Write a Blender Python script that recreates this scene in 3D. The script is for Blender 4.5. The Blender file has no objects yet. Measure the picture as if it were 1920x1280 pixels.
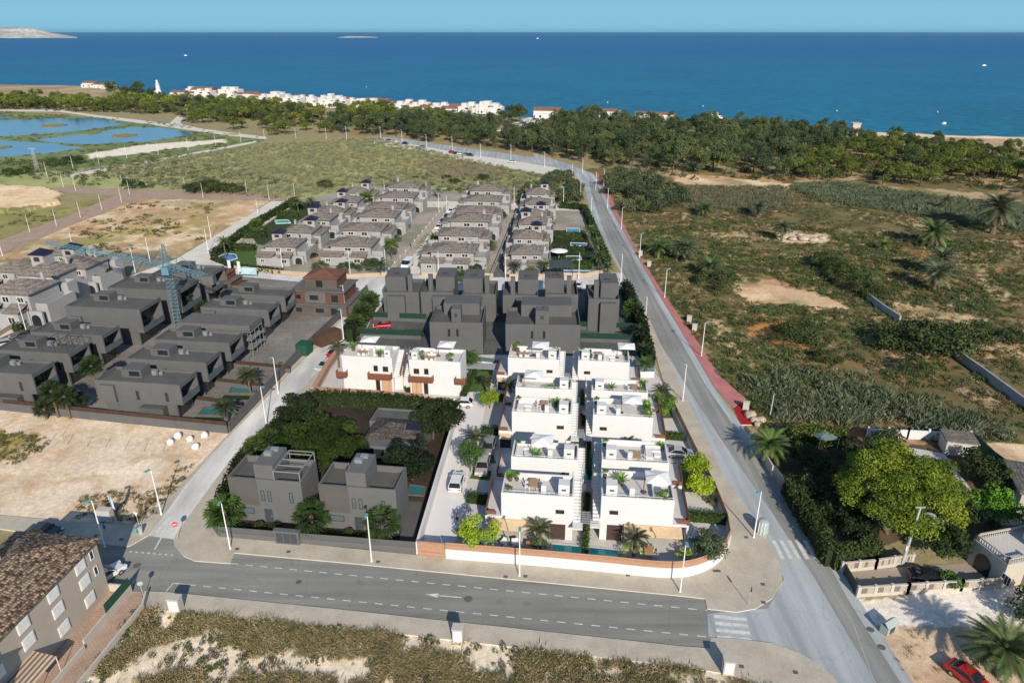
import bpy, math, random
import numpy as np
from mathutils import Vector, Matrix
random.seed(7); RNG = np.random.default_rng(7)
scene = bpy.context.scene
COL = scene.collection
R = math.radians
# ---------------------------------------------------------------- camera
F = 1331.0; PITCH = math.atan(581 / F); CAMH = 60.0
cam = bpy.data.cameras.new("camera"); camo = bpy.data.objects.new("camera", cam); COL.objects.link(camo)
cam.sensor_width = 36; cam.lens = F / 1920 * 36; cam.clip_start = 1; cam.clip_end = 120000
camo.location = (0, 0, CAMH); camo.rotation_euler = (math.pi / 2 - PITCH, 0, 0)
scene.camera = camo
# ---------------------------------------------------------------- sky and sun
SUN_EL, SUN_AZ = 28.0, 166.0          # azimuth measured clockwise from +Y
w = bpy.data.worlds.new("World"); scene.world = w; w.use_nodes = True
nt = w.node_tree; bg = nt.nodes["Background"]
sky = nt.nodes.new("ShaderNodeTexSky"); sky.sky_type = 'NISHITA'; sky.sun_disc = False
sky.sun_elevation = R(SUN_EL); sky.sun_rotation = R(SUN_AZ); sky.altitude = 60
sky.air_density = 1.0; sky.dust_density = 0.25; sky.ozone_density = 3.0
# a clear late-afternoon sky: the Sky Texture, drawn to a hazy blue band towards the sea horizon
wtc = nt.nodes.new("ShaderNodeTexCoord"); wsx = nt.nodes.new("ShaderNodeSeparateXYZ"); nt.links.new(wtc.outputs['Generated'], wsx.inputs[0])
wmr = nt.nodes.new("ShaderNodeMapRange"); wmr.interpolation_type = 'SMOOTHSTEP'
wmr.inputs[1].default_value = 0.10; wmr.inputs[2].default_value = 0.45; wmr.inputs[3].default_value = 1.0; wmr.inputs[4].default_value = 0.0
nt.links.new(wsx.outputs[2], wmr.inputs[0])
wr = nt.nodes.new("ShaderNodeValToRGB"); wr.color_ramp.elements[0].position = 0.0; wr.color_ramp.elements[0].color = (1.80, 4.0, 5.35, 1)
wr.color_ramp.elements[1].position = 0.09; wr.color_ramp.elements[1].color = (1.78, 3.7, 4.85, 1)
nt.links.new(wsx.outputs[2], wr.inputs[0])
wmx = nt.nodes.new("ShaderNodeMix"); wmx.data_type = 'RGBA'; nt.links.new(wmr.outputs[0], wmx.inputs[0])
nt.links.new(sky.outputs[0], wmx.inputs[6]); nt.links.new(wr.outputs[0], wmx.inputs[7])
nt.links.new(wmx.outputs[2], bg.inputs[0]); bg.inputs[1].default_value = 0.11
sl = bpy.data.lights.new("sun", 'SUN'); sl.energy = 4.3; sl.angle = R(0.5); sl.color = (1.0, 0.90, 0.76)
so = bpy.data.objects.new("sun", sl); COL.objects.link(so)
sd = Vector((math.sin(R(SUN_AZ)) * math.cos(R(SUN_EL)), math.cos(R(SUN_AZ)) * math.cos(R(SUN_EL)), math.sin(R(SUN_EL))))
so.rotation_euler = sd.to_track_quat('Z', 'Y').to_euler(); so.location = (0, -50, 150)
scene.view_settings.view_transform = 'Standard'; scene.view_settings.look = 'None'
scene.view_settings.exposure = 0.35; scene.view_settings.gamma = 1.0
scene.cycles.max_bounces = 5; scene.cycles.diffuse_bounces = 2; scene.cycles.glossy_bounces = 2
scene.cycles.transparent_max_bounces = 6; scene.cycles.use_adaptive_sampling = True
scene.cycles.use_denoising = True
# ---------------------------------------------------------------- maths: photo pixel -> point on a level plane
CP, SP = math.cos(PITCH), math.sin(PITCH)
def G(x, y, z=0.0):
    u = (x - 960) / F; v = (640 - y) / F
    t = (z - CAMH) / (-SP + v * CP)
    return (u * t, (CP + v * SP) * t)
def GP(pts, z=0.0): return [G(x, y, z) for x, y in pts]
def PXn(X, Y, Z=0.0):
    a = Y * CP - (Z - CAMH) * SP; b = Y * SP + (Z - CAMH) * CP
    return 960 + F * X / a, 640 - F * b / a
def inpoly(px, py, poly):
    res = np.zeros(px.shape, bool); n = len(poly); j = n - 1
    for i in range(n):
        xi, yi = poly[i]; xj, yj = poly[j]
        if yi != yj:
            c = ((yi > py) != (yj > py)) & (px < (xj - xi) * (py - yi) / (yj - yi) + xi)
            res ^= c
        j = i
    return res
def _h(ix, iy, s):
    n = (ix.astype(np.int64) * 374761393 + iy.astype(np.int64) * 668265263 + s * 974711) & 0xffffffff
    n = ((n ^ (n >> 13)) * 1274126177) & 0xffffffff
    return ((n ^ (n >> 16)) & 0xffff) / 65535.0
def vnoise(x, y, s=0):
    ix = np.floor(x); iy = np.floor(y); fx = x - ix; fy = y - iy
    fx = fx * fx * (3 - 2 * fx); fy = fy * fy * (3 - 2 * fy)
    a = _h(ix, iy, s); b = _h(ix + 1, iy, s); c = _h(ix, iy + 1, s); d = _h(ix + 1, iy + 1, s)
    return (a * (1 - fx) + b * fx) * (1 - fy) + (c * (1 - fx) + d * fx) * fy
def fbm(x, y, sc, s=0, o=4):
    r = 0; a = .5; t = 0
    for k in range(o):
        r = r + a * vnoise(x / sc + 17.3 * k, y / sc - 9.1 * k, s + k); t += a; a *= .5; sc *= .5
    return r / t
def S(r, g, b):
    f = lambda c: (c / 255 / 12.92) if c / 255 <= .04045 else ((c / 255 + .055) / 1.055) ** 2.4
    return (f(r), f(g), f(b))
# ---------------------------------------------------------------- materials
MATS = {}
def _mat(name):
    m = bpy.data.materials.new(name); m.use_nodes = True; MATS[name] = m
    nt = m.node_tree; return m, nt, nt.nodes["Principled BSDF"]
def _noise(nt, scale, detail=5, coord='Object', rough=.6):
    tc = nt.nodes.new("ShaderNodeTexCoord"); n = nt.nodes.new("ShaderNodeTexNoise")
    n.inputs['Scale'].default_value = scale; n.inputs['Detail'].default_value = detail; n.inputs['Roughness'].default_value = rough
    nt.links.new(tc.outputs[coord], n.inputs['Vector']); return n
def _ramp(nt, src, p0, c0, p1, c1):
    r = nt.nodes.new("ShaderNodeValToRGB"); e = r.color_ramp.elements
    e[0].position = p0; e[0].color = (*c0, 1); e[1].position = p1; e[1].color = (*c1, 1)
    nt.links.new(src, r.inputs[0]); return r
def _mul(nt, a, b, f=1.0, mode='MULTIPLY'):
    m = nt.nodes.new("ShaderNodeMix"); m.data_type = 'RGBA'; m.blend_type = mode
    m.inputs[0].default_value = f
    nt.links.new(a, m.inputs[6]); nt.links.new(b, m.inputs[7]); return m.outputs[2]
def _bump(nt, bs, src, st, dist=.05):
    b = nt.nodes.new("ShaderNodeBump"); b.inputs['Strength'].default_value = st; b.inputs['Distance'].default_value = dist
    nt.links.new(src, b.inputs['Height']); nt.links.new(b.outputs[0], bs.inputs['Normal'])
def k3(c, k): return tuple(min(.95, x * k) for x in c)
def plain(name, c, rough=.8, var=.18, scale=1.2, fine=.12, fscale=14, spec=.3, metal=0, bump=0):
    """painted / rendered / concrete surface with soft stains and fine grain"""
    m, nt, bs = _mat(name)
    n1 = _noise(nt, scale); r1 = _ramp(nt, n1.outputs[0], .25, k3(c, 1 - var), .75, k3(c, 1 + var * .6))
    n2 = _noise(nt, fscale, 4); r2 = _ramp(nt, n2.outputs[0], .25, (1 - fine,) * 3, .75, (1, 1, 1))
    nt.links.new(_mul(nt, r1.outputs[0], r2.outputs[0]), bs.inputs['Base Color'])
    bs.inputs['Roughness'].default_value = rough; bs.inputs['Specular IOR Level'].default_value = spec; bs.inputs['Metallic'].default_value = metal
    if bump: _bump(nt, bs, n2.outputs[0], bump)
    return m
def solid(name, c, rough=.4, spec=.5, metal=0, coat=0):
    m, nt, bs = _mat(name)
    n1 = _noise(nt, 2.0, 3); r1 = _ramp(nt, n1.outputs[0], .3, k3(c, .9), .7, k3(c, 1.06))
    nt.links.new(r1.outputs[0], bs.inputs['Base Color'])
    bs.inputs['Roughness'].default_value = rough; bs.inputs['Specular IOR Level'].default_value = spec
    bs.inputs['Metallic'].default_value = metal; bs.inputs['Coat Weight'].default_value = coat
    return m
def banded(name, c, c2, scale, axis='Z', rough=.6, gap=.25, tilt=(0, 0, 0)):
    """boards or slats: dark joints every so often, each board a slightly different tone"""
    m, nt, bs = _mat(name)
    tc = nt.nodes.new("ShaderNodeTexCoord"); sx = nt.nodes.new("ShaderNodeSeparateXYZ")
    mp = nt.nodes.new("ShaderNodeMapping"); mp.inputs['Rotation'].default_value = tilt
    nt.links.new(tc.outputs['Object'], mp.inputs[0]); nt.links.new(mp.outputs[0], sx.inputs[0])
    mu = nt.nodes.new("ShaderNodeMath"); mu.operation = 'MULTIPLY'; mu.inputs[1].default_value = scale
    nt.links.new(sx.outputs[axis], mu.inputs[0])
    fr = nt.nodes.new("ShaderNodeMath"); fr.operation = 'FRACT'; nt.links.new(mu.outputs[0], fr.inputs[0])
    fl = nt.nodes.new("ShaderNodeMath"); fl.operation = 'FLOOR'; nt.links.new(mu.outputs[0], fl.inputs[0])
    wn = nt.nodes.new("ShaderNodeTexWhiteNoise"); wn.noise_dimensions = '1D'; nt.links.new(fl.outputs[0], wn.inputs['W'])
    rw = _ramp(nt, wn.outputs[0], 0, k3(c, .8), 1, k3(c, 1.12))
    n1 = _noise(nt, 3, 5); rn = _ramp(nt, n1.outputs[0], .3, (.82,) * 3, .7, (1, 1, 1))
    base = _mul(nt, rw.outputs[0], rn.outputs[0])
    rg = _ramp(nt, fr.outputs[0], gap * .8, (0, 0, 0), gap, (1, 1, 1))
    mx = nt.nodes.new("ShaderNodeMix"); mx.data_type = 'RGBA'; mx.inputs[6].default_value = (*c2, 1)
    nt.links.new(rg.outputs[0], mx.inputs[0]); nt.links.new(base, mx.inputs[7]); nt.links.new(mx.outputs[2], bs.inputs['Base Color'])
    bs.inputs['Roughness'].default_value = rough; bs.inputs['Specular IOR Level'].default_value = .25
    _bump(nt, bs, rg.outputs[0], .4, .03)
    return m
def brickmat(name, c1, c2, cm, scale, rough=.85, mortar=.02, var=.25, off=.5, bw=.5, bh=.25, coord='Object', rot=0):
    m, nt, bs = _mat(name)
    tc = nt.nodes.new("ShaderNodeTexCoord"); mp = nt.nodes.new("ShaderNodeMapping"); mp.inputs['Rotation'].default_value = (0, 0, rot)
    b = nt.nodes.new("ShaderNodeTexBrick")
    b.inputs['Color1'].default_value = (*c1, 1); b.inputs['Color2'].default_value = (*c2, 1); b.inputs['Mortar'].default_value = (*cm, 1)
    b.inputs['Scale'].default_value = scale; b.inputs['Mortar Size'].default_value = mortar; b.offset = off
    b.inputs['Brick Width'].default_value = bw; b.inputs['Row Height'].default_value = bh
    nt.links.new(tc.outputs[coord], mp.inputs[0]); nt.links.new(mp.outputs[0], b.inputs['Vector'])
    n1 = _noise(nt, .35, 6); r1 = _ramp(nt, n1.outputs[0], .3, (1 - var,) * 3, .7, (1.0,) * 3)
    n2 = _noise(nt, 6, 4); r2 = _ramp(nt, n2.outputs[0], .3, (.85,) * 3, .7, (1.0,) * 3)
    nt.links.new(_mul(nt, _mul(nt, b.outputs[0], r1.outputs[0]), r2.outputs[0]), bs.inputs['Base Color'])
    bs.inputs['Roughness'].default_value = rough; bs.inputs['Specular IOR Level'].default_value = .2
    return m
def roofmat(name, c, c2, per=3.2, dark=.45):
    """barrel tiles: ridges down the slope crossed by course lines, each tile its own tone"""
    m, nt, bs = _mat(name)
    tc = nt.nodes.new("ShaderNodeTexCoord")
    v = nt.nodes.new("ShaderNodeTexVoronoi"); v.inputs['Scale'].default_value = per; v.inputs['Randomness'].default_value = .35
    nt.links.new(tc.outputs['Object'], v.inputs['Vector'])
    sx = nt.nodes.new("ShaderNodeSeparateColor"); nt.links.new(v.outputs['Color'], sx.inputs[0])
    r1 = _ramp(nt, sx.outputs[0], .15, c2, .7, c)
    rd = _ramp(nt, v.outputs['Distance'], .28, (1, 1, 1), .62, (dark,) * 3)
    n1 = _noise(nt, .5, 5); r2 = _ramp(nt, n1.outputs[0], .3, (.72,) * 3, .7, (1, 1, 1))
    nt.links.new(_mul(nt, _mul(nt, r1.outputs[0], rd.outputs[0]), r2.outputs[0]), bs.inputs['Base Color'])
    bs.inputs['Roughness'].default_value = .9; bs.inputs['Specular IOR Level'].default_value = .15
    _bump(nt, bs, rd.outputs[0], .8, .08)
    return m
def attrmat(name, rough=.85, rnd=.3, spec=.12, trans=0.0, fine=None):
    m, nt, bs = _mat(name)
    a = nt.nodes.new("ShaderNodeAttribute"); a.attribute_name = "Col"
    out = a.outputs[0]
    if rnd:
        oi = nt.nodes.new("ShaderNodeObjectInfo"); r = _ramp(nt, oi.outputs['Random'], 0, (1 - rnd, 1 - rnd * .9, 1 - rnd * .6), 1, (1 + rnd * .35, 1 + rnd * .2, 1))
        out = _mul(nt, out, r.outputs[0])
    if fine:
        for sc, lo in fine:
            n = _noise(nt, sc, 6, rough=.7); rr = _ramp(nt, n.outputs[0], .3, (lo,) * 3, .7, (2.06 - lo,) * 3); out = _mul(nt, out, rr.outputs[0])
    nt.links.new(out, bs.inputs['Base Color'])
    bs.inputs['Roughness'].default_value = rough; bs.inputs['Specular IOR Level'].default_value = spec
    if trans:
        t = nt.nodes.new("ShaderNodeBsdfTranslucent"); nt.links.new(out, t.inputs[0])
        mx = nt.nodes.new("ShaderNodeMixShader"); mx.inputs[0].default_value = trans
        nt.links.new(bs.outputs[0], mx.inputs[1]); nt.links.new(t.outputs[0], mx.inputs[2])
        nt.links.new(mx.outputs[0], nt.nodes["Material Output"].inputs[0])
    return m
# ---------------------------------------------------------------- mesh helpers
def mesh_np(name, V, Fa, mats, parent=None, col=None, mi=None, smooth=False):
    """V (n,3), Fa (m,k) numpy; col (n,3) per vertex"""
    me = bpy.data.meshes.new(name); n = len(V); m, k = Fa.shape
    me.vertices.add(n); me.vertices.foreach_set("co", np.ascontiguousarray(V, np.float32).ravel())
    me.loops.add(m * k); me.loops.foreach_set("vertex_index", np.ascontiguousarray(Fa, np.int32).ravel())
    me.polygons.add(m); me.polygons.foreach_set("loop_start", np.arange(0, m * k, k, dtype=np.int32))
    if mi is not None: me.polygons.foreach_set("material_index", np.asarray(mi, np.int32))
    me.polygons.foreach_set("use_smooth", np.full(m, smooth, bool))
    me.update(calc_edges=True)
    if col is not None:
        a = me.color_attributes.new("Col", 'FLOAT_COLOR', 'POINT')
        c = np.ones((n, 4), np.float32); c[:, :3] = col; a.data.foreach_set("color", c.ravel())
    for x in mats if isinstance(mats, (list, tuple)) else [mats]: me.materials.append(MATS[x] if isinstance(x, str) else x)
    o = bpy.data.objects.new(name, me); COL.objects.link(o)
    if parent: o.parent = parent
    return o
class MB:
    def __init__(s): s.v = []; s.f = []; s.m = []
    def quad(s, *p, m=0):
        i = len(s.v); s.v += [tuple(q) for q in p]; s.f.append(tuple(range(i, i + len(p)))); s.m.append(m); return s
    def box(s, x0, x1, y0, y1, z0, z1, m=0, mt=None):
        if x0 > x1: x0, x1 = x1, x0
        if y0 > y1: y0, y1 = y1, y0
        i = len(s.v)
        s.v += [(x0, y0, z0), (x1, y0, z0), (x1, y1, z0), (x0, y1, z0), (x0, y0, z1), (x1, y0, z1), (x1, y1, z1), (x0, y1, z1)]
        for q in ((0, 3, 2, 1), (0, 1, 5, 4), (1, 2, 6, 5), (2, 3, 7, 6), (3, 0, 4, 7)): s.f.append(tuple(i + a for a in q)); s.m.append(m)
        s.f.append((i + 4, i + 5, i + 6, i + 7)); s.m.append(m if mt is None else mt); return s
    def prism(s, poly, z0, z1, m=0, mt=None):
        a = sum(poly[k][0] * poly[(k + 1) % len(poly)][1] - poly[(k + 1) % len(poly)][0] * poly[k][1] for k in range(len(poly)))
        if a < 0: poly = poly[::-1]
        i = len(s.v); n = len(poly)
        s.v += [(x, y, z0) for x, y in poly] + [(x, y, z1) for x, y in poly]
        for k in range(n): s.f.append((i + k, i + (k + 1) % n, i + n + (k + 1) % n, i + n + k)); s.m.append(m)
        s.f.append(tuple(range(i + n, i + 2 * n))); s.m.append(m if mt is None else mt); return s
    def sheet(s, poly, z, m=0):
        a = sum(poly[k][0] * poly[(k + 1) % len(poly)][1] - poly[(k + 1) % len(poly)][0] * poly[k][1] for k in range(len(poly)))
        if a < 0: poly = poly[::-1]
        return s.quad(*[(x, y, z) for x, y in poly], m=m)
    def tube(s, p, q, r0, r1=None, n=6, m=0, cap=True):
        r1 = r0 if r1 is None else r1
        p = Vector(p); q = Vector(q); d = (q - p).normalized()
        u = d.orthogonal().normalized(); v = d.cross(u); i = len(s.v)
        for c, r in ((p, r0), (q, r1)):
            for k in range(n):
                a = 2 * math.pi * k / n; s.v.append(tuple(c + u * (r * math.cos(a)) + v * (r * math.sin(a))))
        for k in range(n): s.f.append((i + k, i + (k + 1) % n, i + n + (k + 1) % n, i + n + k)); s.m.append(m)
        if cap: s.f.append(tuple(range(i + n, i + 2 * n))); s.m.append(m); s.f.append(tuple(range(i + n - 1, i - 1, -1))); s.m.append(m)
        return s
    def path(s, pts, r, n=6, m=0):
        for a, b in zip(pts, pts[1:]): s.tube(a, b, r if not callable(r) else r(a), r if not callable(r) else r(b), n, m)
        return s
    def lathe(s, prof, c=(0, 0, 0), n=10, m=0):
        i = len(s.v)
        for r, z in prof:
            for k in range(n):
                a = 2 * math.pi * k / n; s.v.append((c[0] + r * math.cos(a), c[1] + r * math.sin(a), c[2] + z))
        for j in range(len(prof) - 1):
            for k in range(n):
                s.f.append((i + j * n + k, i + j * n + (k + 1) % n, i + (j + 1) * n + (k + 1) % n, i + (j + 1) * n + k)); s.m.append(m)
        s.f.append(tuple(range(i + (len(prof) - 1) * n, i + len(prof) * n))); s.m.append(m); return s
    def hip(s, x0, x1, y0, y1, z, h, o=.35, t=.14, m=0, gable=False):
        x0 -= o; x1 += o; y0 -= o; y1 += o
        s.box(x0, x1, y0, y1, z, z + t, m); z += t + .002
        if x1 - x0 >= y1 - y0:
            d = 0 if gable else (y1 - y0) / 2 * .98; ym = (y0 + y1) / 2; a, b = (x0 + d, ym, z + h), (x1 - d, ym, z + h)
            s.quad((x0, y0, z), (x1, y0, z), b, a, m=m); s.quad((x1, y1, z), (x0, y1, z), a, b, m=m)
            s.quad((x0, y1, z), (x0, y0, z), a, m=m); s.quad((x1, y0, z), (x1, y1, z), b, m=m)
        else:
            d = 0 if gable else (x1 - x0) / 2 * .98; xm = (x0 + x1) / 2; a, b = (xm, y0 + d, z + h), (xm, y1 - d, z + h)
            s.quad((x1, y0, z), (x1, y1, z), b, a, m=m); s.quad((x0, y1, z), (x0, y0, z), a, b, m=m)
            s.quad((x0, y0, z), (x1, y0, z), a, m=m); s.quad((x1, y1, z), (x0, y1, z), b, m=m)
        return s
    def shell(s, x0, x1, y0, y1, z0, z1, par=.9, t=.18, m=0, mf=None):
        """flat-roofed volume: walls with a parapet round a sunken roof floor"""
        zf = z1 - par; s.box(x0, x1, y0, y1, z0, zf, m, m if mf is None else mf)
        zf += .003
        s.box(x0, x1, y0, y0 + t, zf, z1, m); s.box(x0, x1, y1 - t, y1, zf, z1, m)
        s.box(x0, x0 + t, y0 + t, y1 - t, zf, z1, m); s.box(x1 - t, x1, y0 + t, y1 - t, zf, z1, m); return s
    def build(s, name, mats, parent=None, smooth=False):
        me = bpy.data.meshes.new(name); me.from_pydata(s.v, [], s.f)
        mats = mats if isinstance(mats, (list, tuple)) else [mats]
        for x in mats: me.materials.append(MATS[x])
        if len(mats) > 1: me.polygons.foreach_set("material_index", np.array(s.m, np.int32))
        if smooth: me.polygons.foreach_set("use_smooth", np.ones(len(s.f), bool))
        me.update(); o = bpy.data.objects.new(name, me); COL.objects.link(o)
        if parent: o.parent = parent
        return o
def tag(o, label, cat, group=None, kind=None):
    if label: o['label'] = label
    if cat: o['category'] = cat
    if group: o['group'] = group
    if kind: o['kind'] = kind
    return o
def thing(name, label, cat, loc=(0, 0, 0), rz=0, group=None, s=1.0):
    o = bpy.data.objects.new(name, None); COL.objects.link(o); o.empty_display_size = .3
    o.location = loc if len(loc) == 3 else (*loc, 0); o.rotation_euler = (0, 0, rz); o.scale = (s, s, s)
    return tag(o, label, cat, group)
KIDS = {}
def kids(o):
    return [c for c in o.children]
def copy_tree(o, parent=None):
    c = o.copy(); COL.objects.link(c)
    if parent: c.parent = parent
    for ch in kids(o): copy_tree(ch, c)
    return c
def dup(root, loc, rz=0, label=None, group=None, s=None, cat=None):
    c = copy_tree(root); c.location = loc if len(loc) == 3 else (*loc, 0); c.rotation_euler = (0, 0, rz)
    if s is not None: c.scale = (s, s, s) if not isinstance(s, tuple) else s
    if label: c['label'] = label
    if group: c['group'] = group
    if cat: c['category'] = cat
    return c
class Proto:
    """first use hands out the original, later uses hand out copies"""
    def __init__(s, root): s.root = root; s.used = False
    def put(s, loc, rz=0, label=None, group=None, sc=None):
        if not s.used:
            s.used = True; r = s.root; r.location = loc if len(loc) == 3 else (*loc, 0); r.rotation_euler = (0, 0, rz)
            if sc is not None: r.scale = (sc, sc, sc) if not isinstance(sc, tuple) else sc
            if label: r['label'] = label
            if group: r['group'] = group
            return r
        return dup(s.root, loc, rz, label, group, sc)
def struct(name, mb, mats, kind='structure', label=None):
    o = mb.build(name, mats); o['kind'] = kind
    if label: o['label'] = label
    return o
def win(p, side, pos, a0, a1, z0, z1, fm='frame_white', gm='glass_dark', mull=1, name='window'):
    """window standing proud of a wall: frame bars and a pane as its sub-part. side f/b face -y/+y at y=pos, l/r face -x/+x at x=pos"""
    sg = -1 if side in 'fl' else 1
    def bx(mb, u0, u1, w0, w1, d0, d1):
        if side in 'fb': mb.box(u0, u1, pos + sg * d0, pos + sg * d1, w0, w1)
        else: mb.box(pos + sg * d0, pos + sg * d1, u0, u1, w0, w1)
    f = MB(); t = .07
    bx(f, a0, a1, z0, z0 + t, .002, .07); bx(f, a0, a1, z1 - t, z1, .002, .07)
    bx(f, a0, a0 + t, z0 + t, z1 - t, .002, .07); bx(f, a1 - t, a1, z0 + t, z1 - t, .002, .07)
    for k in range(1, mull + 1):
        c = a0 + (a1 - a0) * k / (mull + 1); bx(f, c - .03, c + .03, z0 + t, z1 - t, .002, .06)
    fo = f.build(name, fm, p); g = MB(); bx(g, a0 + t, a1 - t, z0 + t, z1 - t, .003, .02); g.build('pane', gm, fo)
    return fo
# ================================================================ GROUND AND SEA
GL = 0.78       # what a level sunlit surface shows per unit of its own colour
def D(r, g, b, k=1.0):
    c = [x / GL * k for x in S(r, g, b)]; m = max(1, max(c) / .74); return tuple(x / m for x in c)
attrmat("soil_mat", .95, 0, .1, fine=[(.22, .84), (1.3, .78), (6, .78)])
COAST = [(-900, 150), (-300, 154), (0, 158), (150, 160), (300, 176), (450, 186), (620, 196), (780, 207), (930, 217), (1120, 222), (1300, 233), (1580, 246), (1750, 250), (1920, 257), (2300, 266), (3200, 280)]
cw = [(G(x, y)[0] / G(x, y)[1], G(x, y)[1]) for x, y in COAST]
NC, NRW = 560, 430
us = np.linspace(-1.2, 1.2, NC); ymax = np.interp(us, [c[0] for c in cw], [c[1] for c in cw])
ymax = ymax + 4 * (vnoise(us * 40, us * 0, 3) - .5) * 2
tt = np.linspace(0, 1, NRW)
Yg = 38 * (ymax[None, :] / 38) ** tt[:, None]; Xg = us[None, :] * Yg
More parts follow.
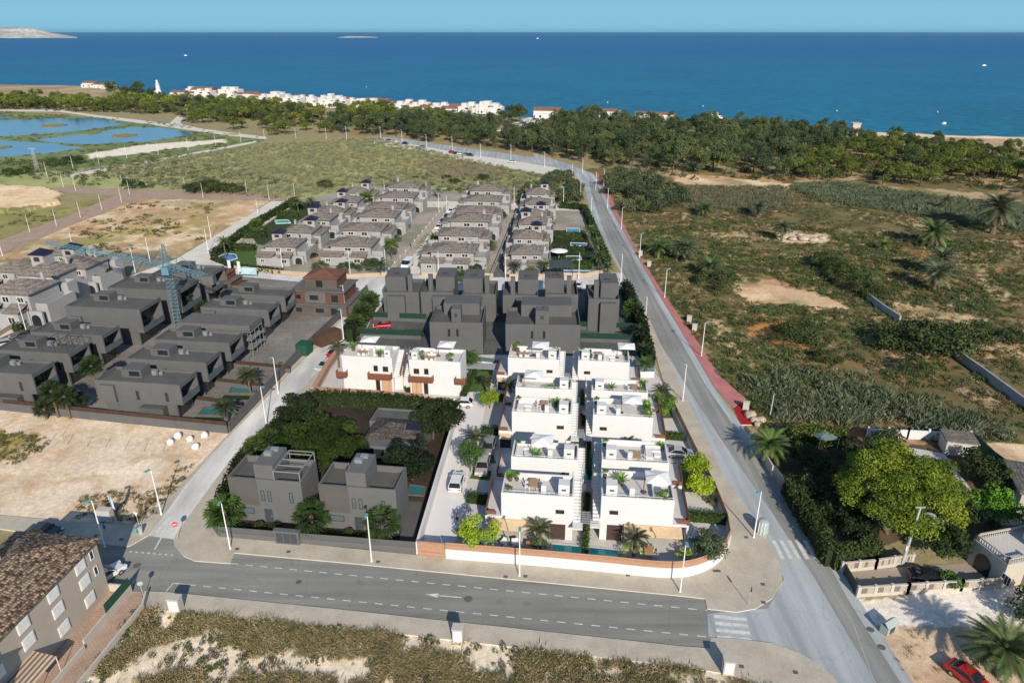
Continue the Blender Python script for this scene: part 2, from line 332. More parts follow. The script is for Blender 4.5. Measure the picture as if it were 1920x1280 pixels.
# zones are drawn on the ground in plan, their borders broken up by noise
def zmask(poly, X, Y, amp, seed, sc=6.0):
    dx = (fbm(X, Y, sc, seed) - .5) * 2 * amp; dy = (fbm(X, Y, sc, seed + 50) - .5) * 2 * amp
    px, py = PXn(X + dx, Y + dy); return inpoly(px, py, poly)
ZONES = [
 # poly, colour, second colour, patch size m, border break m
 ([(1060, 318), (1500, 300), (1920, 330), (2400, 400), (2600, 900), (1420, 810), (1240, 560), (1150, 400)], (104, 92, 62), (78, 74, 46), 7, 3),
 ([(-300, 320), (180, 318), (500, 270), (700, 260), (1010, 328), (1075, 348), (1080, 386), (950, 366), (800, 362), (560, 376), (330, 356), (100, 352), (-300, 352)], (146, 146, 96), (124, 128, 84), 14, 2),
 ([(420, 268), (700, 262), (860, 285), (980, 315), (820, 330), (560, 300)], (140, 138, 86), (120, 124, 78), 16, 5),
 ([(780, 300), (880, 296), (960, 318), (930, 336), (800, 330)], (112, 96, 78), (124, 104, 82), 12, 6),
 ([(-300, 215), (0, 208), (330, 232), (500, 262), (420, 290), (200, 312), (0, 330), (-300, 330)], (112, 120, 76), (92, 104, 66), 9, 1),
 ([(160, 290), (260, 272), (420, 261), (428, 267), (330, 278), (230, 292), (170, 297)], (206, 196, 176), (220, 210, 194), 6, 3),
 ([(0, 470), (265, 372), (506, 376), (480, 402), (385, 450), (330, 482), (130, 492), (-60, 520)], (178, 150, 116), (156, 126, 94), 8, 2),
 ([(250, 425), (300, 415), (420, 412), (330, 440), (200, 460), (120, 470), (60, 470)], (140, 130, 80), (160, 140, 92), 6, 6),
 ([(-100, 350), (60, 352), (115, 362), (112, 382), (40, 398), (-100, 400)], (206, 182, 148), (190, 164, 128), 9, 3),
 ([(-40, 400), (110, 385), (225, 368), (100, 425), (0, 452), (-40, 460)], (134, 126, 82), (112, 112, 66), 7, 3),
 ([(-300, 770), (-20, 762), (432, 812), (395, 858), (290, 962), (262, 988), (0, 972), (-300, 960)], (194, 177, 155), (186, 166, 141), 12, 1),
 ([(-100, 812), (60, 812), (92, 830), (40, 862), (-100, 872)], (158, 134, 82), (130, 124, 70), 3, 3),
 ([(265, 1125), (640, 1160), (1290, 1235), (1500, 1290), (1500, 1500), (-100, 1500), (120, 1290)], (160, 142, 108), (112, 98, 66), 3.2, 1.2),
 ([(1380, 528), (1450, 528), (1555, 556), (1598, 582), (1480, 572), (1400, 568)], (196, 168, 134), (178, 148, 116), 6, 4),
 ([(1455, 436), (1560, 438), (1545, 458), (1462, 456)], (206, 186, 156), (180, 160, 130), 5, 4),
 ([(1290, 432), (1460, 438), (1560, 448), (1280, 445)], (190, 166, 132), (150, 130, 98), 8, 5),
 ([(1250, 326), (1330, 328), (1480, 346), (1560, 346), (1440, 358), (1280, 348)], (206, 180, 146), (190, 160, 124), 7, 5),
 ([(1560, 345), (1740, 352), (1920, 372), (1920, 382), (1700, 362), (1560, 352)], (160, 140, 106), (140, 124, 90), 7, 4),
 ([(1395, 596), (1440, 588), (1500, 630), (1590, 700), (1520, 712), (1430, 660)], (164, 112, 66), (146, 104, 62), 5, 5),
 ([(1318, 590), (1350, 600), (1420, 690), (1470, 770), (1440, 770), (1380, 690)], (178, 156, 122), (136, 112, 76), 3, 3),
 ([(1640, 400), (1720, 405), (1800, 440), (1720, 430)], (168, 140, 104), (140, 124, 84), 6, 5),
 ([(1800, 470), (1850, 500), (1900, 560), (1860, 560)], (176, 156, 124), (140, 126, 90), 6, 6),
 ([(1660, 560), (1760, 570), (1920, 620), (1920, 668), (1830, 655), (1700, 610)], (184, 158, 126), (140, 120, 86), 5, 5),
 ([(1500, 690), (1620, 720), (1920, 800), (1920, 840), (1640, 812), (1480, 790), (1400, 740)], (96, 98, 70), (84, 84, 58), 6, 3),
 ([(1570, 246), (1920, 256), (2300, 265), (2300, 300), (1920, 284), (1640, 272)], (146, 122, 98), (172, 150, 118), 10, 4),
 ([(1570, 246), (1920, 256), (2300, 265), (2300, 272), (1920, 262), (1570, 251)], (204, 184, 152), (190, 170, 138), 14, 2),
 ([(-300, 154), (0, 158), (160, 162), (205, 170), (190, 187), (0, 182), (-300, 182)], (134, 116, 94), (158, 138, 108), 25, 8),
 ([(200, 168), (620, 196), (940, 218), (1010, 236), (700, 245), (330, 216), (190, 200), (-100, 200), (-100, 182), (190, 186)], (140, 124, 92), (112, 110, 66), 14, 5),
 ([(600, 240), (940, 216), (1120, 222), (1300, 233), (1600, 250), (1920, 280), (1920, 340), (1480, 335), (1180, 322), (1030, 296), (860, 270), (690, 258)], (140, 122, 90), (118, 108, 70), 12, 4),
 ([(1412, 815), (1520, 782), (1700, 800), (1830, 830), (1920, 930), (2100, 1000), (1900, 1010), (1700, 1010), (1600, 1040), (1545, 985), (1475, 900)], (92, 76, 60), (74, 64, 50), 4, .4),  # brown garden soil, colour darkened to carry the shade of its trees
 ([(1822, 828), (1990, 838), (2050, 930), (1920, 905)], (196, 172, 142), (170, 144, 114), 4, .5),
 ([(1608, 1126), (1900, 1098), (2100, 1090), (2100, 1180), (1640, 1176)], (206, 198, 186), (190, 184, 170), 5, .6),
 ([(1632, 1172), (1960, 1176), (2100, 1290), (1990, 1400), (1720, 1300)], (178, 156, 130), (164, 138, 112), 4, .6),
 ([(395, 484), (560, 376), (680, 352), (800, 352), (1090, 386), (1145, 500), (1090, 518), (730, 516), (530, 512)], (140, 134, 126), (118, 116, 100), 8, .3),
 ([(-300, 632), (0, 632), (210, 545), (330, 488), (300, 470), (120, 480), (-40, 490), (-300, 560)], (120, 112, 96), (104, 98, 84), 6, .3),
 ([(-300, 815), (-20, 768), (0, 765), (430, 810), (700, 548), (648, 522), (590, 512), (350, 500), (280, 500), (230, 540), (0, 645), (-300, 720)], (116, 113, 108), (100, 97, 93), 10, 0),
 ([(640, 662), (735, 520), (1160, 520), (1225, 690), (1215, 720), (860, 700)], (80, 82, 80), (68, 70, 68), 9, 0),
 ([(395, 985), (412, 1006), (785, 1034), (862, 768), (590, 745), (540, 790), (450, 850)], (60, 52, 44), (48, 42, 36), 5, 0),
]
Cg = np.empty(Xg.shape + (3,)); Cg[:] = D(132, 122, 90)
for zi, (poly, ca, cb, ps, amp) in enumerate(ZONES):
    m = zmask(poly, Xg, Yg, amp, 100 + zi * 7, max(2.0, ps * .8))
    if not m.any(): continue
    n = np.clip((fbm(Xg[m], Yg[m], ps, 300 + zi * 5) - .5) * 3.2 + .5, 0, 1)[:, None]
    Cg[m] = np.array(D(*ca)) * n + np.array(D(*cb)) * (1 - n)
# pale bare sand between the tussocks of the near field, sand hollows in the scrub
def soft(zone, amp, sd, sc, lo, hi, c, k, inv=False):
    m = zmask(ZONES[zone][0], Xg, Yg, amp, sd); n = fbm(Xg[m], Yg[m], sc, sd + 9, 5)
    wt = np.clip((n - lo) / (hi - lo), 0, 1); wt = (1 - wt if inv else wt) * k; wt = (wt * (.6 + .8 * fbm(Xg[m], Yg[m], 1.2, sd + 31)))[:, None].clip(0, 1)
    Cg[m] = Cg[m] * (1 - wt) + np.array(D(*c)) * wt
soft(12, 1, 400, 3.0, .48, .60, (216, 200, 174), 1.0)
soft(0, 3, 401, 6.0, .58, .68, (178, 150, 116), .7)
soft(0, 3, 431, 8.0, .56, .66, (140, 100, 66), .5)
soft(0, 3, 411, 14, .30, .42, (84, 90, 52), .6, True)
soft(6, 2, 402, 6, .52, .66, (212, 190, 160), .8)
soft(6, 2, 422, 10, .54, .66, (128, 122, 78), .55)
soft(10, 1, 405, 5, .5, .7, (206, 188, 164), .5)
soft(10, 1, 425, 3, .58, .66, (170, 138, 104), .5)
Zg = np.zeros(Xg.shape)
m = zmask(ZONES[8][0], Xg, Yg, 2, 403); Zg += m * 2.0 * fbm(Xg, Yg, 22, 81)
# beach edge dips to the water
Zg[-1, :] = -.9; Zg[-2, :] = -.2
Vg = np.stack([Xg, Yg, Zg], -1).reshape(-1, 3)
ii = (np.arange(NRW - 1)[:, None] * NC + np.arange(NC - 1)[None, :]).ravel()
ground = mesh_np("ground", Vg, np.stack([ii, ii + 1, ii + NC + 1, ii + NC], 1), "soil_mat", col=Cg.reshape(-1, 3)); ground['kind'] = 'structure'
plain("soil_plain", D(140, 126, 94), .95, .3, .05)
b = MB(); b.quad((-700, -300, -.35), (700, -300, -.35), (700, 380, -.35), (-700, 380, -.35)); struct("terrain", b, "soil_plain")
# sea: deep blue offshore, greener over the sand near the beach, small waves
m, nt, bs = _mat("sea_mat")
tc = nt.nodes.new("ShaderNodeTexCoord"); sx = nt.nodes.new("ShaderNodeSeparateXYZ"); nt.links.new(tc.outputs['Object'], sx.inputs[0])
mr = nt.nodes.new("ShaderNodeMapRange"); mr.inputs[1].default_value = 480; mr.inputs[2].default_value = 2600; nt.links.new(sx.outputs[1], mr.inputs[0])
rp = _ramp(nt, mr.outputs[0], 0, S(28, 108, 138), 1, S(16, 92, 142)); e = rp.color_ramp.elements.new(.18); e.color = (*S(23, 106, 144), 1)
nA = _noise(nt, .006, 6); nA2 = _ramp(nt, nA.outputs[0], .3, (.86,) * 3, .7, (1.08,) * 3)
mp = nt.nodes.new("ShaderNodeMapping"); mp.inputs['Scale'].default_value = (.05, .11, .1); nt.links.new(tc.outputs['Object'], mp.inputs[0])
nB = nt.nodes.new("ShaderNodeTexNoise"); nB.inputs['Scale'].default_value = 1.6; nB.inputs['Detail'].default_value = 8; nB.inputs['Roughness'].default_value = .75; nt.links.new(mp.outputs[0], nB.inputs['Vector'])
nB2 = _ramp(nt, nB.outputs[0], .36, (.58,) * 3, .64, (1.36,) * 3)
nt.links.new(_mul(nt, _mul(nt, rp.outputs[0], nA2.outputs[0]), nB2.outputs[0]), bs.inputs['Base Color'])
bs.inputs['Roughness'].default_value = .45; bs.inputs['Specular IOR Level'].default_value = .12; bs.inputs['IOR'].default_value = 1.33
_bump(nt, bs, nB.outputs[0], .6, 1.2)
b = MB(); SX = 60000
ys = [300, 800, 2500, 8000, 60000]
for y0, y1 in zip(ys, ys[1:]): b.quad((-SX, y0, -.6), (SX, y0, -.6), (SX, y1, -.6), (-SX, y1, -.6))
struct("sea", b, "sea_mat")
# far headland
def headland(name, pts, dist, depth, colr, mat):
    V = []; n = 120; mrow = 14
    xs = np.linspace(pts[0][0], pts[-1][0], n); top = np.interp(xs, [p[0] for p in pts], [p[1] for p in pts])
    for j in range(mrow):
        t = j / (mrow - 1); prof = math.sin(min(1, t * 1.25) * math.pi / 2)
        yy = dist + depth * t
        for x, tp in zip(xs, top):
            X = (x - 960) / F * dist * CP; hgt = max(0, (59.5 - tp)) / F * dist * CP * CP
            V.append((X * yy / dist, yy, hgt * prof * (1 + .12 * (random.random() - .5)) - .7))
    V = np.array(V); i = (np.arange(mrow - 1)[:, None] * n + np.arange(n - 1)[None, :]).ravel()
    o = mesh_np(name, V, np.stack([i, i + 1, i + n + 1, i + n], 1), mat); o['kind'] = 'structure'; return o
m, nt, bs = _mat("headland_mat")
n1 = _noise(nt, .004, 8, rough=.75); r1 = _ramp(nt, n1.outputs[0], .42, S(150, 150, 140), .66, S(220, 214, 204))
nt.links.new(r1.outputs[0], bs.inputs['Base Color']); bs.inputs['Roughness'].default_value = .95
headland("headland", [(-260, 36), (-60, 38), (40, 39), (70, 42), (95, 50), (118, 54), (142, 59)], 7500, 900, None, "headland_mat")
headland("island", [(632, 59), (655, 57), (690, 57.2), (708, 59)], 7800, 300, None, "headland_mat")
# ---------------------------------------------------------------- ponds
m, nt, bs = _mat("pond_mat")
n1 = _noise(nt, .05, 5); r1 = _ramp(nt, n1.outputs[0], .3, S(52, 98, 140), .7, S(76, 122, 158))
nt.links.new(r1.outputs[0], bs.inputs['Base Color']); bs.inputs['Roughness'].default_value = .12; bs.inputs['Specular IOR Level'].default_value = .35
n2 = _noise(nt, .9, 4); _bump(nt, bs, n2.outputs[0], .12, .1)
def smooth(poly, it=2):
    for _ in range(it):
        q = []
        for k in range(len(poly)):
            a, c = poly[k], poly[(k + 1) % len(poly)]
            q += [(a[0] * .75 + c[0] * .25, a[1] * .75 + c[1] * .25), (a[0] * .25 + c[0] * .75, a[1] * .25 + c[1] * .75)]
        poly = q
    return poly
def jag(poly, step, amp, seed=0):
    rn = random.Random(seed); out = []
    for k in range(len(poly)):
        a, c = poly[k], poly[(k + 1) % len(poly)]; L = math.dist(a, c); n = max(1, int(L / step))
        for j in range(n):
            t = j / n; out.append((a[0] + (c[0] - a[0]) * t + rn.uniform(-amp, amp), a[1] + (c[1] - a[1]) * t + rn.uniform(-amp, amp)))
    return out
PONDS = [[(-60, 228), (0, 226), (110, 222), (190, 222), (236, 234), (130, 248), (20, 256), (-60, 258)],
         [(60, 262), (150, 252), (252, 238), (300, 239), (370, 251), (280, 266), (160, 271), (100, 268)],
         [(-80, 264), (0, 263), (80, 268), (158, 277), (90, 288), (0, 295), (-80, 296)], [(-60, 217), (0, 216), (28, 220), (-10, 225), (-60, 226)]]
for k, p in enumerate(PONDS):
    b = MB(); b.sheet(jag(GP(p), 5, .9, k), .05 + .002 * k); struct("pond_water", b, "pond_mat")
b = MB()
plain("islet_mat", D(128, 118, 74), .95, .3, .3)
for x, y, rx, ry in ((100, 236, 19, 3), (232, 255, 20, 3.5), (174, 250, 9, 3), (5, 277, 11, 3)):
    c = G(x, y); sx_ = (G(x + rx, y)[0] - c[0]); sy_ = abs(G(x, y - ry)[1] - c[1])
    pl = [(c[0] + sx_ * math.cos(a) * (1 + .15 * math.sin(3 * a)), c[1] + sy_ * math.sin(a)) for a in np.linspace(0, 2 * math.pi, 22)[:-1]]
    bb = MB(); bb.prism(pl, 0.0, .35); struct("pond_islet", bb, "islet_mat", label=None)
# ================================================================ ROADS, PAVEMENTS, PATHS
def asphalt(name, c, patch):
    m, nt, bs = _mat(name)
    n0 = _noise(nt, .035, 4); r0 = _ramp(nt, n0.outputs[0], .3, k3(c, .80), .7, k3(c, 1.14))
    mp = nt.nodes.new("ShaderNodeMapping"); tc = nt.nodes.new("ShaderNodeTexCoord"); mp.inputs['Scale'].default_value = patch
    nt.links.new(tc.outputs['Object'], mp.inputs[0])
    n1 = nt.nodes.new("ShaderNodeTexNoise"); n1.inputs['Scale'].default_value = 1; n1.inputs['Detail'].default_value = 5; nt.links.new(mp.outputs[0], n1.inputs['Vector'])
    r1 = _ramp(nt, n1.outputs[0], .32, (.74,) * 3, .68, (1.1,) * 3)
    n2 = _noise(nt, 5, 6, rough=.7); r2 = _ramp(nt, n2.outputs[0], .3, (.85,) * 3, .7, (1.05,) * 3)
    n3 = _noise(nt, .25, 3); r3 = _ramp(nt, n3.outputs[0], .66, (1, 1, 1), .7, (.84,) * 3)
    vo = nt.nodes.new("ShaderNodeTexVoronoi"); vo.feature = 'DISTANCE_TO_EDGE'; vo.inputs['Scale'].default_value = .16
    nw = _noise(nt, .8, 4); wv = nt.nodes.new("ShaderNodeMix"); wv.data_type = 'RGBA'; wv.inputs[0].default_value = .35; nt.links.new(tc.outputs['Object'], wv.inputs[6]); nt.links.new(nw.outputs[1], wv.inputs[7]); sc_ = nt.nodes.new('ShaderNodeVectorMath'); sc_.operation = 'ADD'; nt.links.new(tc.outputs['Object'], sc_.inputs[0]); nt.links.new(nw.outputs[1], sc_.inputs[1]); nt.links.new(sc_.outputs[0], vo.inputs['Vector'])
    r4 = _ramp(nt, vo.outputs['Distance'], .003, (.87,) * 3, .009, (1, 1, 1))
    nt.links.new(_mul(nt, _mul(nt, _mul(nt, _mul(nt, r0.outputs[0], r1.outputs[0]), r2.outputs[0]), r3.outputs[0]), r4.outputs[0]), bs.inputs['Base Color'])
    bs.inputs['Roughness'].default_value = .85; bs.inputs['Specular IOR Level'].default_value = .25
    _bump(nt, bs, n2.outputs[0], .15, .02)
asphalt("asphalt_front", D(128, 128, 122), (.04, .6, 1)); asphalt("asphalt_main", D(158, 163, 164), (.7, .03, 1)); asphalt("asphalt_worn", D(134, 134, 129), (1.2, .03, 1)); asphalt("asphalt_light", D(194, 192, 186), (.4, .08, 1)); asphalt("asphalt_dark", D(96, 96, 94), (.4, .08, 1))
brickmat("paving_mat", D(186, 177, 160), D(179, 170, 154), D(162, 153, 138), 2.2, mortar=.03, bh=.5, rot=-.11)
brickmat("paving_pink", D(196, 128, 122), D(184, 116, 112), D(150, 100, 96), 3.0, mortar=.03)
brickmat("paving_brown", D(178, 154, 136), D(168, 144, 126), D(150, 124, 108), 1.0, mortar=.03)
plain("kerb_mat", D(196, 188, 172), .8, .15, .8); plain("paint_red", S(168, 30, 34), .7, .15); plain("concrete_light", D(198, 192, 180), .85, .14, .25)
plain("paint_worn", D(166, 167, 162), .8, .3, 1.5, .25, 5); plain("paint_road", D(215, 216, 210), .7, .3, 1.5, .25, 5)
def sheet(name, px, z, mat, lab=None):
    b = MB(); b.sheet(GP(px), z); return struct(name, b, mat, label=lab)
sheet("worn_lane", [(1104, 338), (1121, 348), (1142, 400), (1181, 470), (1230, 560), (1278, 642), (1326, 727), (1376, 797), (1408, 842), (1462, 908), (1522, 1005), (1556, 1062), (1587, 1118), (1630, 1188), (1702, 1300), (1655, 1300), (1590, 1190), (1525, 1080), (1440, 950), (1370, 850), (1330, 790), (1285, 720), (1235, 640), (1192, 560), (1153, 480), (1128, 420), (1108, 360)], .034, "asphalt_worn")
sheet("front_road", [(196, 1030), (250, 1012), (279, 1003), (326, 1010), (352, 1048), (440, 1030), (800, 1060), (1330, 1115), (1480, 1118), (1480, 1236), (1330, 1218), (860, 1165), (309, 1113), (200, 1110), (60, 1090)], .020, "asphalt_front")
WEST = [(1062, 318), (1080, 330), (1094, 350), (1103, 380), (1112, 410), (1128, 440), (1147, 480), (1172, 525), (1200, 570), (1218, 600), (1236, 640), (1262, 690), (1290, 754), (1332, 835), (1352, 884), (1395, 945), (1441, 1015)]
EAST = [(1112, 326), (1128, 348), (1150, 400), (1190, 470), (1240, 560), (1290, 642), (1340, 727), (1390, 797), (1424, 842), (1478, 908), (1540, 1005), (1575, 1062), (1607, 1118), (1652, 1188), (1725, 1300)]
sheet("main_road", [(1000, 296)] + WEST + [(1470, 1085), (1440, 1140), (1326, 1150), (1330, 1210), (1448, 1216), (1500, 1230), (1545, 1256), (1590, 1310)] + EAST[::-1] + [(1060, 306), (1000, 287)], .028, "asphalt_main")
sheet("far_road", [(690, 257), (740, 258), (860, 276), (950, 288), (1030, 299), (1072, 310), (1118, 330), (1078, 330), (1040, 314), (950, 301), (850, 287), (760, 272), (690, 266)], .034, "asphalt_main")
sheet("parking_ground", [(690, 262), (730, 263), (780, 272), (850, 285), (950, 300), (1040, 314), (1066, 324), (1070, 350), (1040, 330), (930, 312), (850, 297), (770, 281), (700, 270)], .040, "concrete_light")
sheet("side_street", [(279, 1004), (326, 1011), (342, 985), (382, 930), (440, 852), (500, 796), (560, 735), (640, 650), (712, 565), (735, 520), (680, 526), (660, 575), (600, 642), (520, 722), (448, 798), (396, 852), (345, 912), (300, 975)], .036, "asphalt_light")
sheet("cross_street", [(330, 507), (395, 487), (440, 505), (530, 516), (640, 522), (720, 516), (1140, 511), (1168, 512), (1168, 542), (720, 546), (640, 536)], .032, "asphalt_light")
sheet("upper_street", [(328, 508), (396, 488), (452, 450), (558, 380), (520, 371), (440, 420), (332, 485)], .040, "concrete_light")
sheet("left_street", [(-200, 740), (-200, 700), (0, 618), (210, 530), (330, 486), (332, 507), (225, 562), (0, 652)], .044, "asphalt_dark")
sheet("left_path", [(-200, 722), (-200, 700), (0, 618), (210, 530), (330, 486), (330, 494), (215, 541), (0, 634)], .052, "concrete_light")
sheet("house_street", [(745, 514), (790, 460), (846, 383), (872, 383), (835, 430), (800, 480), (786, 514)], .044, "concrete_light")
sheet("back_street", [(790, 378), (870, 378), (1090, 386), (1092, 396), (862, 391), (790, 388)], .048, "concrete_light")
sheet("narrow_lane", [(922, 520), (958, 440), (972, 394), (992, 394), (986, 440), (962, 520)], .052, "asphalt_dark")
sheet("brick_lane", [(585, 486), (640, 440), (700, 378), (712, 378), (660, 436), (604, 492)], .052, "paving_brown")
sheet("brick_path", [(100, 351), (330, 357), (505, 365), (558, 371), (545, 379), (490, 376), (265, 372), (100, 358)], .044, "paving_brown")
sheet("garden_path", [(-200, 548), (-100, 500), (0, 450), (130, 404), (222, 364), (268, 370), (150, 416), (20, 470), (-100, 520)], .048, "paving_brown")
sheet("track", [(120, 330), (180, 318), (300, 298), (440, 272), (480, 264), (483, 267), (440, 276), (300, 303), (180, 324), (122, 335)], .052, "concrete_light")
sheet("shore_road", [(318, 232), (324, 226), (345, 207), (352, 203), (358, 204), (345, 218), (338, 232), (370, 240), (440, 250), (500, 257), (500, 262), (440, 256), (360, 245), (180, 220), (110, 210), (0, 209), (0, 206), (110, 206), (180, 216)], .056, "concrete_light")
sheet("beach_parking", [(930, 246), (960, 232), (1000, 217), (1030, 217), (1025, 226), (985, 238), (950, 248)], .044, "concrete_light")
def raised(name, px, h, mat, lab=None):
    b = MB(); b.prism(GP(px), -.05, h, 0, 1); return struct(name, b, ["kerb_mat", mat], label=lab)
INNER = [(1180, 542), (1215, 620), (1250, 737), (1300, 850), (1340, 925), (1366, 985), (1368, 1020), (1350, 1052), (1310, 1076), (1250, 1084), (800, 1043), (782, 1041), (412, 1005), (396, 985), (450, 862), (520, 795), (592, 746), (640, 662), (690, 598), (728, 548)]
raised("pavement", WEST[7:] + [(1453, 1038), (1466, 1068), (1466, 1092), (1448, 1122), (1416, 1142), (1380, 1148), (1326, 1142), (1322, 1123), (1280, 1118), (640, 1055), (440, 1037), (432, 1057), (365, 1052), (345, 1043), (327, 1022), (326, 1011), (342, 985), (382, 930), (440, 852), (500, 796), (560, 735), (640, 650), (712, 565), (726, 540)] + INNER[::-1], .12, "paving_mat")
raised("pavement", [(-200, 955), (0, 966), (130, 978), (262, 985), (288, 960), (395, 850), (430, 813), (520, 715), (600, 635), (655, 575), (668, 552), (676, 560), (660, 578), (604, 642), (524, 722), (448, 800), (396, 854), (345, 914), (300, 977), (279, 1004), (242, 1025), (190, 1020), (0, 992), (-200, 975)], .12, "paving_mat")
raised("pavement", [(270, 1109), (309, 1110), (638, 1143), (1278, 1212), (1332, 1216), (1332, 1196), (1380, 1198), (1448, 1206), (1500, 1225), (1545, 1252), (1600, 1310), (1440, 1292), (1374, 1266), (1278, 1250), (638, 1176), (275, 1142)], .12, "paving_mat")
raised("pavement", [(200, 1109), (265, 1109), (272, 1140), (120, 1320), (0, 1320)], .10, "paving_brown")
raised("pink_footpath", [(1112, 326)] + EAST[1:7] + [(1375, 765), (1398, 748), (1350, 706), (1310, 645), (1250, 560), (1200, 482), (1158, 400), (1138, 348), (1122, 327)], .12, "paving_pink")
raised("red_footpath", [(1375, 766), (1390, 797), (1409, 797), (1398, 749)], .125, "paint_red")
raised("crossing_island", [(735, 549), (700, 592), (680, 625), (676, 640), (712, 566), (728, 549)], .13, "concrete_light")
# painted markings, each kind one sheet of paint on the road
def line(b, a, c, wd, z):
    a = Vector(a); c = Vector(c); d = (c - a).normalized(); n = Vector((-d.y, d.x)) * wd / 2
    b.quad((*(a - n), z), (*(c - n), z), (*(c + n), z), (*(a + n), z))
def dashes(name, p, q, pitch, ln, wd, z, mat="paint_road"):
    b = MB(); A = Vector(G(*p)); B = Vector(G(*q)); d = (B - A); L = d.length; d /= L; t = 0
    while t < L:
        line(b, A + d * t, A + d * min(L, t + ln), wd, z); t += pitch
    return struct(name, b, mat)
ZM = .042
dashes("road_markings", (433, 1056), (1325, 1144), 1.9, .95, .13, ZM)
dashes("road_markings", (325, 1093), (1330, 1194), 1.9, .95, .13, ZM)
def stripes(name, a, c, off, n, wd):
    b = MB(); A = Vector(G(*a)); C = Vector(G(*c)); O = Vector(G(*off)) - A
    for k in range(n): line(b, A + O * k / (n - 1), C + O * k / (n - 1), wd, ZM + .004)
    struct(name, b, "paint_road")
stripes("crosswalk", (293, 997), (322, 967), (330, 1001), 4, .5)
stripes("crosswalk", (1450, 1013), (1468, 1048), (1538, 1013), 7, .5)
stripes("crosswalk", (1338, 1155), (1400, 1161), (1345, 1194), 4, .5)
b = MB()
for a, c, wd in (((865, 1120), (820, 1116), .16), ((358, 1096), (325, 1093), .12), ((325, 1093), (311, 1109), .12), ((255, 1085), (242, 1101), .12), ((370, 961), (388, 962), .12), ((370, 961), (388, 946), .1), ((303, 1007), (290, 1030), .2)):
    line(b, G(*a), G(*c), wd, ZM + .004)
h = Vector(G(797, 1114)); t = Vector(G(822, 1116)); n = Vector((-(t - h).y, (t - h).x)).normalized() * .35
b.quad((*h, ZM + .004), (*(t - n), ZM + .004), (*(t + n), ZM + .004))
for k in range(8): line(b, G(243 + k * 11, 1034 + k * .9), G(248 + k * 11, 1034.4 + k * .9), .2, ZM + .004)
struct("road_arrow", b, "paint_road")
b = MB()     # worn edge line of the main road
for p, q in (((1395, 830), (1600, 1170)), ((1600, 1170), (1640, 1280)),): line(b, G(*p), G(*q), .08, ZM)
struct("edge_line", b, "paint_worn")
solid("iron_mat", (.12, .115, .108), .7, .3)
for x, y, r, z in ((878, 1123, .5, .043), (257, 1060, .45, .043), (1632, 1180, .4, .05), (1653, 1213, .4, .05), (560, 1091, .35, .044)):
    c = G(x, y); b = MB(); b.lathe([(r, 0), (r * .95, .012), (r * .6, .012), (r * .58, .02)], (c[0], c[1], z), 20)
    tag(b.build("manhole_cover", "iron_mat"), "round iron manhole cover set in the asphalt", "manhole cover", "manhole covers in the road")
for x, y in ((445, 1030), (541, 1035), (709, 1054), (985, 1081), (1177, 1079), (1211, 1079), (1340, 1071), (1347, 1071), (1430, 1096), (1431, 1130), (1399, 1008), (1491, 1261), (1390, 1250), (228, 1012), (180, 1005), (948, 1082), (249, 1146)):
    c = G(x, y); b = MB(); b.box(-.25, .25, -.22, .22, 0, .012); o = b.build("drain_cover", "iron_mat"); o.location = (*c, .122); o.rotation_euler = (0, 0, -.11)
    tag(o, "small dark square cover set in the pavement slabs", "drain cover", "square covers in the pavement")
# ================================================================ VEGETATION
attrmat("foliage", .8, .42, .12, .12); attrmat("stuff_foliage", .9, 0, .08, .12); attrmat("frond", .65, .25, .2, .1)
plain("bark", (.13, .10, .075), .95, .35, 3); plain("bark_pale", (.24, .21, .17), .95, .3, 2); plain("palm_bark", (.16, .12, .08), .95, .4, 5)
def leafquads(P, Nn, size, rng, asp=.6):
    """one small quad per point, turned roughly along its normal with a lot of scatter"""
    n = len(P); d = Nn + rng.normal(0, .75, (n, 3)); d /= np.linalg.norm(d, axis=1, keepdims=True) + 1e-9
    r = rng.normal(0, 1, (n, 3)); u = np.cross(d, r); u /= np.linalg.norm(u, axis=1, keepdims=True) + 1e-9; v = np.cross(d, u)
    s = (size * rng.uniform(.6, 1.3, n))[:, None]; u = u * s; v = v * s * asp
    V = np.stack([P - u - v * .2, P - u * .1 - v, P + u + v * .2, P + u * .1 + v], 1).reshape(-1, 3)
    return V, np.arange(4 * n).reshape(n, 4)
def puffs(centers, radii, per, size, rng, cols, flat=1.0, fill=.25, asp=.6):
    """leaf clumps: quads over (and a few inside) squashed spheres, each clump its own tone"""
    Vs, Cs, Fs = [], [], []; off = 0
    for c, r in zip(centers, radii):
        n = max(8, int(per * (r ** 2))); d = rng.normal(0, 1, (n, 3)); d /= np.linalg.norm(d, axis=1, keepdims=True)
        d[:, 2] = np.where(d[:, 2] < -.35, -d[:, 2], d[:, 2])
        rr = r * np.where(rng.random(n) < fill, rng.uniform(.35, .85, n), rng.uniform(.82, 1.12, n))
        P = np.array(c) + d * rr[:, None] * np.array([1, 1, flat])
        V, Fq = leafquads(P, d, size, rng, asp); tone = np.array(cols[rng.integers(len(cols))]) * rng.uniform(.78, 1.2)
        k = rng.uniform(.75, 1.25, (n, 1)) * tone
        Vs.append(V); Fs.append(Fq + off); Cs.append(np.repeat(k, 4, 0)); off += 4 * n
    return np.concatenate(Vs), np.concatenate(Fs), np.concatenate(Cs)
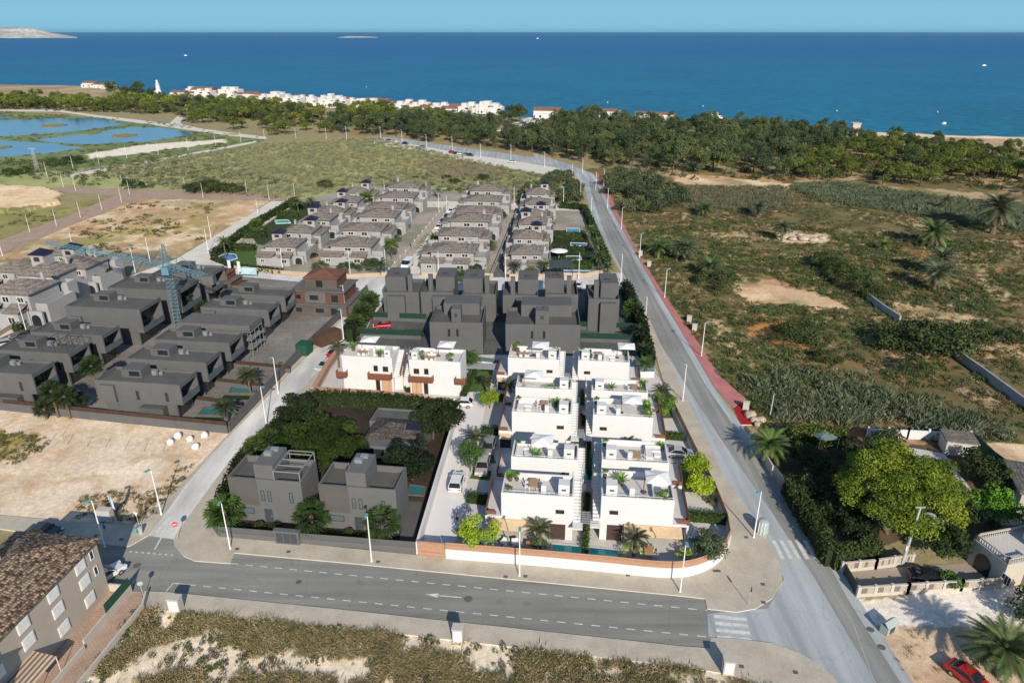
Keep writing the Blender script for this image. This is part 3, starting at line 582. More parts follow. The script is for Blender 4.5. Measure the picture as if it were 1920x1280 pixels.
def crown_points(n, R_, H_, z0, rng, shape='dome'):
    out = []
    while len(out) < n:
        x, y = rng.uniform(-1, 1, 2); q = math.hypot(x, y)
        if q > 1: continue
        if shape == 'dome': z = z0 + H_ * math.sqrt(1 - q * q) * rng.uniform(.55, 1)
        elif shape == 'round': z = z0 + H_ * (.5 + .5 * rng.uniform(-1, 1) * math.sqrt(1 - q * q))
        elif shape == 'tall': z = z0 + H_ * rng.uniform(0, 1) * (1 - .5 * q)
        else: z = z0 + H_ * rng.uniform(0, 1 - q)
        out.append((x * R_, y * R_, z))
    return out
def trunk_mesh(h, r, branches, rng, lean=.1):
    b = MB(); top = (rng.uniform(-lean, lean) * h, rng.uniform(-lean, lean) * h, h)
    mid = (top[0] * .4 + .1, top[1] * .4, h * .5)
    b.tube((0, 0, -.15), mid, r * 1.15, r * .85, 7); b.tube(mid, top, r * .85, r * .55, 7)
    for c in branches:
        f = rng.uniform(.45, 1); s = Vector((0, 0, 0)).lerp(Vector(mid), f) if f < .5 else Vector(mid).lerp(Vector(top), (f - .5) * 2)
        b.tube(s, c, r * .4, r * .14, 5)
    return b
PINE = [(.150, .180, .034), (.112, .148, .030), (.185, .21, .04), (.088, .122, .030)]
EUC = [(.100, .135, .052), (.070, .104, .042), (.122, .152, .060), (.085, .118, .052)]
DARK = [(.058, .085, .028), (.045, .070, .024), (.075, .100, .034)]
GREY = [(.098, .126, .058), (.078, .106, .050), (.12, .148, .070)]
LIME = [(.30, .42, .03), (.38, .48, .04), (.24, .36, .03)]
LEAF = [(.10, .19, .035), (.08, .15, .028), (.14, .235, .05)]
def tree_parts(seed, kind):
    rng = np.random.default_rng(seed)
    if kind == 'pine': P = crown_points(15, 3.2, 2.9, 1.7, rng, 'dome'); rad = rng.uniform(.7, 1.35, len(P)); V = puffs(P, rad, 130, .21, rng, PINE, .8); tr = trunk_mesh(3.2, .2, P[:5], rng)
    elif kind == 'euc': P = crown_points(20, 3.3, 6.4, 2.2, rng, 'round'); rad = rng.uniform(.8, 1.6, len(P)); V = puffs(P, rad, 95, .25, rng, EUC, 1.05); tr = trunk_mesh(6, .22, P[:6], rng)
    elif kind == 'bush': P = crown_points(22, 1.6, 1.1, .3, rng, 'dome'); rad = rng.uniform(.3, .62, len(P)); V = puffs(P, rad, 420, .085, rng, DARK, .8); tr = trunk_mesh(.8, .08, P[:3], rng)
    elif kind == 'tamarisk': P = crown_points(20, 2.2, 2.2, .5, rng, 'dome'); rad = rng.uniform(.7, 1.2, len(P)); V = puffs(P, rad, 90, .19, rng, GREY, .85); tr = trunk_mesh(1.2, .12, P[:3], rng)
    return V, tr
def tree_proto(name, label, cat, seed, kind, bark='bark', leaf='foliage', join=False):
    (V, Fq, C), tr = tree_parts(seed, kind)
    if join:   # too small in the picture for separate parts: trunk and crown in one mesh
        tv = np.array(tr.v, float); q = [f for f in tr.f if len(f) == 4]; fq = np.array(q)
        V2 = np.concatenate([V, tv]); F2 = np.concatenate([Fq, fq + len(V)]); C2 = np.concatenate([C, np.tile([.13, .1, .075], (len(tv), 1))])
        return tag(mesh_np(name, V2, F2, leaf, col=C2), label, cat)
    t = thing(name, label, cat); mesh_np("crown", V, Fq, leaf, t, C); tr.build("trunk", bark, t); return t
# ---- palms
def frond(L, e0, bend, nl, lw, rng, c, V, Fs, C, base, az):
    """one feather leaf: an arched rib leaving at elevation e0 and bending down, leaflets on both sides"""
    ca, sa = math.cos(az), math.sin(az); p = np.array(base, float); pts = [p]; st = L / nl
    for k in range(nl):
        e = e0 - bend * ((k + .5) / nl) ** 1.4; p = p + st * np.array([ca * math.cos(e), sa * math.cos(e), math.sin(e)]); pts.append(p)
    side = np.array([-sa, ca, 0.0]); ft = rng.uniform(.6, 1.45)
    for k in range(nl):
        p, q = pts[k], pts[k + 1]; t = (k + .5) / nl; ll = lw * (math.sin(math.pi * min(1, .12 + t * .86)) ** .7) * rng.uniform(.85, 1.1); d = (q - p); dn = d / st
        for s in (-1, 1):
            tip = p + side * s * ll * .8 + dn * ll * .75 + np.array([0, 0, -.15 * ll * rng.uniform(.2, 1.3)]); i = len(V)
            V += [p - d * .05, p + d * 1.0, tip]; Fs.append((i, i + 1, i + 2)); tone = np.array(c) * rng.uniform(.85, 1.15) * ft; C += [tone, tone, tone * 1.1]
def palm_crown(L, n, lw, cols, seed, z, el=(-.35, 1.25), bend=(.7, 1.15), nl=14):
    rng = np.random.default_rng(seed); V, Fs, C = [], [], []
    for k in range(n):
        u = (k + .5) / n; e = el[0] + (el[1] - el[0]) * u ** .9
        frond(L * rng.uniform(.85, 1.05) * (1 - .12 * u), e + rng.uniform(-.12, .12), bend[0] + (bend[1] - bend[0]) * u * rng.uniform(.8, 1.2), nl, lw, rng, cols[rng.integers(len(cols))], V, Fs, C, (0, 0, z), k * 2.39996 + rng.uniform(-.2, .2))
    return np.array(V), np.array(Fs), np.array(C)
def fan_crown(L, n, cols, seed, z):
    rng = np.random.default_rng(seed); V, Fs, C = [], [], []
    for k in range(n):
        az = k * 2.39996 + rng.uniform(-.2, .2); el = 1.25 - 2.0 * (k / n) + rng.uniform(-.15, .15); pl = L * .55
        d = np.array([math.cos(az) * math.cos(el), math.sin(az) * math.cos(el), math.sin(el)]); h = np.array([0, 0, z]) + d * pl
        sd = np.array([-math.sin(az), math.cos(az), 0]); up = np.cross(sd, d); c = cols[rng.integers(len(cols))]
        i = len(V); V += [np.array([0, 0, z]) + sd * .04, np.array([0, 0, z]) - sd * .04, h]; Fs.append((i, i + 1, i + 2)); C += [np.array(c)] * 3
        m = 13
        for j in range(m):
            a0 = -1.9 + 3.8 * j / m; a1 = a0 + 3.8 / m * .55; am = (a0 + a1) / 2; R1 = L * .62
            def pt(a, r, dz=0): return h + (d * math.cos(a) + sd * math.sin(a)) * r + up * (.10 * L * (1 - math.cos(a))) + np.array([0, 0, dz])
            tone = np.array(c) * rng.uniform(.75, 1.2); i = len(V)
            V += [h, pt(a0, R1 * .6), pt(am, R1, -.16 * L * rng.uniform(.4, 1.2)), pt(a1, R1 * .6)]; Fs.append((i, i + 1, i + 2)); Fs.append((i, i + 2, i + 3)); C += [tone] * 4
    return np.array(V), np.array(Fs), np.array(C)
DATE = [(.075, .12, .035), (.10, .15, .045), (.06, .095, .03), (.13, .15, .055)]
FAN = [(.09, .15, .03), (.07, .12, .028), (.12, .18, .04)]
DATEG = [(.10, .125, .06), (.085, .11, .05), (.12, .14, .07)]
def palm(name, label, h, L, n, seed, kind='date', cols=None, lw=.55, tr=.28, nl=14, skirt=True):
    t = thing(name, label, "palm tree"); rng = np.random.default_rng(seed + 5)
    V, Fa, C = fan_crown(L, n, cols or FAN, seed, h) if kind == 'fan' else palm_crown(L, n, lw, cols or DATE, seed, h, nl=nl)
    mesh_np("crown", V, Fa, "frond", t, C); b = MB(); prof = []
    k = max(5, int(h * 2.5))
    for j in range(k + 1): z = h * j / k; prof.append((tr * (1.25 if j == 0 else 1.0 + .12 * (j % 2)) * (1 - .15 * j / k), z))
    prof += [(tr * 1.35, h - .35), (tr * 1.5, h), (tr * .6, h + .35)] if kind != 'thin' else [(tr * .6, h + .3)]
    prof.sort(key=lambda q: q[1]); b.lathe(prof, (0, 0, -.1), 9); b.build("trunk", "palm_bark", t)
    if skirt:
        V, Fa, C = palm_crown(L * .72, 12, lw * .8, [(.19, .15, .09), (.15, .12, .075)], seed + 9, h - .15, (-.9, -.5), (.5, .7), 9)
        mesh_np("dead_leaves", V, Fa, "frond", t, C)
    return t
# ---- ground cover: many small copies of a few clumps merged into one mesh
def clump_bush(seed, n=30, r=.5, h=.55, size=.13):
    rng = np.random.default_rng(seed); d = rng.normal(0, 1, (n, 3)); d /= np.linalg.norm(d, axis=1, keepdims=True); d[:, 2] = np.abs(d[:, 2])
    P = d * np.array([r, r, h]) * rng.uniform(.6, 1.05, (n, 1)); V, Fq = leafquads(P, d, size, rng, .7); return V, Fq, np.repeat(rng.uniform(.7, 1.25, n), 4)
def clump_grass(seed, n=16, h=.5, spread=.25, wd=.03, lean=.5):
    rng = np.random.default_rng(seed); V = []; T = []
    for k in range(n):
        a = rng.uniform(0, 6.28); p = np.array([*(rng.normal(0, spread, 2)), 0]); hh = h * rng.uniform(.5, 1.2); l = rng.normal(0, lean, 2) * hh
        s = np.array([math.cos(a), math.sin(a), 0]) * wd; tip = p + np.array([l[0], l[1], hh]); m = p + np.array([l[0] * .35, l[1] * .35, hh * .6])
        V += [p - s, p + s, m + s * .8, tip]; T += [rng.uniform(.7, 1.25)] * 4
    return np.array(V), np.arange(4 * n).reshape(n, 4), np.array(T)
def scatter(name, label, protos, P, scl, cols, rng, mat="stuff_foliage", zs=1.0, tone=None):
    """P (n,2) positions -> one stuff mesh"""
    Vs, Fs, Cs = [], [], []; off = 0; which = rng.integers(len(protos), size=len(P)); cols = np.array(cols)
    for w_, (V, Fq, T) in enumerate(protos):
        idx = np.where(which == w_)[0]
        if not len(idx): continue
        a = rng.uniform(0, 6.28, len(idx)); ca, sa = np.cos(a), np.sin(a); s = (scl * rng.uniform(.55, 1.5, len(idx)))
        W = np.empty((len(idx), len(V), 3)); W[:, :, 0] = (V[:, 0] * ca[:, None] - V[:, 1] * sa[:, None]) * s[:, None] + P[idx, 0][:, None]
        W[:, :, 1] = (V[:, 0] * sa[:, None] + V[:, 1] * ca[:, None]) * s[:, None] + P[idx, 1][:, None]; W[:, :, 2] = V[:, 2] * (s * zs * rng.uniform(.75, 1.25, len(idx)))[:, None]
        c = cols[rng.integers(len(cols), size=len(idx))] * rng.uniform(.8, 1.2, (len(idx), 1))
        if tone is not None: c = c * tone[idx][:, None]
        Cc = c[:, None, :] * T[None, :, None]
        Fa = Fq[None] + (np.arange(len(idx)) * len(V))[:, None, None] + off
        Vs.append(W.reshape(-1, 3)); Fs.append(Fa.reshape(-1, Fq.shape[1])); Cs.append(Cc.reshape(-1, 3)); off += len(idx) * len(V)
    o = mesh_np(name, np.concatenate(Vs), np.concatenate(Fs), mat, col=np.concatenate(Cs)); o['kind'] = 'stuff'
    if label: o['label'] = label
    return o
def sample(polys, dens, rng, holes=(), thin=None, edge=2.0):
    out = []
    for poly in polys:
        W = np.array(GP(poly)); lo, hi = W.min(0), W.max(0); n = int((hi - lo).prod() * dens)
        P = lo + rng.random((n, 2)) * (hi - lo); q = P + rng.normal(0, edge, P.shape); px, py = PXn(q[:, 0], q[:, 1]); k = inpoly(px, py, poly)
        px, py = PXn(P[:, 0], P[:, 1])
        for h in holes: k &= ~inpoly(px, py, h)
        P = P[k]
        if thin: P = P[thin(P, rng)]
        out.append(P)
    return np.concatenate(out)
def noise_thin(sc, lo, hi, seed, inv=False):
    def f(P, rng):
        p = np.clip((fbm(P[:, 0], P[:, 1], sc, seed) - lo) / (hi - lo), 0, 1)
        return rng.random(len(P)) < (1 - p if inv else p)
    return f
ROADS = [WEST + [(1470, 1085), (1400, 1300), (1725, 1300)] + EAST[::-1], EAST[:8] + [(1412, 800), (1402, 748), (1350, 704), (1310, 643), (1252, 560), (1202, 482), (1160, 400), (1140, 346), (1122, 325)]]
SANDS = [ZONES[k][0] for k in (13, 14, 16)]
GARDEN = [(1405, 815), (1520, 782), (1700, 798), (1830, 825), (2000, 830), (2000, 1400), (1700, 1300), (1570, 1060), (1475, 905)]
rg = np.random.default_rng(11)
bushes = [clump_bush(k, 46, .55, .5, .105) for k in range(4)]; lowb = [clump_bush(20 + k, 28, .6, .36, .125) for k in range(3)]
grs = [clump_grass(k, 44, .30, .26, .008) for k in range(4)]; reeds = [clump_grass(30 + k, 70, 1.5, .6, .016, .30) for k in range(3)]
OLIVE = [(.12, .12, .048), (.098, .108, .042), (.145, .13, .06), (.082, .10, .038), (.14, .115, .07)]
DRY = [(.46, .36, .19), (.40, .31, .155), (.34, .275, .13), (.52, .42, .25), (.24, .22, .09)]
FIELD = [(1122, 330), (1300, 345), (1480, 352), (1920, 385), (2300, 430), (2300, 820), (1930, 830), (1500, 790), (1412, 800), (1250, 558), (1160, 400)]
NEARF = [(1190, 420), (1400, 415), (2000, 470), (2200, 600), (2100, 830), (1930, 830), (1520, 785), (1412, 800), (1250, 558)]
h = ROADS + SANDS
P = sample([FIELD], .80, rg, h, noise_thin(6.0, .40, .50, 410))
scatter("scrub", "low olive brown scrub covering the open field beside the road", lowb + bushes, P, 1.0, OLIVE, rg)
P = sample([NEARF], .62, rg, h + [GARDEN], noise_thin(11, .36, .54, 91))
scatter("scrub", "green bushy scrub dotted over the open field", bushes, P, 1.25, [(.085, .125, .045), (.07, .105, .037), (.10, .125, .055), (.062, .09, .03)], rg)
P = sample([NEARF], .30, rg, h + [GARDEN], noise_thin(7, .48, .6, 191))
scatter("dry_grass", "tawny dry grass between the scrub", grs, P, 1.3, DRY, rg)
P = sample([[(1500, 690), (1620, 722), (1760, 770), (1930, 822), (1925, 832), (1700, 805), (1520, 782), (1425, 762), (1440, 720)], [(1480, 352), (1560, 344), (1740, 368), (1960, 395), (1980, 440), (1840, 425), (1700, 400), (1560, 380)]], .7, rg, [ROADS[1]])
scatter("reed_bed", "tall grey green reeds growing in a dense belt", reeds, P[::2], .85, [(.135, .165, .095), (.105, .135, .075), (.165, .185, .11), (.12, .155, .10)], rg)
scatter("reed_scrub", "grey green bushes mixed into the reed belt", bushes, P[1::2], 1.9, [(.125, .15, .085), (.10, .125, .07), (.15, .165, .10), (.085, .105, .055), (.13, .12, .08)], rg, zs=1.2)
P = sample([[(1260, 350), (1470, 352), (1480, 395), (1380, 400), (1270, 385)]], .5, rg)
scatter("reed_bed", "pale thin reeds at the wood's edge", reeds, P, .75, [(.17, .165, .10), (.14, .14, .085)], rg)
P = sample([ZONES[1][0][1:-2]], .20, rg, [[(385, 500), (560, 372), (680, 350), (800, 348), (1092, 384), (1120, 500)]] + PONDS, None, 1)
scatter("meadow_reeds", "grey green reeds over the wet meadow", reeds, P, .6, [(.24, .235, .135), (.205, .215, .12), (.27, .25, .15), (.185, .195, .12)], rg)
P = sample([[(700, 330), (1000, 330), (1085, 352), (1086, 384), (1000, 378), (880, 380), (800, 360), (700, 352)], [(0, 300), (330, 300), (560, 340), (440, 355), (120, 345), (0, 330)]], .05, rg)
scatter("meadow_scrub", "dark green scrub along the meadow's edge", bushes, P, 2.2, [(.08, .10, .04), (.10, .12, .055), (.115, .125, .075)], rg)
P = sample([ZONES[4][0], [(0, 400), (110, 385), (225, 368), (100, 425), (0, 452)], [(10, 470), (265, 374), (420, 380), (330, 440), (130, 492)], [(-60, 470), (330, 425), (385, 450), (250, 480), (0, 500)]], .10, rg, PONDS + [ZONES[5][0], [(-50, 470), (230, 360), (275, 368), (20, 475)]], noise_thin(12, .42, .56, 95))
scatter("scrub", "patchy green scrub on the waste ground by the ponds", lowb, P, 1.5, [(.10, .115, .045), (.085, .10, .04), (.13, .125, .06)], rg)
# foreground field and the verge of the bare lot
FORE = [(265, 1143), (640, 1180), (1290, 1256), (1440, 1294), (1500, 1340), (1300, 1420), (-60, 1500), (140, 1296)]
P = sample([FORE], 17.0, rg, (), noise_thin(3.0, .48, .58, 409, True), .3)
scatter("dry_grass", "tangled tawny grass on the waste ground before the road", grs, P, 1.0, [(.42, .34, .19), (.33, .27, .15), (.50, .41, .26), (.24, .22, .105), (.20, .21, .085), (.29, .23, .14)], rg, zs=1.1)
P = sample([FORE], 3.2, rg, (), noise_thin(2.2, .46, .58, 609), .3)
scatter("scrub", "small green and brown weeds on the waste ground before the road", bushes, P, .62, [(.11, .14, .04), (.085, .11, .035), (.16, .13, .075), (.12, .10, .06), (.15, .16, .09)], rg)
P = sample([[(265, 1142), (420, 1156), (300, 1215), (160, 1296), (130, 1296)], [(265, 1142), (640, 1180), (1290, 1256), (1290, 1264), (640, 1190), (270, 1152)]], 2.2, rg, (), None, .2)
scatter("weeds", "green weeds along the edge of the pavement", bushes + grs, P, .6, [(.10, .14, .03), (.075, .11, .03), (.12, .12, .05)], rg)
P = sample([[(-100, 812), (60, 812), (92, 830), (40, 866), (-100, 875)], [(240, 985), (330, 885), (372, 862), (340, 905), (300, 955), (270, 985)], [(140, 935), (270, 915), (300, 925), (265, 980), (150, 970)]], 2.4, rg, (), None, .6)
scatter("weeds", "rough grass and weeds on the bare lot", grs + bushes[:2], P, .8, [(.16, .15, .06), (.10, .115, .04), (.24, .19, .09)], rg)
P = sample([[(1632, 1180), (1720, 1180), (1800, 1215), (1780, 1280), (1720, 1290)], [(1612, 1160), (1700, 1170), (1700, 1185), (1640, 1185)]], 1.2, rg, (), noise_thin(2, .5, .62, 19), .3)
scatter("dry_grass", "sparse dry grass on the dirt verge", grs, P, .7, DRY, rg)
# ---- woods between the fields and the beach
gp = "pines in the coastal wood"; ge = "eucalyptus trees in the coastal wood"
PINES = [tree_proto("pine_tree", "yellow green round headed pine in the coastal wood behind the fields", "tree", 40 + k, 'pine', join=True) for k in range(4)]
EUCS = [tree_proto("eucalyptus_tree", "dark green tall eucalyptus in the wood between road and beach", "tree", 60 + k, 'euc', join=True) for k in range(4)]
def wood(polys, dens, protos, n, smin, smax, group, rng, label, mind, holes=(), thin=None):
    P = sample(polys, dens, rng, holes, thin, 2); keep = []; cell = {}
    for p in P[rng.permutation(len(P))]:
        k = (int(p[0] // mind), int(p[1] // mind))
        if any((p[0] - q[0]) ** 2 + (p[1] - q[1]) ** 2 < mind * mind for a in (-1, 0, 1) for b_ in (-1, 0, 1) for q in cell.get((k[0] + a, k[1] + b_), ())): continue
        cell.setdefault(k, []).append(p); keep.append(p)
    keep = sorted(keep, key=lambda q: q[1]); rest = keep[n:]; keep = keep[:n]
    if len(rest) > 8:      # the smallest, farthest trees of the wood: one mass
        Vs, Fs, Cs = [], [], []; off = 0
        for p in rest:
            me = protos[rng.integers(len(protos))].root.data; nv = len(me.vertices); V = np.empty(nv * 3, np.float32); me.vertices.foreach_get("co", V); V = V.reshape(-1, 3); L = np.empty(len(me.loops), np.int32); me.loops.foreach_get("vertex_index", L)
            C = np.empty(nv * 4, np.float32); me.color_attributes["Col"].data.foreach_get("color", C); a = rng.uniform(0, 6.28); s = rng.uniform(smin, smax); c_, s_ = math.cos(a) * s, math.sin(a) * s
            Vs.append(np.stack([V[:, 0] * c_ - V[:, 1] * s_ + p[0], V[:, 0] * s_ + V[:, 1] * c_ + p[1], V[:, 2] * s], 1)); Fs.append(L.reshape(-1, 4) + off); Cs.append(C.reshape(-1, 4)[:, :3] * rng.uniform(.7, 1.25)); off += nv
        o = mesh_np("distant_wood", np.concatenate(Vs), np.concatenate(Fs), "stuff_foliage", col=np.concatenate(Cs)); o['kind'] = 'stuff'; o['label'] = "far trees of the coastal wood merging into one mass"
    for p in keep: protos[rng.integers(len(protos))].put((p[0], p[1], 0), rng.uniform(0, 6.28), label, group, rng.uniform(smin, smax))
    return len(keep)
pp = [Proto(x) for x in PINES]; pe = [Proto(x) for x in EUCS]
ROADHOLE = [[(318, 240), (324, 222), (345, 203), (362, 203), (350, 222), (348, 240)], [(925, 255), (960, 230), (1000, 215), (1040, 215), (1040, 238), (985, 246)]]
print("pines", wood([[(1490, 296), (1600, 286), (1760, 300), (1960, 322), (1990, 368), (1780, 350), (1620, 342), (1500, 334)], [(1600, 268), (1680, 272), (1800, 284), (1960, 300), (1980, 325), (1760, 302), (1600, 288)]], .07, pp, 160, 0.75, 1.75, gp, rg, "yellow green round headed pine in the wood behind the scrub field", 6.4, (), noise_thin(30, .66, .54, 78)))
print("pines", wood([[(0, 190), (60, 186), (200, 192), (330, 194), (430, 196), (600, 210), (620, 222), (520, 250), (440, 246), (350, 232), (330, 218), (180, 212), (0, 204), (-60, 204), (-60, 190)], [(440, 246), (520, 250), (620, 240), (620, 250), (490, 258)], [(700, 206), (930, 236), (925, 246), (760, 232), (640, 226), (630, 214)]], .03, pp, 135, 0.95, 2.0, "pines by the ponds", rg, "yellow green round headed pine in the low wood near the ponds", 8.0, ROADHOLE, noise_thin(55, .62, .50, 77)))
print("euc", wood([[(1120, 312), (1300, 332), (1480, 336), (1500, 300), (1600, 282), (1580, 262), (1300, 245), (1130, 236), (1040, 240), (1000, 262), (1040, 296)], [(620, 252), (700, 256), (860, 272), (1000, 292), (1040, 296), (990, 262), (925, 250), (840, 240), (700, 238), (620, 240)]], .03, pe, 290, 0.8, 1.65, ge, rg, "dark green tall eucalyptus in the wood between road and beach", 8.2, ROADHOLE))
print("euc", wood([[(1600, 270), (1700, 276), (1800, 288), (1960, 304), (1980, 340), (1800, 330), (1640, 310)], [(230, 190), (420, 198), (600, 214), (520, 240), (360, 225)]], .012, pe, 45, .7, 1.15, "dark trees among the pines", rg, "dark round tree among the yellow green pines", 13, ROADHOLE))
P = sample([[(1120, 300), (1480, 326), (1600, 290), (1960, 330), (1990, 368), (1640, 336), (1480, 338), (1300, 338), (1130, 318)], [(0, 188), (420, 196), (620, 220), (620, 240), (340, 216), (0, 205)], [(950, 270), (1120, 300), (1300, 260), (1580, 256), (1300, 250), (1050, 250)]], .035, rg, ROADHOLE)
scatter("undergrowth", "dark undergrowth beneath the coastal trees", bushes, P, 3.0, [(.07, .085, .035), (.09, .10, .045), (.06, .07, .03)], rg)
# trees against the sea behind the beach car park, and the clump at the far left
BIGS = Proto(tree_proto("shade_tree", "broad dark tree by the beach", "tree", 70, 'euc', join=True))
for x, y, s, lab in ((956, 234, 1.5, "broad dark tree beside the beach car park"), (975, 231, 1.5, "broad dark tree beside the beach car park"), (938, 236, 1.2, "broad dark tree beside the beach car park"),
                     (1075, 245, 1.5, None), (1105, 243, 1.6, None), (1045, 243, 1.5, None), (1215, 256, 1.3, None), (1250, 256, 1.2, None), (1420, 258, 1.2, None), (1450, 256, 1.3, None), (1475, 258, 1.25, None), (1505, 260, 1.3, None), (1535, 262, 1.3, None), (1565, 263, 1.35, None), (1672, 268, 1.1, None), (1700, 280, 1.0, None), (1755, 272, .9, None),
                     (215, 182, 1.75, "dark tree clump left of the white lighthouse"), (262, 188, 2.0, "dark tree clump left of the white lighthouse"), (240, 190, 1.6, "dark tree clump left of the white lighthouse"), (288, 190, 1.4, "dark tree clump left of the white lighthouse"), (350, 203, 1.2, "dark tree beside the shore road bend"), (375, 204, 1.2, "dark tree beside the shore road bend")):
    BIGS.put((*G(x, y), 0), x * .7, lab or "dark round tree on the beach side of the wood", ("trees by the beach car park" if lab and 'car' in lab else "trees left of the lighthouse" if lab and 'light' in lab else "trees by the shore road bend" if lab else "trees on the beach side of the wood"), s)
# tamarisks and thick bushes on both sides of the main road bend
TAM = [Proto(tree_proto("tamarisk_bush", "dense grey green tamarisk beside the road bend", "bush", 80 + k, 'tamarisk', join=True)) for k in range(3)]
rt = random.Random(5); n = 0
for poly, cnt in (([(985, 372), (1040, 335), (1068, 335), (1080, 360), (1082, 388), (1000, 388)], 30), ([(1130, 330), (1200, 330), (1290, 360), (1280, 400), (1180, 415), (1150, 370)], 46)):
    W = GP(poly); xs = [p[0] for p in W]; ys_ = [p[1] for p in W]; c = 0
    while c < cnt:
        x, y = rt.uniform(min(xs), max(xs)), rt.uniform(min(ys_), max(ys_)); q = PXn(np.array([x]), np.array([y]))
        if not inpoly(q[0], q[1], poly)[0]: continue
        left = poly[0][0] < 1100
        TAM[c % 3].put((x, y, 0), rt.uniform(0, 6), "dense grey green tamarisk " + ("between the houses and the road bend" if left else "in the thicket right of the pink footpath"), "tamarisks by the houses" if left else "tamarisks right of the footpath", rt.uniform(1.1, 1.7)); c += 1
BUSH = [Proto(tree_proto("bush", "dark green rounded bush", "bush", 90 + k, 'bush', join=True)) for k in range(3)]
def bush(x, y, s, label, group=None, k=None): return BUSH[(k if k is not None else int(x + y)) % 3].put((*G(x, y), 0), (x * 1.7) % 6.28, label, group, s)
for i, (x, y, s) in enumerate(((365, 362, 2.6), (385, 360, 3.0), (405, 362, 2.8), (425, 361, 2.6), (445, 362, 2.2), (395, 352, 2.4))): bush(x, y, s, "dark green bush in the thicket on the far side of the brick path", "bushes in the path side thicket")
bush(250, 354, 2.6, "lone dark green round bush on the far side of the brick path")
for x, y, s in ((105, 312, 2.6), (140, 308, 2.8), (20, 330, 2.2), (50, 326, 2.0)): bush(x, y, s, "dark green bush on the meadow by the ponds", "bushes on the pond meadow")
for x, y, s, l in ((852, 345, 1.6, "small round bush in the meadow behind the tiled houses"), (905, 338, 1.8, "small round bush in the meadow behind the tiled houses"), (838, 336, 1.3, "small round bush in the meadow behind the tiled houses"), (610, 352, 2.0, "small round bush in the meadow behind the tiled houses")): bush(x, y, s, l, "bushes behind the tiled houses")
for i, (x, y, s, l) in enumerate(((1345, 540, 3.0, "big dark bush leaning on a palm left of the bare sand"), (1545, 500, 2.6, None), (1560, 512, 2.6, None), (1580, 525, 2.6, None), (1600, 540, 2.5, None), (1620, 552, 2.4, None), (1640, 560, 2.2, None), (1470, 640, 2.2, "bright green bush on the orange earth"), (1505, 638, 2.6, "grey leafless looking bush beside the bright green one"),
                                  (1700, 655, 3.6, None), (1735, 665, 4.4, None), (1765, 660, 3.6, None), (1715, 700, 2.0, "small bright bush in front of the garden wall"), (1830, 640, 2.6, "low bush alone on the pale sand"), (1890, 645, 2.2, "low bush at the field's sandy track"), (1550, 680, 1.6, "little grey green bush below the orange earth"))):
    bush(x, y, s, l or ("dark bush in the long thicket at the old wall's upper end" if x < 1660 else "big feathery bush growing over the old wall"), None if l else ("bushes in the long thicket" if x < 1660 else "bushes over the old wall"))
# palms standing in the scrub field
DP = [Proto(palm("date_palm", "date palm", 2.2 + k, 3.6, 46, 120 + k, 'date', DATEG if k else DATE, .8, .34, 16)) for k in range(3)]
for k, (x, y, s, l) in enumerate(((1232, 480, .95, "date palm beside the scrub field's edge, left of two more palms"), (1285, 492, 1.0, "date palm leaning by the scrub field's edge"), (1268, 490, .7, "short palm between two taller palms at the field's edge"), (1330, 520, .95, "date palm half hidden by a big dark bush"),
        (1750, 545, 1.1, "lower palm of the pair in the middle of the scrub"), (1758, 520, 1.0, "upper palm of the pair in the middle of the scrub"), (1745, 462, 1.5, "wide old palm alone in the upper scrub field"), (1860, 438, 2.0, "biggest palm of the scrub field, near the reed belt"), (1465, 452, .8, "small palm beside the white rocks"), (1320, 405, .9, "palm at the upper left of the scrub field"), (1420, 408, .9, "bright palm in the reeds below the wood"), (1770, 396, .7, "small palm in front of the reed belt"), (1655, 470, .6, "small palm left of the widest scrub palm"))):
    DP[k % 3].put((*G(x, y), 0), k * 1.3, l, None, s * 1.32)
# ================================================================ BUILDINGS
plain("render_white", (.64, .635, .63), .85, .06, .6, .04); plain("roof_tile_pale", (.60, .575, .54), .8, .10, .5, .08)
plain("render_grey", (.112, .112, .113), .85, .16, .4, .08); plain("roof_grey", (.108, .106, .100), .9, .2, .4, .12); plain("render_grey_warm", (.105, .098, .090), .85, .12, .5)
plain("render_dark", (.106, .107, .108), .85, .12, .4, .08); plain("roof_dark", (.105, .104, .10), .9, .2, .4, .1)
plain("render_stone", (.345, .345, .345), .85, .14, .35, .08); plain("render_brown", (.45, .385, .325), .85, .10, .35, .06); plain("render_cream", (.52, .475, .415), .85, .10, .4)
plain("render_villa", (.52, .49, .46), .85, .1, .35, .06)
roofmat("tile_brown", (.36, .305, .26), (.26, .22, .19), 2.6, .55); roofmat("tile_warm", (.50, .36, .25), (.13, .085, .06), 3.4, .4); roofmat("tile_red", (.42, .23, .16), (.32, .18, .13), 2.6, .5)
plain("tile_blue", (.018, .016, .040), .45, .2, 2, .1); solid("glass_dark", (.02, .024, .028), .12, .6); solid("glass_blue", (.09, .13, .15), .15, .6); solid("frame_white", (.75, .74, .72), .5)
solid("frame_dark", (.05, .045, .042), .5); solid("shutter_white", (.78, .78, .76), .6); solid("frame_brown", (.16, .075, .04), .6); solid("steel_white", (.82, .82, .80), .4); solid("steel_grey", (.33, .35, .36), .4, metal=.4)
solid("pool_water", (.03, .52, .48), .08, .5); solid("pool_dim", (.03, .16, .18), .08, .5); solid("pool_blue", (.04, .20, .36), .08, .5); solid("pool_bright_blue", (.03, .16, .38), .08, .5)
banded("slat_wood", (.50, .29, .185), (.20, .105, .065), 5.5, 'Z', gap=.22); banded("slat_brown", (.21, .085, .05), (.10, .04, .025), 4, 'Z', gap=.10); banded("wood_door", (.56, .36, .215), (.33, .20, .12), 4, 'X', gap=.10)
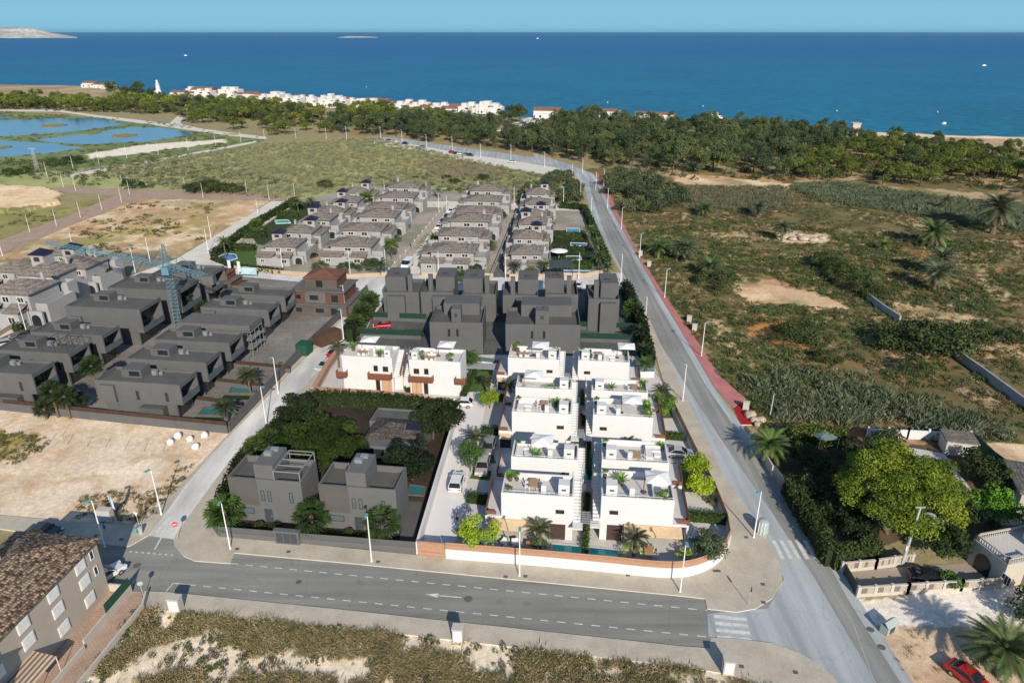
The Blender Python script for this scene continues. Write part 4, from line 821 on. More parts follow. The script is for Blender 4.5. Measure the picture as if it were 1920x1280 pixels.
banded("wood_fence_dark", (.075, .042, .03), (.03, .018, .014), 3, 'X', gap=.15); solid("awning_tan", (.62, .45, .27), .8); banded("awning_stripe", (.62, .52, .40), (.20, .10, .06), 2.2, 'Y', gap=.5); plain("panel_dark", (.075, .045, .036), .6, .2, 2)
plain("lawn", (.085, .16, .03), .95, .3, .8, .4, 12); plain("lawn_mid", (.045, .075, .02), .95, .3, .8, .4, 12); plain("lawn_dark", (.022, .045, .012), .95, .3, .8, .4, 12); brickmat("patio_pale", (.68, .65, .61), (.63, .60, .565), (.50, .48, .45), .8, var=.1)
plain("drive_white", (.72, .69, .67), .85, .05, .3, .05); plain("green_mesh", (.012, .045, .032), .9, .3, 2); plain("brick_red", (.17, .075, .05), .9, .3, .7, .25, 9); plain("concrete_grey", (.13, .125, .12), .9, .2, .6)
brickmat("brick_wall", (.20, .085, .055), (.16, .07, .048), (.13, .11, .10), 1.4, var=.35, bw=.9, bh=.35); solid("crane_blue", (.10, .235, .30), .6); plain("container_green", (.015, .085, .05), .6); plain("container_brown", (.10, .055, .035), .7)
plain("green_mesh2", (.02, .09, .055), .9, .3, 2); solid("gazebo_green_shaded", (.10, .16, .14), .8); brickmat("patio_tan", (.46, .39, .30), (.42, .35, .27), (.33, .28, .22), .8, var=.15); roofmat("tile_dim", (.15, .135, .12), (.10, .09, .08), 2.6, .5)  # the gazebo's green is darkened to carry the tree shade over it
brickmat("screen_block", (.62, .54, .44), (.50, .42, .34), (.20, .17, .14), 3.0, mortar=.09, var=.1, off=0, bw=.5, bh=.5); plain("town_white", (.66, .635, .61), .85, .1, .3); plain("render_grey_green", (.085, .092, .086), .8, .12, .6)
plain("front_grey", (.130, .130, .131), .85, .1, .4); solid("door_grey", (.05, .06, .07), .5); solid("steel_white_dim", (.28, .28, .28), .5)
plain("wall_ochre", (.46, .36, .26), .85, .12, .5); plain("shade_cloth", (.80, .78, .75), .8, .05)
def wallrun(b, pts, z0, z1, t=.2, m=0, close=False):
    """a wall of even thickness along a line of ground points, one mitred solid"""
    n = len(pts); P = [Vector(p) for p in pts]; off = []
    for k in range(n):
        a = P[k - 1] if (k or close) else None; c = P[(k + 1) % n] if (k < n - 1 or close) else None
        d1 = (P[k] - a).normalized() if a is not None else None; d2 = (c - P[k]).normalized() if c is not None else None
        d1 = d2 if d1 is None else d1; d2 = d1 if d2 is None else d2
        q = (Vector((-d1.y, d1.x)) + Vector((-d2.y, d2.x))); q = q / max(.5, q.length_squared / 2 ** .5 / 2 ** .5) if q.length else Vector((0, 0)); off.append(q * t / 2 if q.length else q)
    i = len(b.v)
    for p, o in zip(P, off):
        for s, z in ((1, z0), (-1, z0), (-1, z1), (1, z1)): b.v.append((p.x + o.x * s, p.y + o.y * s, z))
    for k in range(n if close else n - 1):
        u = i + 4 * k; w_ = i + 4 * ((k + 1) % n)
        for a, c in ((0, 1), (1, 2), (2, 3), (3, 0)): b.f.append((u + a, u + c, w_ + c, w_ + a)); b.m.append(m)
    if not close:
        b.f.append((i + 3, i + 2, i + 1, i)); b.m.append(m); u = i + 4 * (n - 1); b.f.append((u, u + 1, u + 2, u + 3)); b.m.append(m)
    return b
def curve(pts, n=6):
    out = []
    for k in range(len(pts) - 1):
        p0 = Vector(pts[max(0, k - 1)]); p1 = Vector(pts[k]); p2 = Vector(pts[k + 1]); p3 = Vector(pts[min(len(pts) - 1, k + 2)])
        for j in range(n):
            t = j / n; out.append(tuple(.5 * ((2 * p1) + (p2 - p0) * t + (2 * p0 - 5 * p1 + 4 * p2 - p3) * t * t + (3 * p1 - p0 - 3 * p2 + p3) * t ** 3)))
    return out + [tuple(pts[-1])]
def fence(name, label, cat, pts, hbase, htop, base, top, tb=.22, tt=.08, post=None, z0=.1):
    t = thing(name, label, cat, (*pts[0], 0)); L = [(p[0] - pts[0][0], p[1] - pts[0][1]) for p in pts]
    if hbase: b = MB(); wallrun(b, L, z0 - .1, hbase, tb); b.build("wall_base", base, t)
    if htop > hbase: b = MB(); wallrun(b, L, hbase + .003, htop, tt); b.build("slat_panel" if 'slat' in top or 'wood' in top else "panel", top, t)
    if post:
        for a, c in zip(L, L[1:]):
            a = Vector(a); c = Vector(c); n = max(1, int((c - a).length / post[0]))
            for k in range(n + 1):
                p = a.lerp(c, k / n); b = MB(); b.box(p.x - .15, p.x + .15, p.y - .15, p.y + .15, 0, post[1]); b.build("post", post[2], t)
    return t
# ---------------------------------------------------------------- the white villas
AV = R(-6.0)
def white_villa(label, org, rz, W=9.1, D=5.0, mir=False, front=False, gdep=7.6, h=6.8, pil=True):
    t = thing("white_villa", label, "villa", (*org, 0), rz, "white flat roofed villas in two columns")
    X = (lambda x: W - x) if mir else (lambda x: x); ter = 2.1
    b = MB()
    b.box(X(-ter), X(W), (1.6 if front else .25), gdep, 0, 3.15, 0, 1)
    if front: b.box(X(W - 2.9), X(W), .02, 1.597, 0, 3.15); b.box(X(-ter), X(-ter + .25), .1, 1.597, 0, 3.15)
    if front: b.box(X(-ter), X(W - 2.903), .02, 1.59, 2.85, 3.15)
    b.shell(min(X(-.02), X(W)), max(X(-.02), X(W)), 0, D, 3.153, h, .85, .2, 0, 1)
    b.build("wall", ["render_white", "roof_tile_pale"], t)
    # chimney block with its vent, and the slim partition on the roof terrace
    f = h - .85 + .004
    b = MB(); b.box(X(W - 1.95), X(W - .55), .55, 1.9, f, f + 2.15); c = b.build("roof_block", "render_white", t)
    b = MB(); b.box(X(W - 1.55), X(W - 1.0), .53, .548, f + 1.25, f + 1.5); b.build("vent", "frame_dark", c)
    if pil: b = MB(); b.box(X(W - 4.15), X(W - 3.5), .9, 1.35, f, f + 1.6); b.build("partition", "render_white", t)
    b = MB()
    for (p, q) in (((X(.1), .1, h + .28), (X(W - .1), .1, h + .28)), ((X(.1), .1, h + .28), (X(.1), D - .1, h + .28))): b.tube(p, q, .025, n=5)
    for x in np.linspace(.1, W - .1, 7): b.tube((X(x), .1, h), (X(x), .1, h + .28), .02, n=4)
    b.build("roof_rail", "steel_white", t)
    # outside stair climbing along the inner side to the roof
    b = MB(); ns = 13; y0 = -.1; y1 = D + .4
    for k in range(ns):
        ya = y0 + (y1 - y0) * k / ns; zt = 3.15 + (h - .85 - 3.15) * (k + 1) / ns
        b.box(X(W + .004), X(W + .95), ya, ya + (y1 - y0) / ns - .002, zt - .30, zt)
    b.box(X(W + .004), X(W + 1.25), -1.5, y0 - .002, 2.98, 3.15); st = b.build("stair", "render_white", t)
    b = MB()
    for k in range(ns): ya = y0 + (y1 - y0) * (k + .5) / ns; zt = 3.15 + (h - .85 - 3.15) * (k + 1) / ns; b.tube((X(W + 1.06), ya, zt), (X(W + 1.06), ya, zt + .9), .015, n=4)
    b.tube((X(W + 1.06), y0, 4.15), (X(W + 1.06), y1, h + .1), .03, n=5); b.tube((X(W + 1.06), -1.45, 4.1), (X(W + 1.06), y0, 4.15), .03, n=5); b.build("handrail", "frame_brown", st)
    # terrace on the outer side with its brown boarded screen
    b = MB(); xo = X(-ter); b.box(xo, xo + (.08 if not mir else -.08), .3, gdep - .3, 3.16, 4.25); b.box(X(-ter + .082), X(-.7), .3, .38, 3.16, 3.75); b.build("balcony_screen", "slat_brown", t)
    lo, hi = sorted((X(W - 2.2), X(W - 1.1))); win(t, 'f', 0, lo, hi, 4.15, 4.75, "frame_brown", "glass_dark")
    if front:
        lo, hi = sorted((X(-1.2), X(W - 3.0)))
        b = MB(); b.quad((lo, .6, 2.84), (hi, .6, 2.84), (hi, -1.6, 2.45), (lo, -1.6, 2.45)); b.quad((lo, -1.6, 2.45), (hi, -1.6, 2.45), (hi, -1.6, 2.25), (lo, -1.6, 2.25)); b.quad((lo, .6, 2.88), (lo, -1.6, 2.49), (hi, -1.6, 2.49), (hi, .6, 2.88)); b.build("awning", "awning_tan", t)
        lo, hi = sorted((X(W - 2.85), X(W - .9))); b = MB(); b.box(lo, hi, -.02, .015, .02, 2.5); b.build("door_panel", "panel_dark", t)
        lo, hi = sorted((X(0), X(3.6))); win(t, 'f', 1.6, lo, hi, .1, 2.3, "frame_dark", "glass_dark", 2, "patio_door")
    else:
        lo, hi = sorted((X(-1.9), X(-.2))); b = MB(); b.quad((lo, .2, 2.7), (hi, .2, 2.7), (hi, -1.0, 2.4), (lo, -1.0, 2.4)); b.build("awning", "awning_tan", t)
        win(t, 'f', .25, lo, hi, .1, 2.2, "frame_dark", "glass_dark", 1, "patio_door")
    return t
VL = [("nearest villa of the left white column, tan awning and teak roof table", (-1.35, 74.35), True, 7.9), ("second villa of the left white column, parasol and round lounge on its roof", (-.1, 82.65), False, 5.6),
      ("middle villa of the left white column, white corner sofa on its roof", (0, 95.2), False, 7.9), ("fourth villa of the left white column, two potted plants on the roof edge", (.6, 103.3), False, 5.6), ("farthest villa of the left white column, beside the dark houses", (-.7, 114.7), False, 6)]
VR = [("nearest villa of the right white column, at the curved wall", (11.2, 73.6), True, 7.9), ("second villa of the right white column, teak table and sofa on its roof", (12.2, 81.9), False, 5.6), ("middle villa of the right white column, big parasol on its roof", (12.3, 94.2), False, 7.9),
      ("fourth villa of the right white column, plants and small table on the roof", (12.9, 102.2), False, 5.6), ("farthest villa of the right white column, parasol at its right edge", (11.7, 113.6), False, 6)]
WV = {}
for k, (l, o, fr, gd) in enumerate(VL): WV['L', k] = white_villa(l, o, AV, 9.1, (4.7, 4.2, 4.9, 4.2, 5.4)[k], False, fr, gd, pil=k != 3)
for k, (l, o, fr, gd) in enumerate(VR): WV['R', k] = white_villa(l, o, AV, 9.0, (6.0, 5.4, 5.6, 4.4, 5.4)[k], True, fr, gd, pil=k != 3)
# the pair of white villas at the upper left of the plot
def pair_villa(label, org, rz, W, D, mir):
    t = thing("white_villa", label, "villa", (*org, 0), rz, "white flat roofed villas at the back of the plot"); h = 6.8
    X = (lambda x: W - x) if mir else (lambda x: x)
    b = MB(); b.shell(0, W, 0, D, 0, h, .6, .2, 0, 1); b.box(X(W - .35), X(W + .0), -.002 - 1.1, -.004, 0, 2.9) if False else None
    b.box(X(W + .004), X(W + 1.5), .9, D - .3, 0, 2.95); b.build("wall", ["render_white", "roof_tile_pale"], t)
    f = h - .597
    b = MB(); b.box(X(W - 1.5), X(W - .4), .5, 2.2, f, f + 1.9); c = b.build("roof_block", "render_white", t); b = MB(); b.box(X(W - 1.25), X(W - .8), .48, .498, f + 1.1, f + 1.35); b.build("vent", "frame_dark", c)
    b = MB(); b.box(X(W - 4), X(W - 3.5), 1.8, 2.2, f, f + 1.6); b.build("partition", "render_white", t)
    b = MB(); ns = 13
    for k in range(ns):
        ya = .2 + (D - .2) * k / ns; zt = 2.95 + (f - 2.95) * (k + 1) / ns; b.box(X(W + .004), X(W + 1.2), ya, ya + (D - .2) / ns - .002, zt - .30, zt)
    st = b.build("stair", "render_white", t)
    b = MB(); o = X(W + 1.2); b.quad((o, .2, 3.0), (o, D, f + .05), (o, D, f + 1.0), (o, .2, 4.0)); b.quad((o + .05, .2, 3.0), (o + .05, .2, 4.0), (o + .05, D, f + 1.0), (o + .05, D, f + .05)); b.build("stair_screen", "slat_wood", st)
    for (a, c, l) in ((4.9, 9.2, None), (-1.0, .9, None)):
        lo, hi = sorted((X(a), X(c))); b = MB(); b.box(lo, hi, -1.0, -.92, 2.85, 4.05); b.box(lo, lo + .08, -.918, -.01, 2.85, 4.05); b.box(hi - .08, hi, -.918, -.01, 2.85, 4.05); b.box(lo + .09, hi - .09, -.915, -.004, 2.85, 3.0); b.build("balcony_screen", "slat_brown", t)
    for a, c, z0, z1, n in ((5.8, 6.6, 4.06, 5.2, "balcony_door"), (7.5, 8.5, 4.06, 5.1, "window"), (6.0, 6.8, .1, 2.3, "door")): lo, hi = sorted((X(a), X(c))); win(t, 'f', 0, lo, hi, z0, z1, "frame_brown", "glass_dark", 1 if n == "window" else 0, n)
    lo, hi = sorted((X(7.1), X(9.0))); b = MB(); b.box(lo, hi, -.05, -.004, 0, 2.3); b.build("garage_door", "wood_door", t)
    return t
RP = R(-7.2)
WV['P'] = pair_villa("left villa of the back white pair, next to the side street", (-30.6, 115.6), RP, 9.3, 5.2, False)
WV['Q'] = pair_villa("right villa of the back white pair, beside a tall green tree", (-18.3, 113.9), RP, 9.3, 5.4, True)
# paving, lawns and pools of the white plot
b = MB(); b.sheet(GP([(784, 1040), (1250, 1080), (1310, 1074), (1350, 1049), (1366, 1019), (1364, 985), (1338, 925), (1298, 850), (1250, 738), (1228, 690), (1195, 668), (640, 664), (592, 744), (862, 772)]), .13); struct("patio_paving", b, "patio_pale")
b = MB(); b.sheet(GP([(786, 1036), (842, 1040), (862, 1000), (878, 890), (905, 790), (918, 720), (905, 700), (880, 715), (868, 760), (860, 780)]), .142); struct("driveway", b, "drive_white")
def lawn(px, mat="lawn", z=.15): b = MB(); b.sheet(GP(px), z); struct("lawn", b, mat)
for q in ([(885, 850), (925, 853), (930, 870), (890, 866)], [(880, 898), (918, 902), (922, 884), (890, 880)], [(1258, 868), (1306, 872), (1332, 925), (1264, 922)], [(870, 700), (925, 690), (918, 735), (880, 736)], [(1228, 760), (1256, 760), (1262, 785), (1232, 785)], [(1280, 1050), (1350, 1045), (1335, 1062), (1290, 1070)]): lawn(q)
def pool(label, px, mat="pool_water", group=None, rim="patio_pale", z=.17):
    W = GP(px); c = (sum(p[0] for p in W) / len(W), sum(p[1] for p in W) / len(W)); t = thing("swimming_pool", label, "pool", (*c, 0), 0, group); L = [(p[0] - c[0], p[1] - c[1]) for p in W]
    b = MB(); b.sheet(L, z); b.build("water", mat, t); b = MB(); wallrun(b, L, .05, z + .09, .3, close=True); b.build("rim", rim, t); return t
for k, q in enumerate(([(1036, 1020), (1094, 1026), (1094, 1042), (1032, 1036)], [(1104, 1027), (1160, 1033), (1160, 1049), (1104, 1043)], [(1090, 852), (1118, 852), (1118, 906), (1090, 906)], [(1079, 740), (1096, 740), (1096, 764), (1078, 764)], [(745, 696), (758, 696), (752, 724), (740, 724)])):
    pool(("narrow turquoise pool of the left front villa behind the boarded wall", "narrow turquoise pool of the right front villa behind the boarded wall", "turquoise pool in the alley between the second villas", "turquoise pool in the alley between the fourth villas", "turquoise pool between the back pair of white villas")[k], q)
# walls round the white plot
cf = curve(GP([(836, 1047), (1000, 1060), (1130, 1072), (1250, 1083), (1310, 1075), (1350, 1051), (1367, 1020)]), 5)
fence("perimeter_wall", "curved white plot wall topped with wooden slats along the front road", "wall", cf, 1.55, 2.5, "render_white", "slat_wood")
fence("slat_gate", "wooden slat gate at the left end of the white wall", "gate", GP([(784, 1042), (835, 1047)]), 0, 2.4, "render_white", "slat_wood", tt=.1)
fence("perimeter_wall", "white wall with tall wooden slat screen along the main road", "wall", GP([(1367, 1018), (1362, 985), (1339, 927), (1300, 851), (1262, 770), (1247, 740)]), .9, 1.9, "render_white", "slat_wood")
fence("alley_wall", "long white wall between the dark garden and the white driveway", "wall", GP([(783, 1040), (822, 905), (861, 774)]), 2.0, 2.0, "render_white", "render_white", tb=.3)
fence("perimeter_wall", "white wall with wooden board top in front of the back villa pair", "wall", GP([(591, 746), (690, 752), (793, 760)]), 1.1, 2.1, "render_white", "slat_wood", tt=.9)
fence("slat_gate", "row of wooden gate panels beside the white hatchback", "gate", GP([(796, 760), (852, 766)]), 0, 1.9, "render_white", "wood_door", post=(1.4, 2.0, "render_white"))
fence("perimeter_wall", "white wall with wooden board top along the side street", "wall", GP([(591, 744), (615, 700), (640, 664)]), 1.0, 2.1, "render_white", "slat_wood", tt=.9)
fence("plot_wall", "white wall with grey glass panels behind the back villas", "wall", GP([(642, 662), (760, 672), (865, 684), (935, 692)]), 1.3, 2.2, "render_white", "glass_blue", tt=.04)
fence("plot_wall", "white wall with grey glass panels behind the far right villa", "wall", GP([(1186, 708), (1226, 708)]), 1.3, 2.2, "render_white", "glass_blue", tt=.04)
def pergola(label, org, rz, W=2.6, n=6, z=3.0, D=2.2):
    t = thing("pergola", label, "pergola", (*org, 0), rz, "slatted pergolas between the villa columns"); b = MB()
    for k in range(n): y = D * k / (n - 1); b.box(0, W, y - .07, y + .07, z, z + .16)
    b.box(.02, .12, -.05, D + .05, z - .2, z - .003); b.box(W - .12, W - .02, -.05, D + .05, z - .2, z - .003); b.build("slats", "steel_grey", t)
    for x in (.07, W - .07):
        b = MB(); b.tube((x, D, .1), (x, D, z - .2), .05, n=6); b.build("post", "steel_grey", t)
for o, l in (((8.45, 73.2), "grey pergola between the nearest two white villas"), ((9.4, 80.0), "grey pergola in the alley behind the nearest white villas"), ((9.5, 93.9), "grey pergola between the middle two white villas"), ((9.6, 101.5), "grey pergola between the fourth white villas"), ((8.6, 113.8), "grey pergola between the farthest two white villas"), ((-8.6, 118.2), "white pergola between the back pair and the left column")): pergola(l, o, AV, 2.5 if o[0] > 0 else 7.2)
# ---------------------------------------------------------------- dark grey villas, left development
def grey_villa(label, org, rz, W=15.0, D=5.4, h=6.75, nwin=2, garage=True, mat="render_grey", rm="roof_grey", pergo=False, unit=True, group="grey villas of the left development"):
    t = thing("grey_villa", label, "villa", (*org, 0), rz, group); b = MB(); rec = 2.3; zf = h - .45
    b.box(.8, W - 1.7, .25, D, 0, 3.0); b.box(0, W - rec, 0, D, 3.0, zf, 0, 1); b.box(W - rec, W, 0, .28, 3.25, zf); b.box(W - rec, W, D - .28, D, 3.25, zf); b.box(W - rec, W, 0, D, 2.98, 3.25); b.box(W - rec, W, .283, D - .283, zf - .3, zf - .002, 0, 1)
    z = zf + .002; tk = .2
    b.box(0, W, 0, tk, z, h); b.box(0, W, D - tk, D, z, h); b.box(0, tk, tk + .001, D - tk - .001, z, h); b.box(W - tk, W, tk + .001, D - tk - .001, z, h)
    b.box(W - 1.697, W - 1.4, .27, .6, 0, 2.978); b.build("wall", [mat, rm], t)
    b = MB(); b.box(3.2, 6.8, D - 2.9, D - .25, zf + .005, h + 1.0); rb = b.build("roof_box", mat, t); b = MB(); b.box(4.6, 6.5, D - 2.93, D - 2.904, zf + .3, h + .75); b.build("glazing", "glass_dark", rb)
    b = MB(); b.box(W - .05, W - .01, .29, D - .29, 3.26, 4.2); b.build("glass_balustrade", "glass_blue", t)
    win(t, 'r', W - rec, .9, D - .9, 3.3, 5.6, "frame_dark", "glass_dark", 2, "balcony_door"); win(t, 'r', W - 1.7, .8, D - .8, .1, 2.5, "frame_dark", "glass_dark", 2, "patio_door")
    for x in (6.9, 12.1)[:nwin]: win(t, 'f', 0, x, x + .55, 3.5, 5.2, "frame_dark", "glass_dark", 0)
    if garage: b = MB(); b.box(7.6, 11.9, -1.1, .245, 0, 2.6); b.build("garage_box", "render_grey_green", t)
    b = MB(); b.box(.9, 3.4, -.55, -.004, 3.15, 6.1); b.build("bay", mat, t)
    if unit: b = MB(); b.box(7.8, 8.6, D - 1.6, D - 1.0, zf + .003, zf + .75); b.box(9.0, 9.5, D - 1.4, D - 1.1, zf + .003, zf + .55); b.build("air_conditioner", "steel_grey", t)
    if pergo:
        b = MB()
        for x in (9.5, 12.0, 14.5):
            for y in (.5, D - .5): b.tube((x, y, zf), (x, y, h + 1.7), .05, n=4)
            b.tube((x, .5, h + 1.7), (x, D - .5, h + 1.7), .05, n=4)
        for y in (.5, D - .5): b.tube((9.5, y, h + 1.7), (14.5, y, h + 1.7), .05, n=4)
        b.build("roof_pergola", "frame_dark", t)
    return t
RG = R(-7.3)
names = ["first", "second", "third", "fourth", "fifth", "sixth"]
for k in range(6):
    if k == 3: continue
    grey_villa(f"{names[k]} grey villa from the bare lot in the right hand row", (-69.6 + .95 * k, 106.0 + 8.55 * k), RG, 15.0, 5.3, garage=k == 0, nwin=2 if k == 0 else 1, unit=k != 5)
for k in range(3): grey_villa(f"{names[k]} grey villa from the bare lot in the left hand row", (-96.3 + 1.5 * k, 109.9 + 8.4 * k), RG, 15.0, 5.3, garage=k == 0, pergo=k == 1)
grey_villa("wide grey villa with long glazed balcony beside the crane", (-92.2, 137.0), RG, 16.5, 7.5, 8.2, 0, False)
grey_villa("grey villa with planted roof behind the crane mast", (-89.5, 148.5), RG, 17, 8, 8.2, 0, False)
grey_villa("pale grey villa in the far corner by the crossing", (-85, 161.0), RG, 14, 7, 7.6, 0, False)
# scaffolded shell, brick shells
t = thing("unfinished_villa", "unfinished grey villa with scaffold front in the right hand row", "villa", (-66.8, 131.6, 0), RG)
b = MB(); b.box(0, 15, 0, 5.4, 5.6, 6.7); b.box(0, 13, .3, 5.4, 0, 5.597); b.build("wall", "concrete_grey", t)
b = MB()
for z in (1.6, 3.4, 5.2): b.box(13.2, 15, .1, 5.3, z, z + .1)
for x in (13.3, 14.9):
    for y in (.2, 2.0, 3.8, 5.2): b.tube((x, y, 0), (x, y, 5.5), .05, n=4)
b.build("scaffold", "steel_grey", t); b = MB(); b.box(13.004, 13.1, .5, 4.9, .2, 4.9); b.build("brick_infill", "brick_wall", t)
def brick_shell(label, org, rz, s=1.0):
    t = thing("unfinished_house", label, "house", (*org, 0), rz); t.scale = (s * 1.28, s, s * .84)
    b = MB(); b.box(0, 10, 0, 9, 0, 3.0); b.box(.6, 9.4, .8, 9, 3.25, 6.2); b.box(2.5, 8, 2.5, 8.5, 6.45, 9.0); b.box(10.004, 13.5, 1, 8, 0, 2.6); b.build("wall", "brick_wall", t)
    b = MB(); b.box(-.3, 10.4, -.3, 9.3, 3.002, 3.248); b.box(.3, 9.8, .4, 9.3, 6.202, 6.448); b.box(2.9, 6.4, .62, .797, 3.26, 6.1)
    for x in (10.8, 13.3): b.box(x - .15, x + .15, .7, .996, 0, 2.6)
    b.box(10.45, 13.8, .5, 8.4, 2.603, 2.8); b.build("slab", "concrete_grey", t)
    b = MB(); b.hip(2.5, 8, 2.5, 8.5, 9.003, 1.6, .3, .12); b.build("roof", "brick_red", t)
    for x0, x1, z0, z1, y in ((1.2, 2.4, .9, 2.2, 0), (4.6, 6.2, .9, 2.2, 0), (7.2, 8.8, .4, 2.4, 0), (3.6, 5.2, 4, 5.4, .62), (1.2, 2.2, 4, 5.3, .8), (7.2, 8.6, 3.5, 5.6, .8), (4.3, 5.6, 6.6, 8.6, 2.5)): win(t, 'f', y, x0, x1, z0, z1, "concrete_grey", "glass_dark", 0, "opening")
    return t
brick_shell("three storey red brick house shell at the street corner", G(543, 590), RG, 1.08)
brick_shell("lower red brick shell behind the crane among palms", G(372, 556), RG, .72)
# crane
t = thing("tower_crane", "light blue lattice tower crane above the grey villas", "crane", (*G(335, 611), 0))
def lattice(b, a, c, w0, w1, n, tri=False):
    a = Vector(a); c = Vector(c); d = (c - a).normalized(); u = Vector((0, 0, 1)).cross(d)
    u = u.normalized() if u.length > .1 else Vector((1, 0, 0)); v = d.cross(u)
    cor = [(1, 1), (-1, 1), (-1, -1), (1, -1)] if not tri else [(1, -1), (-1, -1), (0, 1)]
    P = [[a.lerp(c, k / n) + (u * x + v * y) * ((w0 + (w1 - w0) * k / n) / 2) for x, y in cor] for k in range(n + 1)]; m = len(cor)
    for k in range(n):
        for j in range(m):
            b.tube(P[k][j], P[k + 1][j], .05, n=4, cap=False); b.tube(P[k][j], P[k][(j + 1) % m], .04, n=4, cap=False); b.tube(P[k][j], P[k + 1][(j + 1) % m], .04, n=4, cap=False)
JH = 15.5; cb = G(335, 611)
# jib ends: directions found on the level of the jib
tl = Vector((*G(80, 453, JH), JH)) - Vector((*cb, 0)); tr_ = Vector((*G(392, 519, JH), JH)) - Vector((*cb, 0))
pv = Vector((*G(312, 497, JH), JH)) - Vector((*cb, 0)); ap = Vector((pv.x * 1.0, pv.y, 20.0)); pv2 = Vector((pv.x, pv.y, JH))
b = MB(); lattice(b, (0, 0, 0), pv2, 1.5, 1.4, 16); b.build("mast", "crane_blue", t)
b = MB(); lattice(b, pv2 + Vector((0, 0, .4)), ap, 1.3, .25, 6); b.build("apex", "crane_blue", t)
b = MB(); lattice(b, pv2, tl, 1.2, .9, 26, True); b.build("jib", "crane_blue", t)
b = MB(); lattice(b, pv2, tr_, 1.2, 1.0, 9, True); b.build("counter_jib", "crane_blue", t)
b = MB(); e = tr_; b.box(e.x - 1.2, e.x + 1.0, e.y - .8, e.y + .8, e.z - 1.4, e.z + .3); b.build("counterweight", "concrete_grey", t)
b = MB(); b.box(pv2.x - .5, pv2.x + .9, pv2.y - 1.6, pv2.y - .75, JH - 1.7, JH - .1); b.build("cab", "crane_blue", t)
b = MB(); b.tube(ap, pv2.lerp(tl, .62), .05, n=4); b.tube(ap, tr_, .05, n=4); b.build("tie_cable", "crane_blue", t)
# site containers, walls, pools of the development
for (x, y, l, m, L) in ((566, 668, "green site container behind the pool wall", "container_green", 2.6), (596, 650, "rusty brown site container at the street edge", "container_brown", 5.5)):
    t = thing("site_container", l, "container", (*G(x, y), 0), R(-38) if L > 3 else R(-12)); b = MB(); b.box(-1.2, 1.2, 0, L, .1, 2.5)
    for k in range(int(L * 3)): b.box(1.203, 1.25, .1 + k * .33, .25 + k * .33, .2, 2.4)
    b.build("body", m, t); b = MB(); b.box(-1.1, 1.1, -.06, -.003, .2, 2.4); b.box(-.03, .03, -.1, -.063, .2, 2.4); b.build("door", m, t)
fence("plot_wall", "long grey plot wall with brown board top behind the bare lot", "wall", GP([(-120, 752), (0, 768), (200, 789), (428, 812)]), 1.5, 2.2, "render_grey", "wood_fence_dark", tt=.06)
fence("plot_wall", "dark grey slatted wall of the left development along the side street", "wall", GP([(431, 811), (520, 716), (560, 672), (690, 547)]), 1.2, 2.0, "render_grey", "render_dark", tt=.06)
for k in range(3):
    o = Vector(G(*((360, 756), (398, 722), (440, 690))[k])); e = Vector(G(*((455, 770), (492, 733), (545, 700))[k]))
    fence("garden_wall", f"low grey garden wall with brown boards behind the {names[k]} pool", "wall", [tuple(o), tuple(e)], 1.0, 1.7, "render_grey", "wood_fence_dark", tt=.06)
for k, q in enumerate(([(385, 765), (428, 766), (420, 780), (372, 778)], [(437, 722), (486, 722), (478, 738), (430, 737)], [(478, 684), (532, 686), (522, 698), (480, 696)], [(120, 748), (152, 750), (148, 764), (115, 762)])):
    pool(f"dim teal pool in the garden of the {names[k]} grey villa" if k < 3 else "dim teal pool between palms in the left hand row", q, "pool_dim", None, "roof_grey")
lawn([(365, 782), (420, 783), (418, 795), (355, 792)], "lawn_dark", .08); lawn([(420, 741), (470, 742), (466, 750), (415, 748)], "lawn_dark", .08)
# ---------------------------------------------------------------- two grey villas in the dark front plot
def front_villa(label, org, rz, W=10.2, D=5.6, h=6.75, pergo=False):
    t = thing("grey_villa", label, "villa", (*org, 0), rz, "grey villas in the front garden plot"); b = MB(); zf = h - .9
    b.shell(0, W, 0, D, 0, h, .9, .22, 0, 1); b.build("wall", ["front_grey", "roof_grey"], t)
    b = MB(); b.box(0, 3.9, -.05, -.004, 2.6, h - .002); b.build("cladding", "render_grey_warm", t)
    b = MB(); b.box(3.7, 6.3, .3, D - .5, zf + .004, h + 2.0); c = b.build("roof_tower", "front_grey", t)
    b = MB(); b.box(4.2, 5.2, 2.4, 3.1, h + 2.003, h + 2.5); b.box(4.6, 5.6, 3.6, 4.2, h + 2.003, h + 2.4); b.tube((4.0, 1, h + 2), (4.0, 1, h + 3.0), .03, n=4); b.build("roof_plant", "steel_grey", c)
    for x in (4.3, 5.2, 8.2): win(t, 'f', 0, x, x + .5, 3.4, 5.0, "frame_dark", "glass_blue", 0)
    win(t, 'f', 0, 1.1, 3.0, 1.2, 2.1, "frame_dark", "glass_blue", 0); win(t, 'f', 0, 8.4, 8.9, 1.1, 1.9, "frame_dark", "glass_blue", 0)
    b = MB(); b.box(4.4, 5.5, -.06, -.004, .05, 2.1); d = b.build("door", "door_grey", t); b = MB(); b.box(5.3, 5.36, -.1, -.062, .9, 1.2); b.build("handle", "steel_grey", d)
    if pergo:
        b = MB()
        for y in (.15, 1.6, 3.0, 4.4, D - .15): b.tube((6.4, y, h + 1.3), (9.9, y, h + 1.3), .06, n=4)
        for x in (6.4, 9.9):
            b.tube((x, .15, h + 1.3), (x, D - .15, h + 1.3), .06, n=4)
            for y in (.15, D - .15): b.tube((x, y, zf), (x, y, h + 1.3), .06, n=4)
        b.build("roof_pergola", "steel_white_dim", t)
    else: b = MB(); b.box(9.0, W - .25, .3, D - .25, zf + .004, zf + .1); b.build("roof_edge", "roof_grey", t)
    return t
front_villa("left grey villa of the front garden plot, with roof pergola frame", (-37.2, 77.9), RG, 10.0, 5.3, pergo=True)
